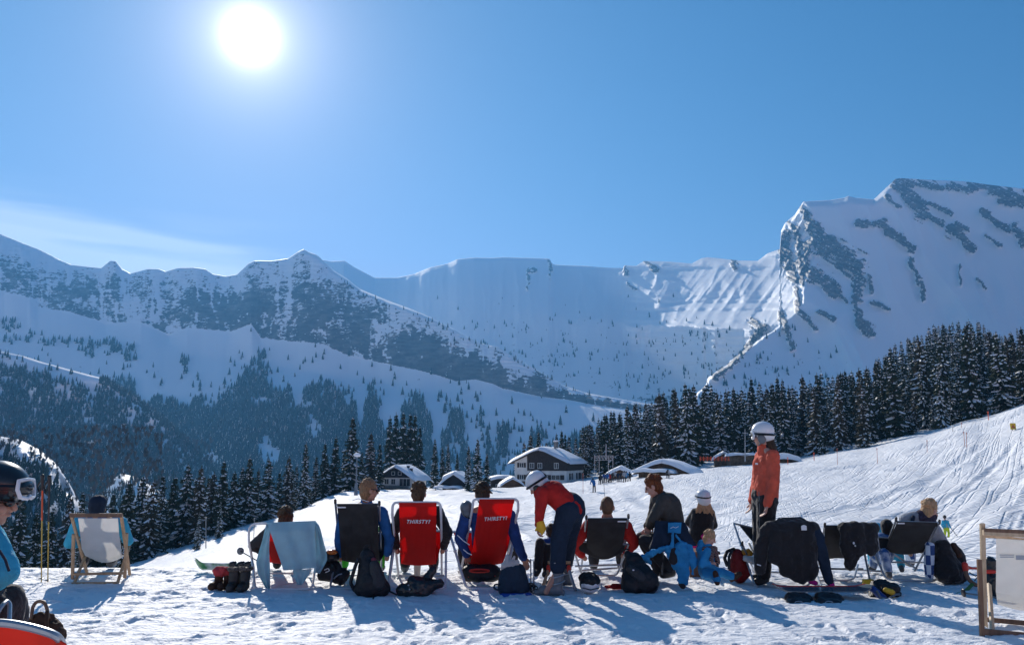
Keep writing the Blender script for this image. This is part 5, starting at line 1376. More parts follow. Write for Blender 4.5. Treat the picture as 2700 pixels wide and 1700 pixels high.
def deckchair(label, group, fab, frm, top, low, sag, rail, rear, arch=False, rr_=.013, Dt=8.85, Dl=9.35, Df=9.85, Dr=8.95, seatbar=None, head=None, fabric_in=4, fold=.004, wrinkle=0.0, name='deckchair'):
    """top/low: left & right image points of the cloth at its top bar and lowest point; rail: front feet; rear: (upper, foot) points of the rear legs, left & right"""
    (xl, yl), (xr, yr) = top
    r = thing(name, label, 'deckchair', Q((rear[0][1][0] + rear[1][1][0]) / 2, rear[0][1][1], Dr) * 1.0, group)
    r.location.z = 0
    m_ = frm
    railL, railR = rail
    if arch:
        b = MB(); b.tube([Q(railL[2], railL[3], Df), Q(railL[0], railL[1], Dt + .02), Q(railL[0] + 2, yl - 2, Dt), Q(railR[0] - 2, yr - 2, Dt), Q(railR[0], railR[1], Dt + .02), Q(railR[2], railR[3], Df)], rr_, 8, fillet=.09); b.build('back_frame', m_, r)
    else:
        for L_ in (railL, railR):
            b = MB(); b.tube([Q(L_[2], L_[3], Df), Q(L_[0], L_[1], Dt)], rr_, 8); b.build('rail', m_, r)
            b = MB(); b.cap(Q(L_[0], L_[1] + 3, Dt), rr_ * 1.25, Q(L_[0], L_[1] - 4, Dt), rr_ * 1.25, 8); b.build('end_cap', P_black, r)
    b = MB(); b.tube([Q(xl - 3, yl, Dt), Q(xr + 3, yr, Dt)], rr_, 8); b.build('top_bar', m_, r)
    # rear leg loop
    (uL, fL), (uR, fR) = rear
    z0 = Vector((0, 0, 0))
    a, d = Q(uL[0], uL[1], (Dt + Df) / 2), Q(uR[0], uR[1], (Dt + Df) / 2)
    b_, c_ = Q(fL[0], fL[1], Dr), Q(fR[0], fR[1], Dr); b_.z = max(b_.z, rr_); c_.z = max(c_.z, rr_)
    fr = lambda p, q_: p + (p - q_) * .55            # continues forward to carry the seat bar
    b = MB(); b.tube([fr(a, b_), b_, c_, fr(d, c_)], rr_, 8, fillet=.07); b.build('leg_frame', m_, r)
    b = MB(); b.tube([fr(a, b_), fr(d, c_)], rr_, 8); b.build('seat_bar', m_, r)
    b = MB(); f0, f1 = Q(railL[2], railL[3], Df), Q(railR[2], railR[3], Df); b.tube([f0 + Vector((-.03, 0, .02)), f1 + Vector((.03, 0, .02))], rr_, 8); b.build('front_bar', m_, r)
    for s_ in (a, d):
        b = MB(); b.ball(s_, rr_ * 1.5, n=8, k=6); b.build('pivot', m_, r)
    (axl, ayl), (axr, ayr) = low
    F0, F1 = fr(a, b_), fr(d, c_)
    b = MB()
    def fn(u, v):
        if v < .72:
            t = v / .72
            px = lerp(lerp(xl, axl, t), lerp(xr, axr, t), u); py = lerp(lerp(yl, ayl, t), lerp(yr, ayr, t), u) + sag * 4 * u * (1 - u) * t ** 2
            D = lerp(Dt, Dl, t ** 1.4) + .03 * math.sin(u * math.pi) * math.sin(t * math.pi) * -1
            D += fold * math.sin(u * 40 + 3 * t) + wrinkle * (float(vn(u * 9, t * 2.5, 1)) - .5)
            return Q(px, py, D)
        t = (v - .72) / .28
        p = Q(lerp(axl, axr, u), lerp(ayl, ayr, u) + sag * 4 * u * (1 - u), Dl); q_ = F0.lerp(F1, .06 + .88 * u)
        w = p.lerp(q_, t); w.z -= .05 * math.sin(t * math.pi); return w
    b.sheet(fn, 18, 30, .003); fb = b.build('canvas', fab, r)
    b = MB(); b.sheet(lambda u, v: Q(lerp(xl, xr, u), lerp(yl, yr, u) - 1.5 + v * 11, Dt - .0165 + .004 * v), 10, 4, .002); b.build('hem', fab, r, parent=fb)
    return r, fb
def lettering(txt, c, h, rot, m_, parent, root, shear=.25):
    cu = bpy.data.curves.new('lettering', 'FONT'); cu.body = txt; cu.size = h; cu.align_x = 'CENTER'; cu.align_y = 'CENTER'; cu.extrude = .0012; cu.shear = shear; cu.offset = .0011; cu.space_character = 1.15
    o = bpy.data.objects.new('lettering', cu); C.objects.link(o); cu.materials.append(m_)
    bpy.context.view_layer.update()
    me = bpy.data.meshes.new_from_object(o.evaluated_get(bpy.context.evaluated_depsgraph_get())); me.name = 'lettering'
    bpy.data.objects.remove(o)
    o = part('lettering', me, None, parent); o.location = c - root.location; o.rotation_euler = rot
    if not me.materials: me.materials.append(m_)
    return o
# ---- wooden chair at left and the man in it
def beam(root, a, b_, w=.035, h=.022, m_=None, name='slat', D=None):
    q = MB(); q.bar(a, b_, w, h, up=Vector((0, 1, 0))); return q.build(name, m_ or W_beech, root, False)
r = thing('deckchair', 'beech wood deckchair with plain white canvas at the far left', 'deckchair', (Q(250, 1538, 9.4).x, 9.4, 0))
Dt, Dr, Df = 9.15, 9.38, 9.95
beam(r, Q(187, 1354, Dt), Q(230, 1512, Df), name='side_rail'); beam(r, Q(319, 1354, Dt), Q(342, 1514, Df), name='side_rail')
beam(r, Q(185, 1358, Dt - .02), Q(321, 1358, Dt - .02), .045, .025, W_dark, 'top_rail')
beam(r, Q(194, 1408, Dt + .0), Q(191, 1525, 9.42), name='prop'); beam(r, Q(334, 1405, Dt + .0), Q(329, 1522, 9.45), name='prop')
beam(r, Q(190, 1513, 9.40), Q(333, 1510, 9.42), .03, .03, None, 'cross_rail')
beam(r, Q(226, 1462, 9.75), Q(193, 1543, 9.32), name='seat_rail'); beam(r, Q(341, 1437, 9.85), Q(309, 1539, 9.33), name='seat_rail')
beam(r, Q(189, 1538, 9.32), Q(312, 1536, 9.33), .03, .03, None, 'cross_rail')
drape('canvas', F_white, r, [(206, 1366, Dt), (212, 1410, Dt + .12), (215, 1445, Dt + .22), (224, 1464, Dt + .36), (238, 1470, Dt + .6)], [(311, 1366, Dt), (314, 1410, Dt + .12), (319, 1440, Dt + .22), (321, 1462, Dt + .36), (330, 1462, Dt + .6)], 18, 26, .003, 3, .003, sag=16)
r, q, Rm, V = seated('person in sky blue jacket and black beanie in the wooden chair at left', (258, 1336), 9.42, (206, 1378), (318, 1378), (182, 1432), (338, 1425), top=C_lblue, bot=C_black, shoe=S_grey, hair=None, bulk=1.08, fd=(0.1, 1, -.1), hidehands=True)
b = MB(); b.ball(q(0, -.012, .045), (.098, .115, .10), Rm); b.cap(q(0, -.02, .01), .098, q(0, -.015, -.015), .095); b.melt('beanie', C_navy, r, .009, 2, .006, .03)
b = MB(); b.cap(V['neck'] + Vector((-.06, -.03, .02)), .05, V['neck'] + Vector((.06, -.03, .02)), .05); b.melt('hood', C_blue, r, .01, 2)

# ---- towel chair
r, fb = deckchair('white tube deckchair with red canvas hidden under a pale blue towel', 'deckchairs in the row', F_red, T_white, ((708, 1382), (826, 1382)), ((700, 1480), (816, 1484)), 6,
    ((655.5, 1425, 672, 1515), (834, 1420, 815, 1515)), (((664, 1470), (673, 1556)), ((836, 1470), (822, 1556))), True, Dt=9.0, Dl=9.35, Df=9.9, Dr=8.93)
tw = thing('towel', 'pale blue towel draped over the back of the red chair', 'towel', Q(770, 1540, 8.9)); tw.location.z = 0
drape('cloth', F_towel, tw, [(703, 1379, 9.05), (703, 1377, 8.95), (712, 1400, 8.90), (729, 1450, 8.86), (740, 1480, 8.86), (747, 1503, 8.86)], [(826, 1374, 9.05), (832, 1372, 8.95), (830, 1400, 8.90), (832, 1450, 8.88), (834, 1470, 8.88), (835, 1496, 8.88)], 26, 30, .010, 2, .007, 2)
drape('cloth', F_towel, tw, [(826, 1374, 9.0), (828, 1374, 8.94), (832, 1405, 8.93), (833, 1450, 8.92), (832, 1480, 8.90), (826, 1508, 8.90)], [(832, 1372, 9.05), (842, 1385, 8.99), (851, 1425, 9.00), (862, 1462, 9.02), (862, 1476, 9.0), (842, 1511, 8.98)], 14, 24, .022, 1.2, .007, 3)
drape('cloth', F_towel, tw, [(704, 1379, 9.02), (701, 1384, 8.95), (690, 1430, 8.96), (676, 1482, 8.98), (680, 1512, 8.96), (706, 1556, 8.92)], [(710, 1382, 9.0), (714, 1400, 8.93), (711, 1420, 8.91), (709, 1450, 8.92), (711, 1500, 8.92), (711, 1556, 8.91)], 12, 28, .02, 1.4, .007, 5)
drape('cloth', F_towel, tw, [(773, 1500, 8.92), (774, 1520, 8.93), (786, 1541, 8.94)], [(822, 1500, 8.92), (814, 1516, 8.93), (796, 1541, 8.94)], 10, 10, .012, 2, .007, 7)
r, q, Rm, V = seated('person with brown hair and black padded sleeve behind the pale blue towel', (754, 1366), 9.28, (712, 1402), (800, 1402), (668, 1438), (838, 1430), hL=(690, 1452), top=C_dgrey, bot=C_black, shoe=S_boot, hair=H_brown, hstyle='tousled', fd=(0, 1, -.15), hidehands=True, bulk=1.1, spread=.11)
# ---- blue jacket man
r, fb = deckchair('aluminium deckchair with charcoal canvas under the man in sunglasses', 'deckchairs in the row', F_black, T_alu, ((889, 1329), (996, 1329)), ((901, 1478), (1001, 1480)), 7,
    ((884, 1322, 902, 1522), (1000, 1327, 1006, 1520)), (((889, 1460), (869, 1553)), ((1035, 1452), (1022, 1556))), False, Dt=8.85, wrinkle=.05)
b = MB(); b.box(Q(900, 1337, 8.83), (.10, .004, .014)); b.build('label_strip', P_white, r, False)
r, q, Rm, V = seated('man with short fair hair and sunglasses turned right in royal blue jacket', (974, 1292), 9.0, (908, 1356), (1004, 1352), (895, 1425), (1028, 1418), hR=(1022, 1458), hL=(897, 1460), top=C_blue, bot=C_green, shoe=S_boot, hair=H_fair, hstyle='short', fd=(.86, .5, -.12), bulk=1.12, spread=.22, hidehands=True)
shades(r, q)
b = MB(); b.tube([Q(930, 1318, 8.86), Q(945, 1314, 8.86), Q(972, 1322, 8.86)], .004, 6); b.build('piping', P_white, r)
# ---- two red chairs
r, fb = deckchair('white tube deckchair with upright red canvas reading THIRSTY, left of the two', 'red canvas deckchairs', F_red, T_white, ((1052, 1326), (1151, 1326)), ((1058, 1488), (1149, 1488)), 5,
    ((1034, 1352, 1051, 1521), (1163, 1352, 1165, 1521)), (((1038, 1451), (1023, 1556)), ((1176, 1450), (1175, 1557))), True, rr_=.0145, Dt=8.85)
lettering('THIRSTY?', Q(1102, 1375, 8.885), .056, (R(84), 0, R(0)), P_white, r, r)
r, q, Rm, V = seated('person in black jacket with brown hair in the upright red chair', (1104, 1302), 9.0, (1062, 1352), (1152, 1350), (1036, 1402), (1180, 1404), hL=(1045, 1440), hR=(1170, 1440), top=C_black, bot=C_black, shoe=P_grey, hair=H_brown, hstyle='tousled', fd=(0, 1, -.35), hidehands=True, bulk=1.12)
r, fb = deckchair('white tube deckchair with tilted red canvas reading THIRSTY, right of the two', 'red canvas deckchairs', F_red, T_white, ((1264, 1317), (1356, 1317)), ((1240, 1488), (1324, 1487)), 5,
    ((1246, 1338, 1214, 1512), (1367, 1340, 1330, 1500)), (((1200, 1452), (1230, 1558)), ((1349, 1450), (1330, 1560))), True, rr_=.0145, Dt=8.85)
lettering('THIRSTY?', Q(1306, 1367, 8.885), .055, (R(84), R(-3), R(0)), P_white, r, r)
r, q, Rm, V = seated('person with curly brown hair and blue coat in the tilted red chair', (1272, 1303), 9.0, (1232, 1356), (1342, 1360), (1212, 1418), (1362, 1425), hL=(1232, 1462), hR=(1380, 1470), top=C_royal, bot=C_black, shoe=P_grey, hair=H_dark, hstyle='curly', fd=(-.1, 1, -.3), bulk=1.15, spread=.3, knee_z=.5)
for a, c in (((1206, 1410), (1238, 1436)), ((1222, 1448), (1244, 1462))):
    b = MB(); b.tube([Q(a[0], a[1], 8.98), Q((a[0] + c[0]) / 2, (a[1] + c[1]) / 2 + 2, 8.94), Q(c[0], c[1], 8.95)], .006, 6); b.build('stripe', P_white, r)
hm = thing('ski_helmet', 'grey ski helmet beside the curly haired person, left of the tilted red chair', 'helmet', Q(1230, 1340, 9.05))
b = MB(); b.ball(Q(1230, 1338, 9.05), (.075, .10, .085)); b.ball(Q(1232, 1350, 9.05), (.065, .08, .06)); b.melt('shell', P_grey, hm, .008, 2); b = MB(); b.tube([Q(1222, 1354, 9.0), Q(1230, 1364, 9.0), Q(1240, 1366, 9.0)], .006, 6); b.build('chin_strap', P_black, hm)
# ---- red bending skier
D = 8.66
J = dict(head=Q(1417, 1280, D + .1), neck=Q(1432, 1292, D + .05), chest=Q(1460, 1300, D), pelvis=Q(1503, 1338, D), sL=Q(1428, 1302, D + .22), sR=Q(1434, 1300, D - .14), eL=Q(1424, 1340, D + .30), hL=Q(1420, 1384, D + .32), eR=Q(1424, 1342, D - .16), hR=Q(1422, 1374, D - .12),
    hipL=Q(1512, 1345, D + .12), hipR=Q(1498, 1345, D - .08), kL=Q(1500, 1418, D + .32), kR=Q(1474, 1420, D - .08), aL=Q(1492, 1488, D + .55), aR=Q(1470, 1505, D - .08), tL=Q(1470, 1498, D + .60), tR=Q(1440, 1560, D - .10))
r, q, Rm, V = figure('person', 'skier in red jacket and navy trousers bending over with a yellow glove', J, fd=(-.72, .25, -.62), top=C_red, bot=C_navy, bulk=1.08, bb=1.22, fine=.008, pn=(1, 0, 0), curl=.7, base=Vector((Q(1470, 1560, D).x, D, 0)), hair=None, shaft=.05, up=(-.3, 0, 1))
helmet(r, q, Rm, 1.0, P_white, band=P_black, pads=P_black)
b = MB(); b.tube([q(0, .09, .10), q(0, .02, .162), q(0, -.06, .155), q(0, -.13, .10), q(0, -.15, .02)], .012, 6); b.build('helmet_stripe', P_black, r)
b = MB(); a = V['hR'] + Vector((.012, -.02, -.02)); b.cap(a, .045, a + Vector((.012, 0, -.05)), .05); b.cap(a, .018, a + Vector((-.05, 0, -.07)), .014)
for o in (-.03, -.01, .01, .03): b.cap(a + Vector((.02, o, -.06)), .017, a + Vector((.015, o, -.105)), .014, 8)
b.melt('glove', mat('yellow_glove', (.78, .42, .015), .6, noise=.2), r, .008, 2)
for e, lab in ((-1, 'R'), (1, 'L')):
    base = Q(1470, 1560, D - .08) if lab == 'R' else Q(1493, 1530, D + .56)
    base.z = .0
    b = MB(); d = Vector((-.95, .2 if lab == 'R' else .2, 0)).normalized(); s_ = Vector((0, 1, 0))
    b.cap(base + Vector((.02, 0, .40)) , .068, base + Vector((.0, 0, .12)), .058); b.cap(base + Vector((0, 0, .07)), .06, base + d * .16 + Vector((0, 0, .055)), .05); b.cap(base + Vector((.05, 0, .035)), .035, base + d * .23 + Vector((0, 0, .03)), .03)
    bt = b.melt('ski_boot', P_grey, r, .010, 1)
    for z_, m_ in ((.14, T_alu), (.21, T_alu), (.30, T_alu), (.36, P_white)):
        b = MB(); pts = [base + Vector((.01 + math.cos(t) * .070, math.sin(t) * .070, z_ + .02 * math.cos(t))) for t in np.linspace(0, 6.283, 17)[:-1]]
        b.tube(pts, .006 if m_ is T_alu else .012, 6, closed=True); b.build('buckle', m_, r, parent=bt)
# ---- small person half hidden behind the bending skier
D = 9.25
J = dict(head=Q(1452, 1402, D + .25), neck=Q(1452, 1424, D + .22), chest=Q(1452, 1446, D + .2), pelvis=Q(1452, 1480, D + .25), sL=Q(1436, 1430, D + .2), sR=Q(1470, 1430, D + .2), eL=Q(1428, 1460, D + .15), eR=Q(1478, 1460, D + .2), hL=Q(1424, 1488, D + .1), hR=Q(1480, 1485, D + .1),
    hipL=Q(1440, 1482, D + .2), hipR=Q(1464, 1482, D + .2), kL=Q(1424, 1430, D - .12), kR=Q(1446, 1445, D - .1), aL=Q(1418, 1500, D - .2), aR=Q(1442, 1505, D - .15), tL=Q(1414, 1512, D - .3), tR=Q(1436, 1514, D - .3))
figure('person', 'child in blue and black crouching half hidden behind the bending red skier', J, k=.72, top=C_royal, bot=C_black, shoe=S_boot, hair=H_dark, fd=(-.4, 1, -.2), hidehands=False)
# wooden sledge standing on the snow
sl = thing('sledge', 'wooden sledge with red-capped runners behind the bending skier\'s boots', 'sledge', (Q(1480, 1540, 9.0).x, 9.0, 0))
for x0, x1, m_, D0 in ((1446, 1428, W_beech, 8.98), (1500, 1518, T_alu, 8.98)):
    b = MB(); b.tube([Q(x0, 1500, D0), Q((x0 * 2 + x1) / 3, 1520, D0 - .05), Q(x1, 1556, D0 - .12)], .018, 7); b.build('runner', m_, sl)
    b = MB(); b.cap(Q(x0, 1494, D0), .024, Q(x0, 1503, D0), .024); b.build('runner_cap', mat('red_plastic', (.60, .03, .015), .4), sl)
for k_ in range(4):
    b = MB(); b.bar(Q(1444, 1480 + k_ * 4, 9.0 + k_ * .07), Q(1504, 1480 + k_ * 4, 9.0 + k_ * .07), .045, .014); b.build('seat_slat', W_beech, sl, False)
# ---- man in red, charcoal chair
r, fb = deckchair('aluminium deckchair with sagging charcoal canvas under the man with cropped hair', 'deckchairs in the row', F_black, T_alu, ((1550, 1367), (1653, 1367)), ((1545, 1452), (1640, 1450)), 24,
    ((1546, 1364, 1532, 1508), (1657, 1361, 1636, 1500)), (((1516, 1458), (1534, 1516)), ((1646, 1464), (1626, 1517))), False, Dt=9.05, Dl=9.45, Df=9.95, Dr=9.72, rr_=.012)
b = MB(); b.tube([Q(1516, 1492, 9.6), Q(1636, 1488, 9.6)], .012, 8); b.build('cross_bar', T_alu, r)
b = MB(); b.box(Q(1640, 1374, 9.03), (.10, .004, .014)); b.build('label_strip', P_white, r, False)
r, q, Rm, V = seated('man with cropped hair and red jacket seen from behind in the charcoal chair', (1601, 1336), 9.2, (1552, 1388), (1650, 1388), (1512, 1436), (1672, 1432), hL=(1534, 1462), hR=(1652, 1455), top=C_red, bot=C_dgrey, shoe=S_boot, hair=H_shave, hstyle='shaved', fd=(.05, 1, 0), bulk=1.12, hidehands=True)
# ---- woman in charcoal quilted jacket
D = 9.3
J = dict(head=Q(1722, 1282, D), neck=Q(1741, 1308, D + .02), chest=Q(1762, 1335, D), pelvis=Q(1777, 1418, D), sL=Q(1733, 1316, D + .20), sR=Q(1752, 1318, D - .14), eL=Q(1722, 1362, D + .24), hL=Q(1708, 1388, D + .16), eR=Q(1722, 1368, D - .14), hR=Q(1714, 1384, D - .02),
    hipL=Q(1768, 1426, D + .12), hipR=Q(1768, 1428, D - .10), kL=Q(1694, 1418, D + .24), kR=Q(1700, 1426, D - .02), aL=Q(1738, 1500, D + .2), aR=Q(1768, 1504, D + .1), tL=Q(1722, 1512, D + .22), tR=Q(1748, 1514, D + .05))
r, q, Rm, V = figure('person', 'woman with short auburn hair and charcoal jacket leaning forward on a chair', J, fd=(-.85, .28, -.42), top=C_grey, bot=C_dgrey, shoe=S_boot, hair=H_red, hstyle='tousled', bulk=1.2, fine=.007, curl=.9, base=Vector((Q(1765, 1510, D).x, D, 0)), skin=M_skin2, pn=(-.3, .3, -1))
b = MB(); b.tube([q(.062, .085, .008), q(.03, .105, .008), q(-.03, .105, .008), q(-.062, .085, .008)], .003, 6); b.build('glasses', P_grey, r)
ch = thing('folding_chair', 'chair hidden under the hung ski suit, its thin legs on the snow', 'chair', (Q(1790, 1535, 9.15).x, 9.15, 0))
for x0, x1, y1, D0 in ((1812, 1812, 1540, 8.95), (1748, 1746, 1515, 9.3), (1812, 1814, 1512, 9.5)):
    b = MB(); b.tube([Q(x0, 1440, D0), Q(x1, y1, D0)], .011, 7); b.build('leg', T_dark, ch)
b = MB(); b.bar(Q(1742, 1452, 9.0), Q(1814, 1450, 9.0), .03, .02); b.bar(Q(1742, 1440, 9.4), Q(1814, 1440, 9.4), .03, .02); b.build('seat_rail', mat('red_slats', (.5, .05, .04), .5), ch, False)
b = MB(); b.sheet(lambda u, v: Vector((lerp(Q(1744, 1448, 9.0).x, Q(1812, 1448, 9.0).x, u), 9.0 + .42 * v, Q(1744, 1450, 9.0).z)), 4, 4, .02); b.build('seat', T_dark, ch, False)
# ski suit hung on the chair back
su = thing('ski_suit', 'navy and bright blue ski suit hung from the chair behind the auburn woman', 'ski suit', Q(1790, 1540, 9.0)); su.location.z = 0
drape('bib', C_navy, su, [(1728, 1372, 9.05), (1724, 1400, 9.0), (1720, 1425, 8.98), (1712, 1450, 8.98)], [(1806, 1376, 9.0), (1816, 1400, 8.95), (1828, 1424, 8.93), (1838, 1438, 8.95)], 18, 18, .02, 2, .03, 2)
drape('back_panel', C_cyan, su, [(1762, 1377, 8.95), (1761, 1403, 8.925)], [(1797, 1377, 8.95), (1795, 1405, 8.925)], 6, 6, .004, 1, .012)
b = MB(); b.tube([Q(1768, 1392, 8.90), Q(1775, 1388, 8.90), Q(1781, 1391, 8.90), Q(1789, 1387, 8.90)], .003, 5); b.build('logo', P_white, su)
drape('strap', C_cyan, su, [(1771, 1403, 8.91), (1770, 1425, 8.90), (1764, 1444, 8.90)], [(1777, 1403, 8.91), (1777, 1430, 8.90), (1778, 1450, 8.90)], 4, 12, .003, 1, .012)
drape('strap', C_cyan, su, [(1780, 1412, 8.90), (1795, 1432, 8.89)], [(1783, 1407, 8.90), (1798, 1427, 8.89)], 4, 6, .003, 1, .012)
b = MB(); b.cap(Q(1764, 1442, 8.92), .035, Q(1722, 1456, 8.93), .045, flat=.6); b.cap(Q(1722, 1456, 8.93), .045, Q(1696, 1472, 8.96), .05, flat=.6); b.cap(Q(1696, 1468, 8.96), .035, Q(1716, 1484, 8.95), .02)
b.melt('sleeve', C_cyan, su, .011, 1, .045, .045)
b = MB(); b.cap(Q(1798, 1450, 8.92), .10, Q(1802, 1530, 8.88), .062, flat=.6, side=Vector((0, 1, 0))); b.cap(Q(1764, 1452, 8.93), .05, Q(1786, 1486, 8.91), .07, flat=.6, side=Vector((0, 1, 0)))
b.melt('leg', C_cyan, su, .011, 1, .05, .05)
b = MB(); b.cap(Q(1815, 1446, 8.92), .06, Q(1828, 1480, 8.9), .055, flat=.5, side=Vector((0, 1, 0))); b.cap(Q(1828, 1480, 8.9), .05, Q(1826, 1512, 8.89), .012, flat=.5, side=Vector((0, 1, 0))); b.melt('leg', C_cyan, su, .011, 1, .05, .05)
b = MB(); b.cap(Q(1778, 1452, 8.90), .045, Q(1775, 1476, 8.88), .055, flat=.4, side=Vector((0, 1, 0))); b.melt('seat_patch', C_black, su, .012, 2)
b = MB(); b.cap(Q(1797, 1536, 8.9), .04, Q(1800, 1543, 8.88), .038); b.melt('cuff', C_black, su, .012, 1)
# ---- girl
D = 9.9
J = dict(head=Q(1853, 1318, D), chest=Q(1852, 1362, D), pelvis=Q(1848, 1410, D + .02), neck=Q(1853, 1340, D), sL=Q(1834, 1352, D), sR=Q(1872, 1352, D), eL=Q(1816, 1376, D + .1), hL=Q(1826, 1390, D + .3), eR=Q(1882, 1384, D + .1), hR=Q(1872, 1395, D + .3),
    hipL=Q(1840, 1412, D + .05), hipR=Q(1860, 1412, D + .05), kL=Q(1836, 1425, D + .4), kR=Q(1866, 1425, D + .4), aL=Q(1836, 1470, D + .42), aR=Q(1866, 1470, D + .42), tL=Q(1836, 1478, D + .5), tR=Q(1866, 1478, D + .5))
r, q, Rm, V = figure('person', 'girl in white helmet with long blonde hair over a black jacket, seen from behind', J, k=.80, top=C_black, bot=C_pink, shoe=S_boot, hair=H_blond, hstyle='long', fd=(-.1, 1, 0), hidehands=True, bulk=1.1, base=Vector((Q(1850, 1500, D).x, D, 0)))
helmet(r, q, Rm, .88, P_white, band=P_black, strapz=.06)
b = MB(); b.tube([q(0, -.12, .08), q(0, -.05, .165), q(0, .05, .14)], .008, 6); b.build('helmet_stripe', P_black, r)
st = thing('stool', 'low box the long-haired girl sits on', 'box', (Q(1850, 1480, D).x, D + .05, 0))
b = MB(); b.box((Q(1850, 1480, D).x, D + .05, .14), (.36, .34, .28)); b.build('box', W_dark, st, False); b = MB(); b.box((Q(1850, 1480, D).x, D + .05, .295), (.40, .38, .03)); b.build('lid', W_dark, st, False)
# ---- toddler
D = 8.95
J = dict(head=Q(1872, 1418, D), neck=Q(1868, 1444, D), chest=Q(1862, 1466, D + .02), pelvis=Q(1864, 1502, D + .04), sL=Q(1852, 1454, D + .08), sR=Q(1866, 1454, D - .08), eL=Q(1848, 1482, D + .12), hL=Q(1872, 1488, D + .10), eR=Q(1852, 1488, D - .12), hR=Q(1870, 1484, D - .12),
    hipL=Q(1868, 1506, D + .08), hipR=Q(1866, 1508, D - .04), kL=Q(1902, 1508, D + .1), kR=Q(1884, 1514, D - .14), aL=Q(1932, 1520, D + .06), aR=Q(1890, 1526, D - .22), tL=Q(1950, 1512, D + .04), tR=Q(1886, 1510, D - .22))
r, q, Rm, V = figure('person', 'toddler with blond curls in bright blue snowsuit sitting on the snow', J, k=.66, top=C_cyan, bot=C_cyan, shoe=C_brown, hair=H_blond, hstyle='curly', fd=(.80, -.25, -.45), skin=M_skin2, fine=.006, bulk=1.15, curl=.9, base=Vector((Q(1864, 1510, D).x, D, 0)))
b = MB(); b.cap(Q(1858, 1448, D - .06), .035, Q(1884, 1446, D - .06), .035); b.cap(Q(1884, 1446, D - .06), .03, Q(1893, 1482, D - .08), .028); b.cap(Q(1878, 1452, D - .1), .026, Q(1876, 1476, D - .13), .026)
sc = mat('striped_scarf', (.03, .03, .04), .9)
t = sc.node_tree; w = N(t, 'ShaderNodeTexWave'); w.inputs['Scale'].default_value = 14; w.bands_direction = 'DIAGONAL'; t.links.new(N(t, 'ShaderNodeTexCoord').outputs['Object'], w.inputs[0])
rp = N(t, 'ShaderNodeValToRGB'); rp.color_ramp.interpolation = 'CONSTANT'
for i, (p_, c_) in enumerate(((0, (.02, .02, .03, 1)), (.35, (.5, .12, .05, 1)), (.55, (.45, .42, .35, 1)), (.75, (.03, .04, .06, 1)))):
    e = rp.color_ramp.elements[i] if i < 2 else rp.color_ramp.elements.new(p_); e.position = p_; e.color = c_
t.links.new(w.outputs[0], rp.inputs[0]); t.links.new(rp.outputs[0], t.nodes['Principled BSDF'].inputs['Base Color'])
b.melt('scarf', sc, r, .009, 2, .01, .04)
b = MB(); b.ball(Q(1850, 1436, D + .05), (.05, .06, .06)); b.ball(Q(1846, 1448, D + .05), .05); b.melt('hood', C_cyan, r, .009, 2)
for p_, d in ((Q(1850, 1522, D - .2), 0), (Q(1842, 1518, D - .12), 1)):
    pass
# ---- woman in orange
D = 9.35
J = dict(head=Q(2008, 1148, D), neck=Q(2014, 1184, D), chest=Q(2021, 1228, D), pelvis=Q(2016, 1306, D), sL=Q(2008, 1203, D + .17), sR=Q(2038, 1203, D - .15), eL=Q(1996, 1268, D + .22), hL=Q(1983, 1322, D + .18), eR=Q(2040, 1268, D - .22), hR=Q(2023, 1330, D - .20),
    hipL=Q(2010, 1318, D + .08), hipR=Q(2022, 1318, D - .08), kL=Q(2004, 1420, D + .10), kR=Q(2016, 1424, D - .08), aL=Q(2008, 1512, D + .12), aR=Q(2014, 1520, D - .08), tL=Q(1992, 1524, D + .1), tR=Q(1998, 1532, D - .1))
r, q, Rm, V = figure('person', 'woman standing in coral orange jacket and white helmet with goggles', J, fd=(-.93, .3, -.08), top=C_orange, bot=C_black, shoe=S_boot, fine=.007, curl=.35, bulk=1.14, bb=1.12, base=Vector((Q(2012, 1525, D).x, D, 0)), skin=M_skin2, pn=(-1, 0, 0), k=1.02, eyes=False)
P_pat = mat('white_helmet_shell', (.74, .75, .77), .25, coat=.3)
helmet(r, q, Rm, 1.06, P_pat, band=P_black, goggles=P_white, pads=P_grey, strapz=.012, lens=mat('blue_lens', (.05, .09, .14), .08, spec=.9))
b = MB(); rd = random.Random(5)
for i in range(9):
    a0 = q(.104, -.04 + rd.uniform(-.05, .05), .07 + rd.uniform(-.03, .035)); b.tube([a0, a0 + Vector((rd.uniform(-.03, .03), -.004, rd.uniform(-.02, .02))), a0 + Vector((rd.uniform(-.05, .05), -.0, rd.uniform(-.03, .03)))], .0035, 5)
b.build('helmet_print', mat('pink_print', (.70, .22, .18), .5), r)
b = MB(); b.cap(q(0, -.07, -.06), .06, q(-.01, -.10, -.15), .055); b.melt('hair', H_dark, r, .009, 2, .01, .03)
b = MB(); b.cap(V['neck'] + Vector((.03, 0, .02)), .075, V['neck'] + Vector((.085, 0, .01)), .06); b.melt('hood_lining', C_black, r, .01, 2, .012, .04)
b = MB(); b.cap(V['neck'] + Vector((.08, .04, -.035)), .07, V['neck'] + Vector((.10, -.05, -.06)), .065); b.melt('hood', C_orange, r, .011, 2, .012, .05)
b = MB(); b.cap(Q(2002, 1298, D), .075, Q(2034, 1304, D), .085); b.cap(Q(2003, 1222, D), .085, Q(2005, 1300, D), .08); b.melt('jacket_hem', C_orange, r, .012, 2, .015, .06)
b = MB(); b.box(Q(1995, 1222, D - .165), (.03, .006, .02)); b.build('logo', P_white, r, False)
b = MB(); b.tube([Q(2001, 1296, D - .15), Q(2003, 1340, D - .13), Q(2002, 1400, D - .13)], .004, 5); b.build('cord', P_grey, r)
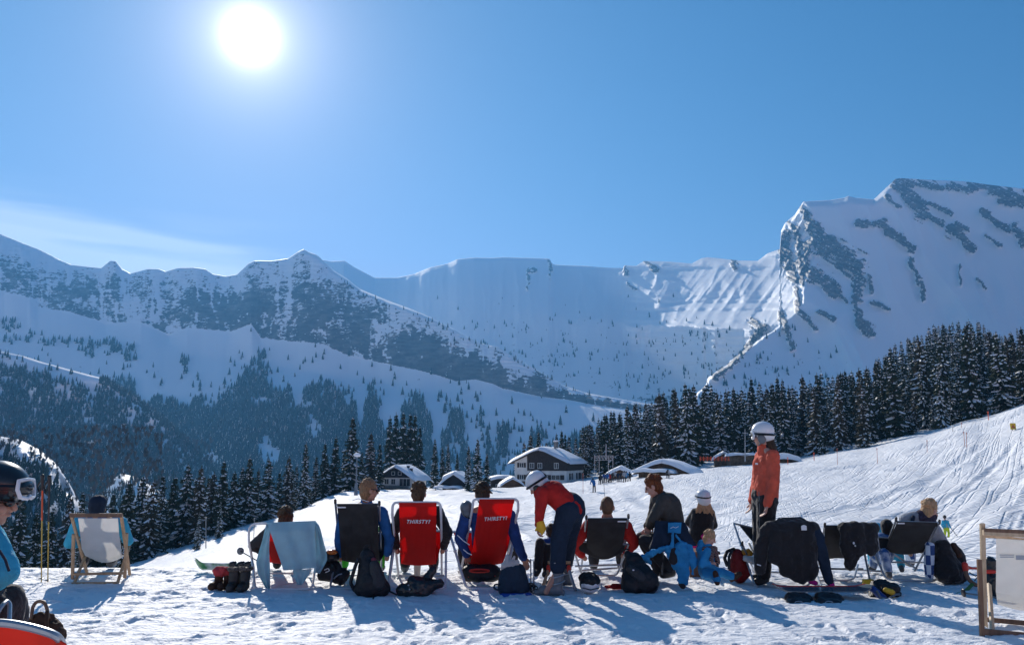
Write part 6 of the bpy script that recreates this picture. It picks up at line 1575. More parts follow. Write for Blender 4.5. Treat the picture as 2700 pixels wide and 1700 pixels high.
# ---- chair with the big black jacket
r, fb = deckchair('grey tube deckchair buried under a big black ski jacket', 'deckchairs in the row', F_black, T_alu, ((2046, 1384), (2142, 1384)), ((2040, 1470), (2136, 1472)), 12,
    ((1957, 1433, 1990, 1508), (2134, 1440, 2128, 1520)), (((1954, 1436), (1992, 1548)), ((2146, 1470), (2132, 1546))), False, Dt=9.0, Dl=9.35, Df=9.8, Dr=9.0, rr_=.012)
b = MB(); b.tube([Q(1975, 1432, 9.5), Q(1993, 1470, 9.2)], .012, 7); b.build('arm', T_dark, r)
jk = thing('jacket', 'big black ski jacket thrown over the back of the deckchair below the woman in orange', 'jacket', Q(2080, 1540, 8.9)); jk.location.z = 0
b = MB(); fx = Vector((0, 1, 0))
b.cap(Q(2030, 1392, 8.92), .09, Q(2140, 1392, 8.92), .09, 12, .8, fx)
for x0, x1, y1 in ((2046, 2052, 1462), (2075, 2078, 1494), (2104, 2106, 1508), (2128, 2128, 1500), (2066, 2064, 1470)):
    b.cap(Q(x0, 1400, 8.90), .115, Q(x1, y1, 8.84), .125, 12, .6, fx)
b.cap(Q(2058, 1374, 8.95), .035, Q(2116, 1373, 8.95), .035)
b.melt('jacket_body', C_black, jk, .014, 3, .05, .10)
b = MB(); b.cap(Q(2024, 1398, 8.92), .085, Q(2008, 1448, 8.9), .080, flat=.75, side=fx); b.cap(Q(2008, 1448, 8.9), .085, Q(2004, 1502, 8.88), .062, flat=.75, side=fx); b.melt('sleeve', C_black, jk, .014, 3, .045, .09)
b = MB(); b.cap(Q(2146, 1398, 8.92), .085, Q(2164, 1450, 8.88), .078, flat=.75, side=fx); b.cap(Q(2164, 1450, 8.88), .075, Q(2186, 1532, 8.84), .052, flat=.75, side=fx); b.melt('sleeve', C_navy, jk, .014, 3, .045, .09)
b = MB(); b.cap(Q(2062, 1368, 8.96), .02, Q(2112, 1367, 8.96), .022, 8); b.melt('collar', C_dgrey, jk, .008, 2)
b = MB(); o = Q(2120, 1391, 8.80); b.sheet(lambda u, v: o + Vector((-.03 + .06 * u, 0, (.02 - .045 * v) + .012 * math.sin(u * 3.14) * (1 - v))), 6, 4, .004); b.build('logo', P_white, jk, False)
b = MB(); b.tube([Q(1996, 1487, 8.81), Q(2006, 1490, 8.81)], .006, 5); b.build('logo', P_white, jk)
b = MB(); b.cap(Q(2188, 1536, 8.84), .035, Q(2194, 1541, 8.84), .03); b.cap(Q(2138, 1532, 8.85), .03, Q(2150, 1536, 8.85), .028); b.melt('pink_lining', C_pink, jk, .01, 1)
# clutter inside that chair
tr_ = thing('napkin', 'crumpled white cloth and yellow wrapper on the chair frame beside the red backpack', 'cloth', Q(1978, 1474, 9.2))
b = MB(); b.cap(Q(1966, 1472, 9.2), .035, Q(1984, 1476, 9.2), .045); b.cap(Q(1984, 1476, 9.2), .04, Q(1990, 1468, 9.2), .015); b.melt('cloth', F_white, tr_, .009, 1, .03, .04)
b = MB(); b.cap(Q(1960, 1455, 9.3), .035, Q(1976, 1458, 9.3), .04); b.cap(Q(1964, 1465, 9.3), .03, Q(1972, 1450, 9.3), .025); b.melt('wrapper', mat('orange_wrapper', (.72, .30, .02), .4, noise=.4, nscale=30), tr_, .009, 1, .02, .03)

# ---- chair with black clothes
r, fb = deckchair('grey tube deckchair with charcoal canvas and black clothes hung over it', 'deckchairs in the row', F_black, T_alu, ((2176, 1386), (2304, 1386)), ((2170, 1462), (2292, 1460)), 10,
    ((2175, 1384, 2155, 1500), (2310, 1388, 2326, 1510)), (((2148, 1500), (2168, 1552)), ((2276, 1440), (2298, 1554))), False, Dt=9.15, Dl=9.5, Df=10.0, Dr=8.95, rr_=.012)
b = MB(); b.tube([Q(2262, 1488, 9.8), Q(2252, 1524, 9.5), Q(2240, 1529, 9.45), Q(2160, 1530, 9.45)], .012, 8, fillet=.05); b.build('cross_tube', T_alu, r)
b = MB(); b.tube([Q(2184, 1499, 9.9), Q(2276, 1499, 9.9)], .012, 8); b.build('cross_bar', T_dark, r)
cl = thing('clothes', 'black clothes hanging over the second deckchair right of the woman in orange', 'clothes', Q(2260, 1540, 9.05)); cl.location.z = 0
b = MB()
b.cap(Q(2222, 1390, 9.1), .065, Q(2306, 1390, 9.1), .065, 10, .8, fx)
for x0, x1, y1, w_ in ((2232, 2238, 1452, .10), (2262, 2262, 1440, .11), (2290, 2296, 1444, .085), (2306, 2310, 1446, .04)): b.cap(Q(x0, 1396, 9.06), w_ * .9, Q(x1, y1, 9.03), w_, 10, .45, fx)
b.cap(Q(2236, 1440, 9.03), .085, Q(2240, 1492, 9.02), .055, 10, .45, fx); b.cap(Q(2262, 1440, 9.03), .07, Q(2246, 1490, 9.02), .04, 10, .45, fx)
for x in (2236, 2252, 2296): b.ball(Q(x, 1383, 9.1), .035)
b.melt('cloth', C_black, cl, .012, 2, .05, .08)
b = MB(); b.ball(Q(2251, 1431, 8.97), (.012, .01, .016)); b.ball(Q(2255, 1438, 8.97), (.010, .01, .010)); b.build('logo', P_white, cl)

# ---- chair with the blonde woman
r, fb = deckchair('grey tube deckchair with sagging charcoal canvas under the blonde woman', 'deckchairs in the row', F_black, T_alu, ((2366, 1375), (2472, 1378)), ((2334, 1447), (2436, 1444)), 16,
    ((2363, 1369, 2334, 1446), (2477, 1376, 2412, 1504)), (((2303, 1452), (2336, 1528)), ((2490, 1470), (2468, 1532))), False, Dt=9.2, Dl=9.6, Df=9.9, Dr=9.35, rr_=.012)
b = MB(); b.tube([Q(2334, 1446, 9.6), Q(2318, 1490, 9.9)], .012, 8); b.build('rail_end', T_alu, r)
b = MB(); b.tube([Q(2345, 1481, 10.0), Q(2436, 1482, 10.0)], .012, 8); b.build('cross_bar', T_alu, r)
b = MB(); b.box(Q(2376, 1379, 9.17), (.08, .004, .014)); b.build('label_strip', P_white, r, False)
D = 9.45
r, q, Rm, V = seated('blonde woman with glasses, dark scarf and light grey sweater looking down to the right', (2452, 1345), D, (2400, 1378), (2462, 1392), (2378, 1420), (2500, 1450), hL=(2395, 1450), hR=(2474, 1466), top=C_sweater, bot=mat('checked_trousers', (.4, .45, .55), .8), shoe=S_grey, hair=H_blond, hstyle='bun', fd=(.85, .35, -.42), bulk=1.05, hidehands=True, skin=M_skin2)
b = MB(); b.cap(Q(2428, 1357, D), .062, Q(2456, 1362, D), .062); b.cap(Q(2430, 1366, D - .03), .06, Q(2456, 1372, D - .02), .055); b.melt('scarf', mat('plum_scarf', (.05, .04, .075), .9, noise=.6, nscale=40, bump=.8, bscale=50), r, .009, 1, .02, .05)
b = MB(); b.tube([q(.062, .085, .008), q(.03, .105, .008), q(-.03, .105, .008), q(-.062, .085, .008)], .003, 6); b.build('glasses', P_grey, r)
b = MB(); b.cap(Q(2388, 1370, D + .02), .075, Q(2412, 1366, D + .02), .085); b.melt('shoulder', C_sweater, r, .011, 2, .01, .05)
b = MB(); b.cap(Q(2408, 1362, D - .06), .022, Q(2406, 1372, D - .08), .022); b.melt('dark_band', C_navy, r, .008, 1)
ck = MATS['checked_trousers'].node_tree; cb = N(ck, 'ShaderNodeTexChecker'); cb.inputs['Scale'].default_value = 9; cb.inputs[1].default_value = (.60, .66, .74, 1); cb.inputs[2].default_value = (.02, .06, .20, 1)
ck.links.new(N(ck, 'ShaderNodeTexCoord').outputs['Object'], cb.inputs[0]); ck.links.new(cb.outputs[0], ck.nodes['Principled BSDF'].inputs['Base Color'])
ct = thing('coat', 'black coat heaped on the snow against the blonde woman\'s chair', 'coat', Q(2505, 1530, 9.3)); ct.location.z = 0
b = MB(); b.cap(Q(2486, 1445, 9.4), .10, Q(2500, 1500, 9.35), .16); b.cap(Q(2500, 1500, 9.35), .15, Q(2524, 1512, 9.35), .12); b.cap(Q(2480, 1500, 9.35), .12, Q(2470, 1470, 9.4), .06); b.cap(Q(2512, 1440, 9.45), .05, Q(2528, 1480, 9.4), .08)
b.cap(Q(2490, 1520, 9.3), .09, Q(2540, 1520, 9.3), .06)
b.melt('coat', C_black, ct, .014, 2, .07, .12)
b = MB(); b.cap(Q(2512, 1436, 9.42), .028, Q(2528, 1462, 9.36), .04); b.melt('brown_fleece', C_brown, ct, .01, 1, .01, .05)
b = MB(); b.cap(Q(2452, 1440, 9.3), .055, Q(2449, 1482, 9.32), .055); b.cap(Q(2449, 1482, 9.32), .055, Q(2450, 1514, 9.33), .05); b.melt('checked_trousers', MATS['checked_trousers'], ct, .011, 2, .02, .05)
# child with beanie beside her
D = 9.75
J = dict(head=Q(2339, 1393, D), neck=Q(2338, 1412, D), chest=Q(2330, 1428, D), pelvis=Q(2326, 1462, D), sL=Q(2318, 1420, D), sR=Q(2348, 1418, D), eL=Q(2308, 1442, D + .1), hL=Q(2316, 1455, D + .25), eR=Q(2352, 1440, D - .05), hR=Q(2350, 1456, D + .1),
    hipL=Q(2312, 1464, D), hipR=Q(2336, 1462, D), kL=Q(2308, 1462, D + .3), kR=Q(2330, 1458, D - .20), aL=Q(2302, 1492, D + .3), aR=Q(2342, 1506, D - .30), tL=Q(2294, 1500, D + .3), tR=Q(2345, 1518, D - .34))
M_pat = mat('blue_white_patterned_suit', (.55, .62, .70), .75, col2=(.02, .10, .30), nscale=11)
r, q, Rm, V = figure('person', 'child with black beanie in blue and white patterned snowsuit beside the blonde woman', J, k=.74, top=M_pat, bot=M_pat, shoe=S_grey, fd=(.3, 1, -.2), hidehands=True, bulk=1.1, base=Vector((Q(2330, 1505, D).x, D, 0)))
b = MB(); b.ball(q(0, -.012, .045), (.078, .09, .085), Rm); b.cap(q(0, -.02, .0), .076, q(0, -.015, -.03), .07); b.melt('beanie', C_black, r, .009, 2, .006, .03)
# light blue legs of the woman's neighbour, seen under the canvas
J = dict(head=Q(2316, 1400, 10.35), neck=Q(2316, 1418, 10.35), chest=Q(2316, 1432, 10.3), pelvis=Q(2330, 1462, 10.25), sL=Q(2304, 1425, 10.3), sR=Q(2330, 1425, 10.3), eL=Q(2300, 1440, 10.3), hL=Q(2304, 1455, 10.2), eR=Q(2340, 1442, 10.3), hR=Q(2345, 1458, 10.2),
    hipL=Q(2318, 1462, 10.25), hipR=Q(2340, 1462, 10.25), kL=Q(2298, 1462, 10.1), kR=Q(2372, 1464, 10.1), aL=Q(2300, 1486, 10.2), aR=Q(2376, 1492, 10.1), tL=Q(2292, 1494, 10.1), tR=Q(2378, 1502, 9.98))
r, q, Rm, V = figure('person', 'child in sky blue snowsuit mostly hidden behind the black clothes and the patterned child', J, k=.66, top=C_lblue, bot=C_lblue, shoe=S_grey, hair=None, fd=(.2, 1, -.2), hidehands=True, bulk=1.05, base=Vector((Q(2330, 1495, 10.2).x, 10.2, 0)))
b = MB(); b.ball(q(0, -.012, .04), (.072, .085, .085), Rm); b.melt('hat', C_lblue, r, .009, 2)

# small child standing on the piste
D = 30.0
zc = slope_at(Q(2495, 1400, D).x, D)
f_ = Vector((Q(2495, 1400, D).x, D, zc)); hs = (Q(2492, 1357, D).z - zc) / 1.12
o = lambda x, y, z: f_ + Vector((x, y, z)) * hs
J = dict(head=o(-.02, 0, 1.0), neck=o(-.01, 0, .87), chest=o(0, 0, .72), pelvis=o(.02, 0, .48), sL=o(-.13, 0, .81), sR=o(.13, 0, .81), eL=o(-.18, .03, .62), hL=o(-.17, -.1, .48), eR=o(.2, .03, .62), hR=o(.20, -.1, .48), hipL=o(-.06, 0, .46), hipR=o(.08, 0, .46), kL=o(-.08, -.03, .26), kR=o(.1, -.03, .26), aL=o(-.09, .02, .07), aR=o(.11, .02, .07), tL=o(-.09, .12, .04), tR=o(.11, .12, .04))
r, q, Rm, V = figure('person', 'small child in blue jacket and dark helmet skiing away down the piste at right', J, k=.72 * hs, top=C_lblue, bot=mat('lime_trousers', (.45, .55, .03), .8), shoe=S_boot, fd=(-.2, 1, 0), hidehands=True, base=f_, fine=.012)
b = MB(); b.ball(q(0, -.01, .04), (.085 * hs, .095 * hs, .095 * hs), Rm); b.melt('helmet', P_black, r, .012, 1)
b = MB(); b.tube([V['hR'], V['hR'] + Vector((.3, -.2, -.75 * hs))], .012, 6); b.build('ski_pole', P_grey, r)

# distant skiers
def skier(px, top, D, col, label, group=None, skis=True):
    g = Q(px, 1250, D); z = slope_at(g.x, D); f_ = Vector((g.x, D, z)); H_ = max(1.35, min(1.9, Q(px, top, D).z - z)); s = H_ / 1.75
    r = thing('person', label, 'skier' if False else 'person', f_, group)
    rd = random.Random(int(px * 7)); t_ = rd.uniform(-.15, .15)
    b = MB(); b.ball(f_ + Vector((t_, 0, 1.62)) * s, .12 * s); b.cap(f_ + Vector((t_, 0, 1.5)) * s, .06 * s, f_ + Vector((0, 0, .85)) * s, .12 * s)
    for e in (-1, 1): b.cap(f_ + Vector((.1 * e, 0, .9)) * s, .09 * s, f_ + Vector((.14 * e, .02, .05)) * s, .07 * s)
    b.melt('body', C_black, r, .035, 2)
    b = MB(); b.cap(f_ + Vector((t_ - .16, 0, 1.40)) * s, .09 * s, f_ + Vector((t_ + .16, 0, 1.40)) * s, .09 * s); b.cap(f_ + Vector((t_, 0, 1.35)) * s, .17 * s, f_ + Vector((0, 0, .92)) * s, .17 * s)
    for e in (-1, 1): b.cap(f_ + Vector((t_ + .2 * e, 0, 1.4)) * s, .075 * s, f_ + Vector((t_ + .30 * e, .05, 1.08)) * s, .06 * s); b.cap(f_ + Vector((t_ + .30 * e, .05, 1.08)) * s, .06 * s, f_ + Vector((t_ + .26 * e, -.2, .98)) * s, .055 * s)
    b.melt('jacket', col, r, .035, 2)
    if skis:
        for e in (-1, 1):
            b = MB(); b.bar(f_ + Vector((.14 * e - .5, -.4, .03)), f_ + Vector((.14 * e + .5, .4, .03)), .09, .03); b.build('ski', P_black, r, False)
cols = [C_black, C_navy, C_royal, C_dgrey, C_blue, C_red, C_black, C_sweater, C_navy]
skier(1566, 1243, 104, C_blue, 'lone skier in blue jacket left of the lift queue')
for i, px in enumerate((1581, 1586, 1592, 1597, 1602, 1608, 1614, 1621, 1629, 1636)):
    skier(px, 1228 + (i % 3) * 2, 150 + (i % 4) * 2.5, cols[i % 9], 'skier standing in the queue below the lift gantry', 'skiers queuing at the lift')
skier(1646, 1238, 128, C_sweater, 'pale skier of the pair right of the lift queue'); skier(1651, 1238, 129, C_cyan, 'blue skier of the pair right of the lift queue'); skier(1660, 1232, 132, C_black, 'tall dark skier standing alone right of the queue')
skier(1759, 1248, 120, C_black, 'dark skier walking below the half-buried barn'); skier(1764, 1249, 120, C_sweater, 'pale skier walking below the half-buried barn')

# ================================================================== bags and gear
def sling(root, pts, w, m_, name='strap'):
    b = MB(); b.tube(pts, w, 6, fillet=.02); return b.build(name, m_, root)
M_pack = cloth('black_nylon', (0.012, 0.013, 0.016), rough=.55, spec=.4); M_packg = cloth('grey_nylon', (0.03, 0.032, 0.036), rough=.55, spec=.4); M_npack = cloth('navy_nylon', (0.014, 0.035, 0.065), rough=.6)
bp = thing('backpack', 'black backpack standing behind the blue-jacket man\'s chair', 'backpack', Q(980, 1568, 8.62)); bp.location.z = 0
D = 8.66
b = MB(); b.cap(Q(978, 1536, D), .175, Q(968, 1466, D + .05), .085, 16, .75, fx); b.cap(Q(955, 1550, D), .09, Q(1008, 1550, D), .09); b.melt('pack', M_pack, bp, .012, 3, .03, .08)
b = MB(); b.cap(Q(996, 1535, D - .08), .085, Q(988, 1490, D - .06), .06, flat=.6, side=fx); b.melt('pocket', M_packg, bp, .011, 2, .01, .05)
sling(bp, [Q(960, 1446, D + .03), Q(964, 1437, D + .03), Q(974, 1437, D + .03), Q(976, 1448, D + .03)], .010, M_pack, 'handle')
sling(bp, [Q(945, 1470, D), Q(934, 1500, D - .04), Q(924, 1535, D - .05), Q(934, 1555, D - .03), Q(950, 1560, D)], .022, M_pack)
sling(bp, [Q(1022, 1556, D), Q(1036, 1562, D - .05), Q(1046, 1567, D - .08)], .010, M_pack); sling(bp, [Q(985, 1568, D - .1), Q(984, 1580, D - .18)], .009, M_pack)
b = MB(); b.ball(Q(985, 1474, D - .06), (.028, .01, .022)); b.build('emblem', mat('dark_red_badge', (.12, .01, .03), .6), bp)

bg_ = thing('bag', 'shiny black bag slumped behind the left red THIRSTY chair', 'bag', Q(1100, 1566, 8.62)); bg_.location.z = 0; D = 8.68
b = MB(); b.cap(Q(1060, 1556, D), .07, Q(1110, 1552, D), .115, flat=1); b.cap(Q(1110, 1552, D), .11, Q(1160, 1536, D + .04), .045); b.cap(Q(1112, 1540, D), .08, Q(1090, 1534, D), .07); b.cap(Q(1120, 1530, D + .05), .04, Q(1142, 1500, D + .1), .045)
b.melt('bag', mat('glossy_black', (.010, .010, .012), .3, spec=.6, bump=.5, bscale=18, bdist=.02), bg_, .011, 2, .045, .07)
sling(bg_, [Q(1142, 1510, D + .08), Q(1150, 1496, D + .1), Q(1146, 1488, D + .1)], .008, M_pack)
b = MB(); b.ball(Q(1077, 1542, D - .09), .010); b.ball(Q(1080, 1553, D - .10), .010); b.build('stud', T_alu, bg_)
cp = thing('cup', 'pale cup standing between the boots under the left red chair', 'cup', (Q(1100, 1510, 9.75).x, 9.75, 0))
b = MB(); b.tube([(cp.location.x, 9.75, .0), (cp.location.x, 9.75, .16)], [.035, .045], 14); b.build('cup', mat('cream_plastic', (.62, .58, .50), .4), cp); b = MB(); b.tube([(cp.location.x, 9.75, .155), (cp.location.x, 9.75, .175)], .048, 14); b.build('rim', P_white, cp)
bg_ = thing('bag', 'dark bag with red ring under the tilted red chair', 'bag', Q(1268, 1518, 9.2)); bg_.location.z = 0; D = 9.25
b = MB(); b.cap(Q(1238, 1510, D), .10, Q(1298, 1510, D), .10); b.melt('bag', M_pack, bg_, .012, 2, .03, .08)
b = MB(); pts = [Q(1264 + 26 * math.cos(t), 1504 + 4 * math.sin(t), D - .11) for t in np.linspace(0, 6.283, 25)[:-1]]; b.tube(pts, .009, 6, closed=True); b.build('ring', MATS['red_plastic'], bg_)
b = MB(); b.bar(Q(1234, 1519, D - .08), Q(1306, 1517, D - .08), .02, .015); b.build('trim', MATS['red_plastic'], bg_, False)

bp = thing('backpack', 'navy backpack with crumpled white paper on top behind the tilted red chair', 'backpack', Q(1354, 1568, 8.62)); bp.location.z = 0; D = 8.7
b = MB(); b.cap(Q(1338, 1545, D), .115, Q(1342, 1508, D), .095, 14, .8, fx); b.cap(Q(1370, 1545, D), .115, Q(1364, 1508, D), .095, 14, .8, fx); b.melt('pack', M_npack, bp, .012, 3, .03, .09)
sling(bp, [Q(1320, 1540, D - .05), Q(1304, 1540, D - .1), Q(1302, 1550, D - .12), Q(1318, 1556, D - .1), Q(1322, 1566, D - .08)], .010, M_npack)
pp = thing('paper', 'crumpled white paper sticking out of the navy backpack', 'paper', Q(1346, 1486, D))
b = MB(); b.cap(Q(1330, 1490, D - .02), .04, Q(1362, 1484, D - .02), .035); b.cap(Q(1334, 1482, D - .02), .03, Q(1338, 1466, D), .018); b.cap(Q(1350, 1480, D), .03, Q(1356, 1468, D), .012); b.melt('paper', F_white, pp, .008, 0, .035, .04)
mt = thing('sledge_mat', 'flat blue bob under the navy backpack', 'bob', (Q(1356, 1574, 8.6).x, 8.6, 0))
b = MB(); b.cap(Q(1320, 1571, 8.6), .02, Q(1398, 1567, 8.62), .02, 10, 1.0); b.cap(Q(1322, 1566, 8.75), .018, Q(1396, 1562, 8.75), .018); b.box((Q(1358, 1570, 8.68).x, 8.68, .012), (.32, .16, .02)); b.melt('mat', mat('blue_plastic', (.01, .06, .35), .4), mt, .008, 1)
pl_ = thing('ski_poles', 'pair of black ski pole baskets lying beside the navy backpack', 'ski poles', Q(1404, 1560, 8.7)); pl_.location.z = 0
for dx, dy in ((0, 0), (8, 6)):
    c = Q(1400 + dx, 1546 + dy, 8.7)
    b = MB(); pts = [c + Vector((.042 * math.cos(t), -.01, .042 * math.sin(t))) for t in np.linspace(0, 6.283, 13)[:-1]]; b.tube(pts, .006, 5, closed=True)
    for t in range(6): b.tube([c, c + Vector((.042 * math.cos(t), -.01, .042 * math.sin(t)))], .006, 5)
    bk = b.build('basket', P_black, pl_)
    b = MB(); b.tube([c + Vector((0, 0, -.05)), c + Vector((0, .1, .28))], .007, 6); b.build('shaft', P_grey, pl_)

bp = thing('backpack', 'large black backpack leaning right of the cropped-hair man\'s chair', 'backpack', Q(1686, 1560, 8.75)); bp.location.z = 0; D = 8.8
b = MB(); b.cap(Q(1672, 1478, D + .1), .10, Q(1668, 1535, D + .0), .135, 14, .8, fx); b.cap(Q(1672, 1478, D + .1), .08, Q(1704, 1530, D - .02), .14, 14, .8, fx); b.cap(Q(1655, 1462, D + .12), .05, Q(1668, 1474, D + .1), .08); b.cap(Q(1712, 1538, D), .09, Q(1722, 1540, D), .07)
b.melt('pack', M_pack, bp, .012, 3, .035, .09)
b = MB(); b.cap(Q(1662, 1500, D - .06), .05, Q(1690, 1520, D - .09), .06, flat=.6, side=fx); b.melt('pocket', M_packg, bp, .011, 2, .01, .05)
sling(bp, [Q(1728, 1520, D), Q(1734, 1535, D - .05), Q(1732, 1552, D - .1), Q(1722, 1562, D - .12), Q(1704, 1566, D - .14)], .012, M_pack)
sling(bp, [Q(1645, 1452, D + .12), Q(1650, 1446, D + .12), Q(1660, 1448, D + .12)], .008, M_pack, 'handle')
b = MB(); b.ball(Q(1670, 1502, D - .13), (.012, .006, .008)); b.build('emblem', P_white, bp)
hm = thing('ski_helmet', 'black and white ski helmet upside down on the snow beside the cropped-hair man\'s chair', 'helmet', (Q(1555, 1560, 8.7).x, 8.72, 0)); c = Q(1555, 1536, 8.72)
b = MB(); b.ball(c + Vector((0, 0, -.01)), (.115, .125, .10)); b.melt('shell', P_white, hm, .009, 3)
b = MB(); b.ball(c + Vector((0, 0, .028)), (.120, .13, .075)); b.cap(c + Vector((-.06, 0, .06)), .05, c + Vector((.05, 0, .06)), .04); b.cap(c + Vector((-.085, 0, .04)), .035, c + Vector((-.08, -.02, -.03)), .03); b.melt('lining', M_pack, hm, .009, 1, .03, .05)
b = MB(); b.tube([c + Vector((-.08, -.05, .1)), c + Vector((-.02, -.08, .125)), c + Vector((.05, -.06, .11))], .008, 6); b.build('goggle_strap', P_black, hm)
b = MB(); b.tube([c + Vector((-.09, -.1, -.035)), c + Vector((0, -.135, -.05)), c + Vector((.09, -.1, -.035))], .006, 6); b.build('stripe', P_black, hm)
gv = thing('glove', 'red and dark glove lying flat beside the upturned helmet', 'glove', Q(1618, 1546, 8.9)); gv.location.z = 0; c = Q(1618, 1544, 9.0); c.z = .03
b = MB(); b.cap(c, .035, c + Vector((.09, 0, 0)), .03)
for o_ in (-.03, -.01, .012, .032): b.cap(c + Vector((0, o_, 0)), .016, c + Vector((-.09, o_ * 1.4, -.005)), .012)
b.cap(c + Vector((.03, -.03, 0)), .016, c + Vector((-.01, -.075, 0)), .012); b.melt('glove', C_red, gv, .008, 1)
b = MB(); b.cap(c + Vector((.09, 0, .0)), .034, c + Vector((.18, 0.01, -.005)), .028); b.melt('cuff', M_pack, gv, .008, 1)

bp = thing('backpack', 'deep red backpack with dark straps between the toddler and the jacket chair', 'backpack', Q(1950, 1520, 9.3)); bp.location.z = 0; D = 9.3
b = MB(); b.cap(Q(1950, 1505, D), .13, Q(1944, 1462, D), .07, 14, .8, fx); b.melt('pack', cloth('deep_red_nylon', (.20, .012, .012), rough=.55), bp, .012, 2, .03, .08)
sling(bp, [Q(1936, 1446, D), Q(1918, 1452, D - .05), Q(1910, 1470, D - .08), Q(1918, 1492, D - .08)], .020, M_pack); sling(bp, [Q(1930, 1450, D - .04), Q(1922, 1466, D - .08), Q(1922, 1500, D - .1)], .016, M_packg)

# boots with a red hat, and the ski, left of the towel chair
bt = thing('winter_boots', 'pair of dark brown fur-topped boots left of the towel chair', 'boots', Q(630, 1556, 8.9)); bt.location.z = 0
M_fur = mat('fur_trim', (.16, .13, .11), .95, noise=.6, nscale=60, bump=1, bscale=120, bdist=.01)
for px in (616, 644):
    c = Q(px, 1555, 8.9); c.z = 0
    b = MB(); b.cap(c + Vector((0, 0, .19)), .062, c + Vector((0, 0, .06)), .058); b.cap(c + Vector((0, -.02, .05)), .058, c + Vector((.0, -.12, .045)), .05); f_ = b.melt('boot', S_boot, bt, .010, 2, .02, .06)
    b = MB(); b.tube([c + Vector((math.cos(t) * .062, math.sin(t) * .062, .235)) for t in np.linspace(0, 6.283, 13)[:-1]], .022, 8, closed=True); b.melt('fur_cuff', M_fur, bt, .007, 0, .02, .02, parent=f_)
sh = thing('hiking_boots', 'brown low boots with a crumpled red hat on top', 'boots', Q(583, 1552, 8.95)); sh.location.z = 0; c = Q(585, 1548, 8.95); c.z = .04
for e in (-.05, .05):
    b = MB(); b.cap(c + Vector((e, .02, .02)), .05, c + Vector((e - .03, -.10, .01)), .042); b.cap(c + Vector((e, .03, .03)), .05, c + Vector((e, .03, .11)), .045); b.melt('boot', C_brown, sh, .010, 2, .01, .04)
ht = thing('hat', 'crumpled red hat lying on the brown low boots', 'hat', c + Vector((0, 0, .14)))
b = MB(); b.cap(c + Vector((-.06, 0, .155)), .055, c + Vector((.06, 0, .16)), .05); b.cap(c + Vector((-.05, 0, .19)), .03, c + Vector((.02, -.03, .18)), .04); b.melt('hat', mat('faded_red_fleece', (.55, .05, .06), .9, noise=.3), ht, .009, 1, .04, .05)
sk = thing('ski', 'pair of white and green patterned skis lying left of the towel chair', 'skis', Q(580, 1496, 10.2)); sk.location.z = 0
m_s = mat('ski_topsheet', (.62, .66, .64), .3, coat=.4, col2=(.05, .25, .07), nscale=9, spec=.5)
for dz, y_ in ((.05, 10.15), (.09, 10.0)):
    p0 = Q(512, 1490, y_); p0.z = dz; p1 = Q(670, 1498, y_); p1.z = dz
    b = MB()
    def fn(u, v, p0=p0, p1=p1, dz=dz):
        p = p0.lerp(p1, u); w_ = .05 * min(1, (u / .10) ** .5 if u < .1 else 1) * (1 - .25 * math.sin(u * 3.14))
        up_ = .10 * max(0, 1 - u / .16) ** 2
        return p + Vector((0, (v - .5) * 2 * w_ * .55, (v - .5) * -2 * w_ * .8 + up_ + .02))
    b.sheet(fn, 30, 3, .012); b.build('ski', m_s, sk)
for x in (610, 632, 650):
    b = MB(); b.cap(Q(x, 1487, 10.0), .035, Q(x + 8, 1484, 10.0), .03); b.cap(Q(x, 1487, 10.0), .02, Q(x + 14, 1492, 9.98), .02); b.melt('binding', P_black, sk, .009, 1)
po = thing('ski_pole', 'ski pole with round basket leaning on the towel chair\'s left tube', 'ski pole', Q(660, 1480, 9.6))
b = MB(); b.tube([Q(634, 1452, 9.8), Q(672, 1474, 9.5), Q(690, 1484, 9.3)], .007, 6); b.build('shaft', P_black, po); b = MB(); c = Q(634, 1452, 9.8); b.ball(c, (.045, .01, .045)); b.build('basket', P_grey, po)
# helmet, goggles and jacket heap between towel chair and blue man
hp = thing('gear_bag', 'black kit bag with helmet straps between the towel chair and the charcoal chair', 'bag', Q(880, 1530, 9.15)); hp.location.z = 0; D = 9.2
b = MB(); b.cap(Q(858, 1512, D), .09, Q(896, 1518, D), .10); b.cap(Q(868, 1490, D + .05), .07, Q(880, 1500, D), .09); b.melt('bag', M_pack, hp, .012, 1, .07, .09)
sling(hp, [Q(855, 1502, D - .1), Q(866, 1497, D - .11), Q(869, 1504, D - .11), Q(858, 1508, D - .11)], .006, P_white); sling(hp, [Q(880, 1525, D - .11), Q(892, 1514, D - .11), Q(902, 1512, D - .1)], .008, T_alu)
hm = thing('ski_helmet', 'black helmet with orange goggle lens on the kit bag behind the towel', 'helmet', Q(874, 1462, D)); c = Q(874, 1468, D + .05)
b = MB(); b.ball(c, (.095, .11, .09)); b.melt('shell', P_black, hm, .009, 1)
b = MB(); b.ball(Q(876, 1455, D - .02), (.062, .05, .030)); b.build('lens', mat('orange_lens', (.60, .14, .01), .12, coat=.5), hm)
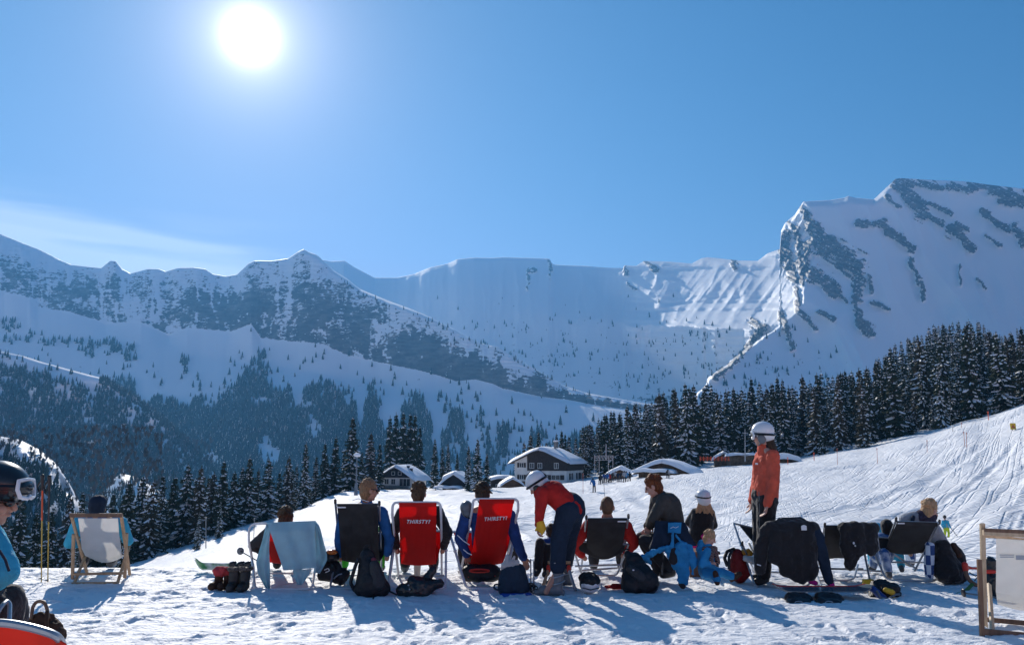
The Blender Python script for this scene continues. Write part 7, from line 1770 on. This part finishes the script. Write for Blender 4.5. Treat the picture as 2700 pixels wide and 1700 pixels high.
# ---- snowboard and pile of boots
sb = thing('snowboard', 'snowboard lying on the snow with red edge and two black bindings', 'snowboard', Q(2160, 1585, 8.35)); sb.location.z = 0
D = 8.42
p0 = Q(2036, 1575, D); p1 = Q(2300, 1572, D); p0.z = p1.z = .09
b = MB()
def fn(u, v):
    p = p0.lerp(p1, u); e = min(u, 1 - u); w_ = .13 * min(1, (e / .10)) ** .5 * (1 - .12 * math.sin(u * 3.14)) if e > 0 else 0
    return p + Vector((0, (v - .5) * 2 * w_, -.0 + .05 * max(0, 1 - e / .15) ** 2 + .01 * (v - .5)))
b.sheet(fn, 36, 4, .012); bd = b.build('board', mat('board_topsheet', (.10, .14, .17), .25, coat=.5), sb)
b = MB(); b.tube([fn(u, 1.0) + Vector((0, .0, .012)) for u in np.linspace(.03, .97, 30)], .007, 6); b.build('edge', MATS['red_plastic'], sb, parent=bd)
for x0, x1 in ((2088, 2124), (2166, 2206)):
    b = MB(); b.cap(Q(x0, 1577, D - .10), .075, Q(x1, 1580, D - .10), .07, flat=1); b.cap(Q(x0, 1592, D - .18), .07, Q(x1, 1594, D - .18), .065); b.cap(Q(x0 + 4, 1572, D - .08), .03, Q(x0, 1606, D - .22), .03); b.cap(Q(x1, 1575, D - .1), .025, Q(x1 + 34, 1600, D - .14), .022)
    bi = b.melt('binding', P_black, sb, .011, 1, .03, .05)
    b = MB(); pts = [Q((x0 + x1) / 2 + 10 * math.cos(t), 1588 + 4 * math.sin(t), D - .24) for t in np.linspace(0, 6.28, 13)[:-1]]; b.tube(pts, .005, 5, closed=True); b.build('buckle', T_alu, sb, parent=bi)
bx = thing('box', 'flat yellow box standing in front of the black clothes chair', 'box', Q(2289, 1555, 8.8)); bx.location.z = 0
b = MB(); c = Q(2289, 1543, 8.8); b.box(c, (.105, .05, .125), .05); b.build('box', mat('mustard_card', (.62, .40, .015), .6, noise=.1), bx, False); b = MB(); b.box(c + Vector((0, 0, .064)), (.108, .053, .006), .05); b.build('lid', mat('mustard_lid', (.5, .32, .01), .6), bx, False)
ph = thing('ski_gear', 'heap of black and blue ski boots, gloves and goggles right of the yellow box', 'ski gear', Q(2335, 1600, 8.45)); ph.location.z = 0; D = 8.5
b = MB(); b.cap(Q(2320, 1548, D + .1), .08, Q(2350, 1560, D), .10); b.cap(Q(2350, 1560, D), .09, Q(2362, 1588, D - .05), .07); b.cap(Q(2330, 1590, D - .05), .07, Q(2352, 1596, D - .08), .075); b.cap(Q(2308, 1545, D + .1), .05, Q(2306, 1570, D), .06); b.melt('gloves', M_pack, ph, .011, 1, .06, .06)
b = MB(); b.cap(Q(2300, 1550, D - .05), .035, Q(2330, 1578, D - .12), .04); b.cap(Q(2330, 1592, D - .12), .03, Q(2312, 1590, D - .12), .035); b.cap(Q(2340, 1600, D - .14), .04, Q(2350, 1590, D - .14), .04); b.melt('blue_boot', mat('royal_plastic', (.015, .05, .22), .35), ph, .010, 1, .02, .04)
b = MB(); b.cap(Q(2336, 1555, D - .10), .028, Q(2352, 1560, D - .11), .03); b.cap(Q(2354, 1572, D - .1), .02, Q(2356, 1560, D - .1), .018); b.melt('yellow_trim', mat('mustard_cloth', (.60, .36, .02), .6), ph, .008, 1, .01, .03)
b = MB(); b.tube([Q(2312, 1556, D - .12), Q(2322, 1574, D - .16), Q(2342, 1578, D - .15), Q(2362, 1566, D - .12), Q(2372, 1566, D - .08)], .012, 6); b.build('goggle_frame', P_grey, ph)
b = MB(); b.cap(Q(2284, 1582, D - .05), .022, Q(2306, 1593, D - .1), .03, flat=.5); b.melt('pale_sole', P_white, ph, .008, 1)
pb = thing('plastic_wrap', 'small crumpled pale blue sheet in front of the right chairs', 'plastic wrap', Q(2226, 1560, 8.85)); pb.location.z = 0
b = MB(); b.cap(Q(2214, 1562, 8.85), .02, Q(2236, 1562, 8.85), .02); b.cap(Q(2226, 1560, 8.85), .02, Q(2228, 1548, 8.85), .006); b.melt('wrap', F_towel, pb, .006, 0, .02, .03)
# ---- sledge with green strap at right
sl = thing('sledge', 'curved wooden sledge with red caps and green pull strap at right', 'sledge', Q(2570, 1545, 9.0)); sl.location.z = 0; D = 9.1
b = MB(); b.tube([Q(2546, 1500, D), Q(2548, 1516, D - .02), Q(2560, 1534, D - .04), Q(2585, 1548, D - .06), Q(2625, 1560, D - .1)], .024, 8, fillet=.05); b.build('runner', W_dark, sl)
b = MB(); b.cap(Q(2544, 1488, D), .035, Q(2546, 1502, D), .03); b.cap(Q(2548, 1494, D), .022, Q(2562, 1497, D + .02), .016); b.melt('runner_cap', MATS['red_plastic'], sl, .008, 1)
b = MB(); b.tube([Q(2560, 1497, D + .02), Q(2600, 1498, D + .1)], .014, 7); b.build('cross_bar', MATS['red_plastic'], sl)
b = MB(); b.tube([Q(2556, 1508, D), Q(2572, 1518, D), Q(2584, 1512, D + .05), Q(2570, 1530, D - .02)], .006, 6); b.build('cord', P_black, sl)
drape('pull_strap', mat('green_webbing', (.06, .16, .03), .8), sl, [(2562, 1534, 9.0), (2540, 1556, 8.8), (2510, 1566, 8.72), (2490, 1572, 8.66), (2448, 1567, 8.70)], [(2570, 1540, 8.98), (2546, 1564, 8.75), (2512, 1575, 8.66), (2488, 1581, 8.6), (2450, 1574, 8.64)], 3, 26, .0, 1, .004)
po = thing('ski_pole', 'ski pole lying on the snow beside the right wooden chair', 'ski pole', Q(2600, 1600, 8.3)); po.location.z = 0
pa, pb_ = Q(2542, 1581, 8.5), Q(2790, 1620, 7.9); pa.z = .045; pb_.z = .03
b = MB(); b.tube([pa, pb_], .008, 7); b.build('shaft', P_grey, po); b = MB(); b.ball(pa, (.012, .045, .045)); b.build('basket', P_black, po)
bg_ = thing('bag', 'shiny black bag hanging behind the right wooden deckchair', 'bag', Q(2612, 1580, 8.4)); bg_.location.z = 0; D = 8.45
b = MB(); b.cap(Q(2612, 1480, D), .055, Q(2614, 1500, D), .05); b.cap(Q(2614, 1525, D), .07, Q(2622, 1555, D), .055); b.cap(Q(2622, 1555, D), .05, Q(2624, 1582, D), .02); b.cap(Q(2614, 1500, D), .03, Q(2614, 1525, D), .06); b.melt('bag', MATS['glossy_black'], bg_, .011, 1, .05, .06)
b = MB(); b.cap(Q(2600, 1507, D - .05), .02, Q(2622, 1506, D - .05), .02); b.melt('red_trim', MATS['red_plastic'], bg_, .007, 1)
# ---- right wooden chair
r = thing('deckchair', 'pale wooden deckchair with white canvas cut off by the right edge', 'deckchair', (Q(2680, 1650, 6.9).x, 6.95, 0))
Dt = 6.75
beam(r, Q(2590, 1380, Dt), Q(2597, 1652, 7.05), .04, .026, W_pale, 'side_rail'); beam(r, Q(2806, 1390, Dt), Q(2795, 1664, 7.05), .04, .026, W_pale, 'side_rail')
beam(r, Q(2592, 1403, Dt - .02), Q(2806, 1413, Dt - .02), .045, .03, W_pale, 'top_rail'); beam(r, Q(2594, 1396.5, Dt - .03), Q(2806, 1406, Dt - .03), .03, .014, W_dark, 'top_rail')
beam(r, Q(2596, 1414, Dt + .04), Q(2806, 1424, Dt + .04), .02, .02, W_pale, 'cloth_rail')
beam(r, Q(2582, 1474, Dt - .04), Q(2590, 1684, 6.75), .036, .028, W_dark, 'prop'); beam(r, Q(2812, 1484, Dt - .04), Q(2806, 1700, 6.75), .036, .028, W_dark, 'prop')
beam(r, Q(2608, 1540, 7.3), Q(2620, 1712, 6.62), .036, .026, W_pale, 'seat_rail'); beam(r, Q(2786, 1550, 7.3), Q(2776, 1726, 6.62), .036, .026, W_pale, 'seat_rail')
beam(r, Q(2590, 1664, 6.74), Q(2806, 1684, 6.74), .05, .02, W_dark, 'cross_rail'); beam(r, Q(2597, 1632, 7.05), Q(2796, 1650, 7.05), .04, .02, W_dark, 'cross_rail')
cv = drape('canvas', F_white, r, [(2627, 1410, Dt + .03), (2627, 1450, Dt + .08), (2627, 1500, Dt + .14), (2626, 1560, Dt + .2), (2630, 1592, Dt + .42)], [(2772, 1418, Dt + .03), (2772, 1460, Dt + .08), (2772, 1510, Dt + .14), (2770, 1574, Dt + .2), (2766, 1610, Dt + .42)], 12, 24, .003, 2, .003, sag=8)
M_print = mat('pale_grey_print', (.42, .45, .48), .8)
for x0, x1, y0, y1 in ((2636, 2674, 1461, 1463.5), (2637, 2674, 1466, 1469), (2679, 2740, 1463, 1475)):
    b = MB(); b.sheet(lambda u, v: Q(lerp(x0, x1, u), lerp(y0, y1, v), Dt + .068), 4, 1, .002); b.build('print', M_print, r, False, parent=cv)

# ================================================================== left foreground
po = thing('ski_poles', 'two upright ski poles planted in the snow at far left', 'ski poles', Q(118, 1536, 9.45)); po.location.z = 0
M_gold = mat('gold_shaft', (.50, .36, .08), .4, .5); M_oshaft = mat('orange_shaft', (.75, .10, .02), .4)
for x0, x1, y0, y1, up_ in ((112, 109, 1254, 1534, M_oshaft), (130, 126, 1256, 1539, P_black)):
    D = 9.42
    f = lambda t: Q(lerp(x0, x1, t), lerp(y0, y1, t), D)
    b = MB(); b.tube([f(.42), f(1)], [.0085, .006], 8); b.build('lower_shaft', M_gold, po)
    b = MB(); b.tube([f(.12), f(.42)], .010, 8); b.build('upper_shaft', up_, po)
    b = MB(); b.cap(f(.012), .020, f(.13), .015, 10); b.cap(f(.0), .024, f(.015), .022); b.melt('grip', P_black, po, .006, 1)
    b = MB(); b.tube([f(.02), f(.02) + Vector((-.045, -.01, -.10)), f(.14) + Vector((-.03, -.01, -.02)), f(.07)], .010, 6); b.build('strap', P_black, po)
    b = MB(); b.ball(f(.965), (.035, .035, .008)); b.build('basket', P_black, po)
# man at the left edge
D = 3.95
J = dict(head=Q(-14, 1318, D), neck=Q(-44, 1400, D), chest=Q(-60, 1500, D + .02), pelvis=Q(-46, 1600, D + .08), sL=Q(-62, 1430, D + .2), sR=Q(-26, 1438, D - .16), eL=Q(-40, 1540, D + .26), hL=Q(30, 1585, D + .25), eR=Q(16, 1506, D - .16), hR=Q(-60, 1560, D - .1),
    hipL=Q(-30, 1610, D + .12), hipR=Q(-30, 1612, D - .06), kL=Q(30, 1600, D + .2), kR=Q(22, 1580, D + .02), aL=Q(20, 1840, D + .2), aR=Q(-5, 1850, D + .0), tL=Q(80, 1880, D + .2), tR=Q(60, 1890, D + .0))
r, q, Rm, V = figure('person', 'man with black helmet, white goggles and sunglasses cut off by the left edge', J, fd=(.97, .12, -.20), top=C_lblue, bot=C_black, shoe=S_boot, fine=.0055, skin=M_skin, hidehands=True, bulk=1.12, base=Vector((Q(-20, 1800, D).x, D, 0)), k=1.0, eyes=False)
b = MB(); b.ball(q(0, -.012, .085), (.115, .150, .110), Rm, 28, 18); b.ball(q(0, -.05, .01), (.108, .115, .09), Rm); b.cap(q(-.05, .105, .06), .03, q(.05, .105, .06), .03)
b.melt('helmet', mat('matt_black_shell', (.014, .015, .017), .30, spec=.5, coat=.4), r, .007, 3)
b = MB()
for e in (-1, 1): b.ball(q(.082 * e, -.005, -.045), (.022, .055, .075), Rm)
b.cap(q(.075, .02, -.10), .012, q(0, .05, -.14), .010); b.cap(q(-.075, .02, -.10), .012, q(0, .05, -.14), .010); b.melt('ear_pads', C_dgrey, r, .007, 2)
b = MB(); b.tube([q(math.cos(a) * .118, -.012 + math.sin(a) * .150, .07 + .02 * math.sin(a)) for a in np.linspace(0, 6.283, 31)[:-1]], .016, 6, closed=True); b.build('goggle_strap', P_black, r)
b = MB(); pts = [q(x, .118 + .025 * math.cos(x * 14) - .35 * z, .082 + z) for x, z in ((-.085, 0), (-.075, .04), (0, .048), (.075, .04), (.085, 0), (.07, -.036), (.02, -.042), (0, -.03), (-.02, -.042), (-.07, -.036))]
b.tube(pts, .010, 8, closed=True); b.build('goggle_frame', P_white, r); b = MB(); b.ball(q(0, .112, .084), (.084, .040, .046), Rm, 16, 10); b.build('goggle_lens', M_dark, r)
b = MB(); b.tube([q(.1, -.11, .0), q(.108, -.06, .02), q(.112, -.03, .0), q(.113, 0, .018)], .004, 5); b.build('logo', P_grey, r)
shades(r, q)
b = MB(); b.tube([Q(-2, 1450, D - .25), Q(14, 1475, D - .25), Q(24, 1505, D - .24)], .006, 6); b.build('piping', C_navy, r)
# brown bag
bg_ = thing('bag', 'dark brown bag with a tall round handle on the snow at bottom left', 'bag', Q(110, 1680, 6.55)); bg_.location.z = 0; D = 6.6
b = MB(); b.cap(Q(84, 1652, D), .075, Q(138, 1656, D), .075, 12); b.cap(Q(76, 1668, D), .07, Q(146, 1672, D), .075); b.cap(Q(96, 1628, D), .04, Q(128, 1632, D), .045); b.melt('bag', C_brown, bg_, .010, 2, .05, .07)
b = MB(); b.tube([Q(82, 1632, D - .05), Q(86, 1600, D - .02), Q(94, 1587, D), Q(106, 1583, D), Q(118, 1588, D), Q(124, 1604, D - .02), Q(128, 1630, D - .05)], .014, 8, fillet=.05); b.build('handle', W_dark, bg_)
b = MB(); b.tube([Q(124, 1612, D - .05), Q(122, 1640, D - .11), Q(126, 1668, D - .11)], .016, 6); b.build('strap', C_brown, bg_)
# red chair in the bottom left corner
D = 3.2
r = thing('deckchair', 'orange-red canvas deckchair back with grey tube, bottom left corner', 'deckchair', (Q(-60, 1700, 3.3).x, 3.4, 0))
b = MB(); b.tube([Q(-330, 1960, D + .9), Q(-300, 1650, D), Q(-80, 1640, D), Q(20, 1641, D), Q(90, 1655, D), Q(150, 1674, D), Q(168, 1700, D + .1), Q(140, 2150, D + .9)], .016, 8, fillet=.08); b.build('back_frame', T_alu, r)
b = MB()
def fn(u, v):
    px = lerp(-290, 172, u); top = float(np.interp(px, [-300, -80, 20, 90, 150, 175], [1656, 1648, 1650, 1664, 1685, 1700]))
    return Q(px + (v * -10), lerp(top, 2050, v), D + .02 + .65 * v ** 1.3 + .04 * math.sin(u * 3.14))
b.sheet(fn, 24, 20, .006); b.build('canvas', mat('orange_red_canvas', (.85, .045, .012), .7, trans=.35, noise=.1), r)
b = MB(); b.tube([Q(-20, 1640, 3.7), Q(4, 1596, 3.75), Q(18, 1583, 3.8), Q(26, 1592, 3.8), Q(24, 1650, 3.7)], .010, 8, fillet=.05); b.build('arm_tube', T_alu, r)
apply_melts()
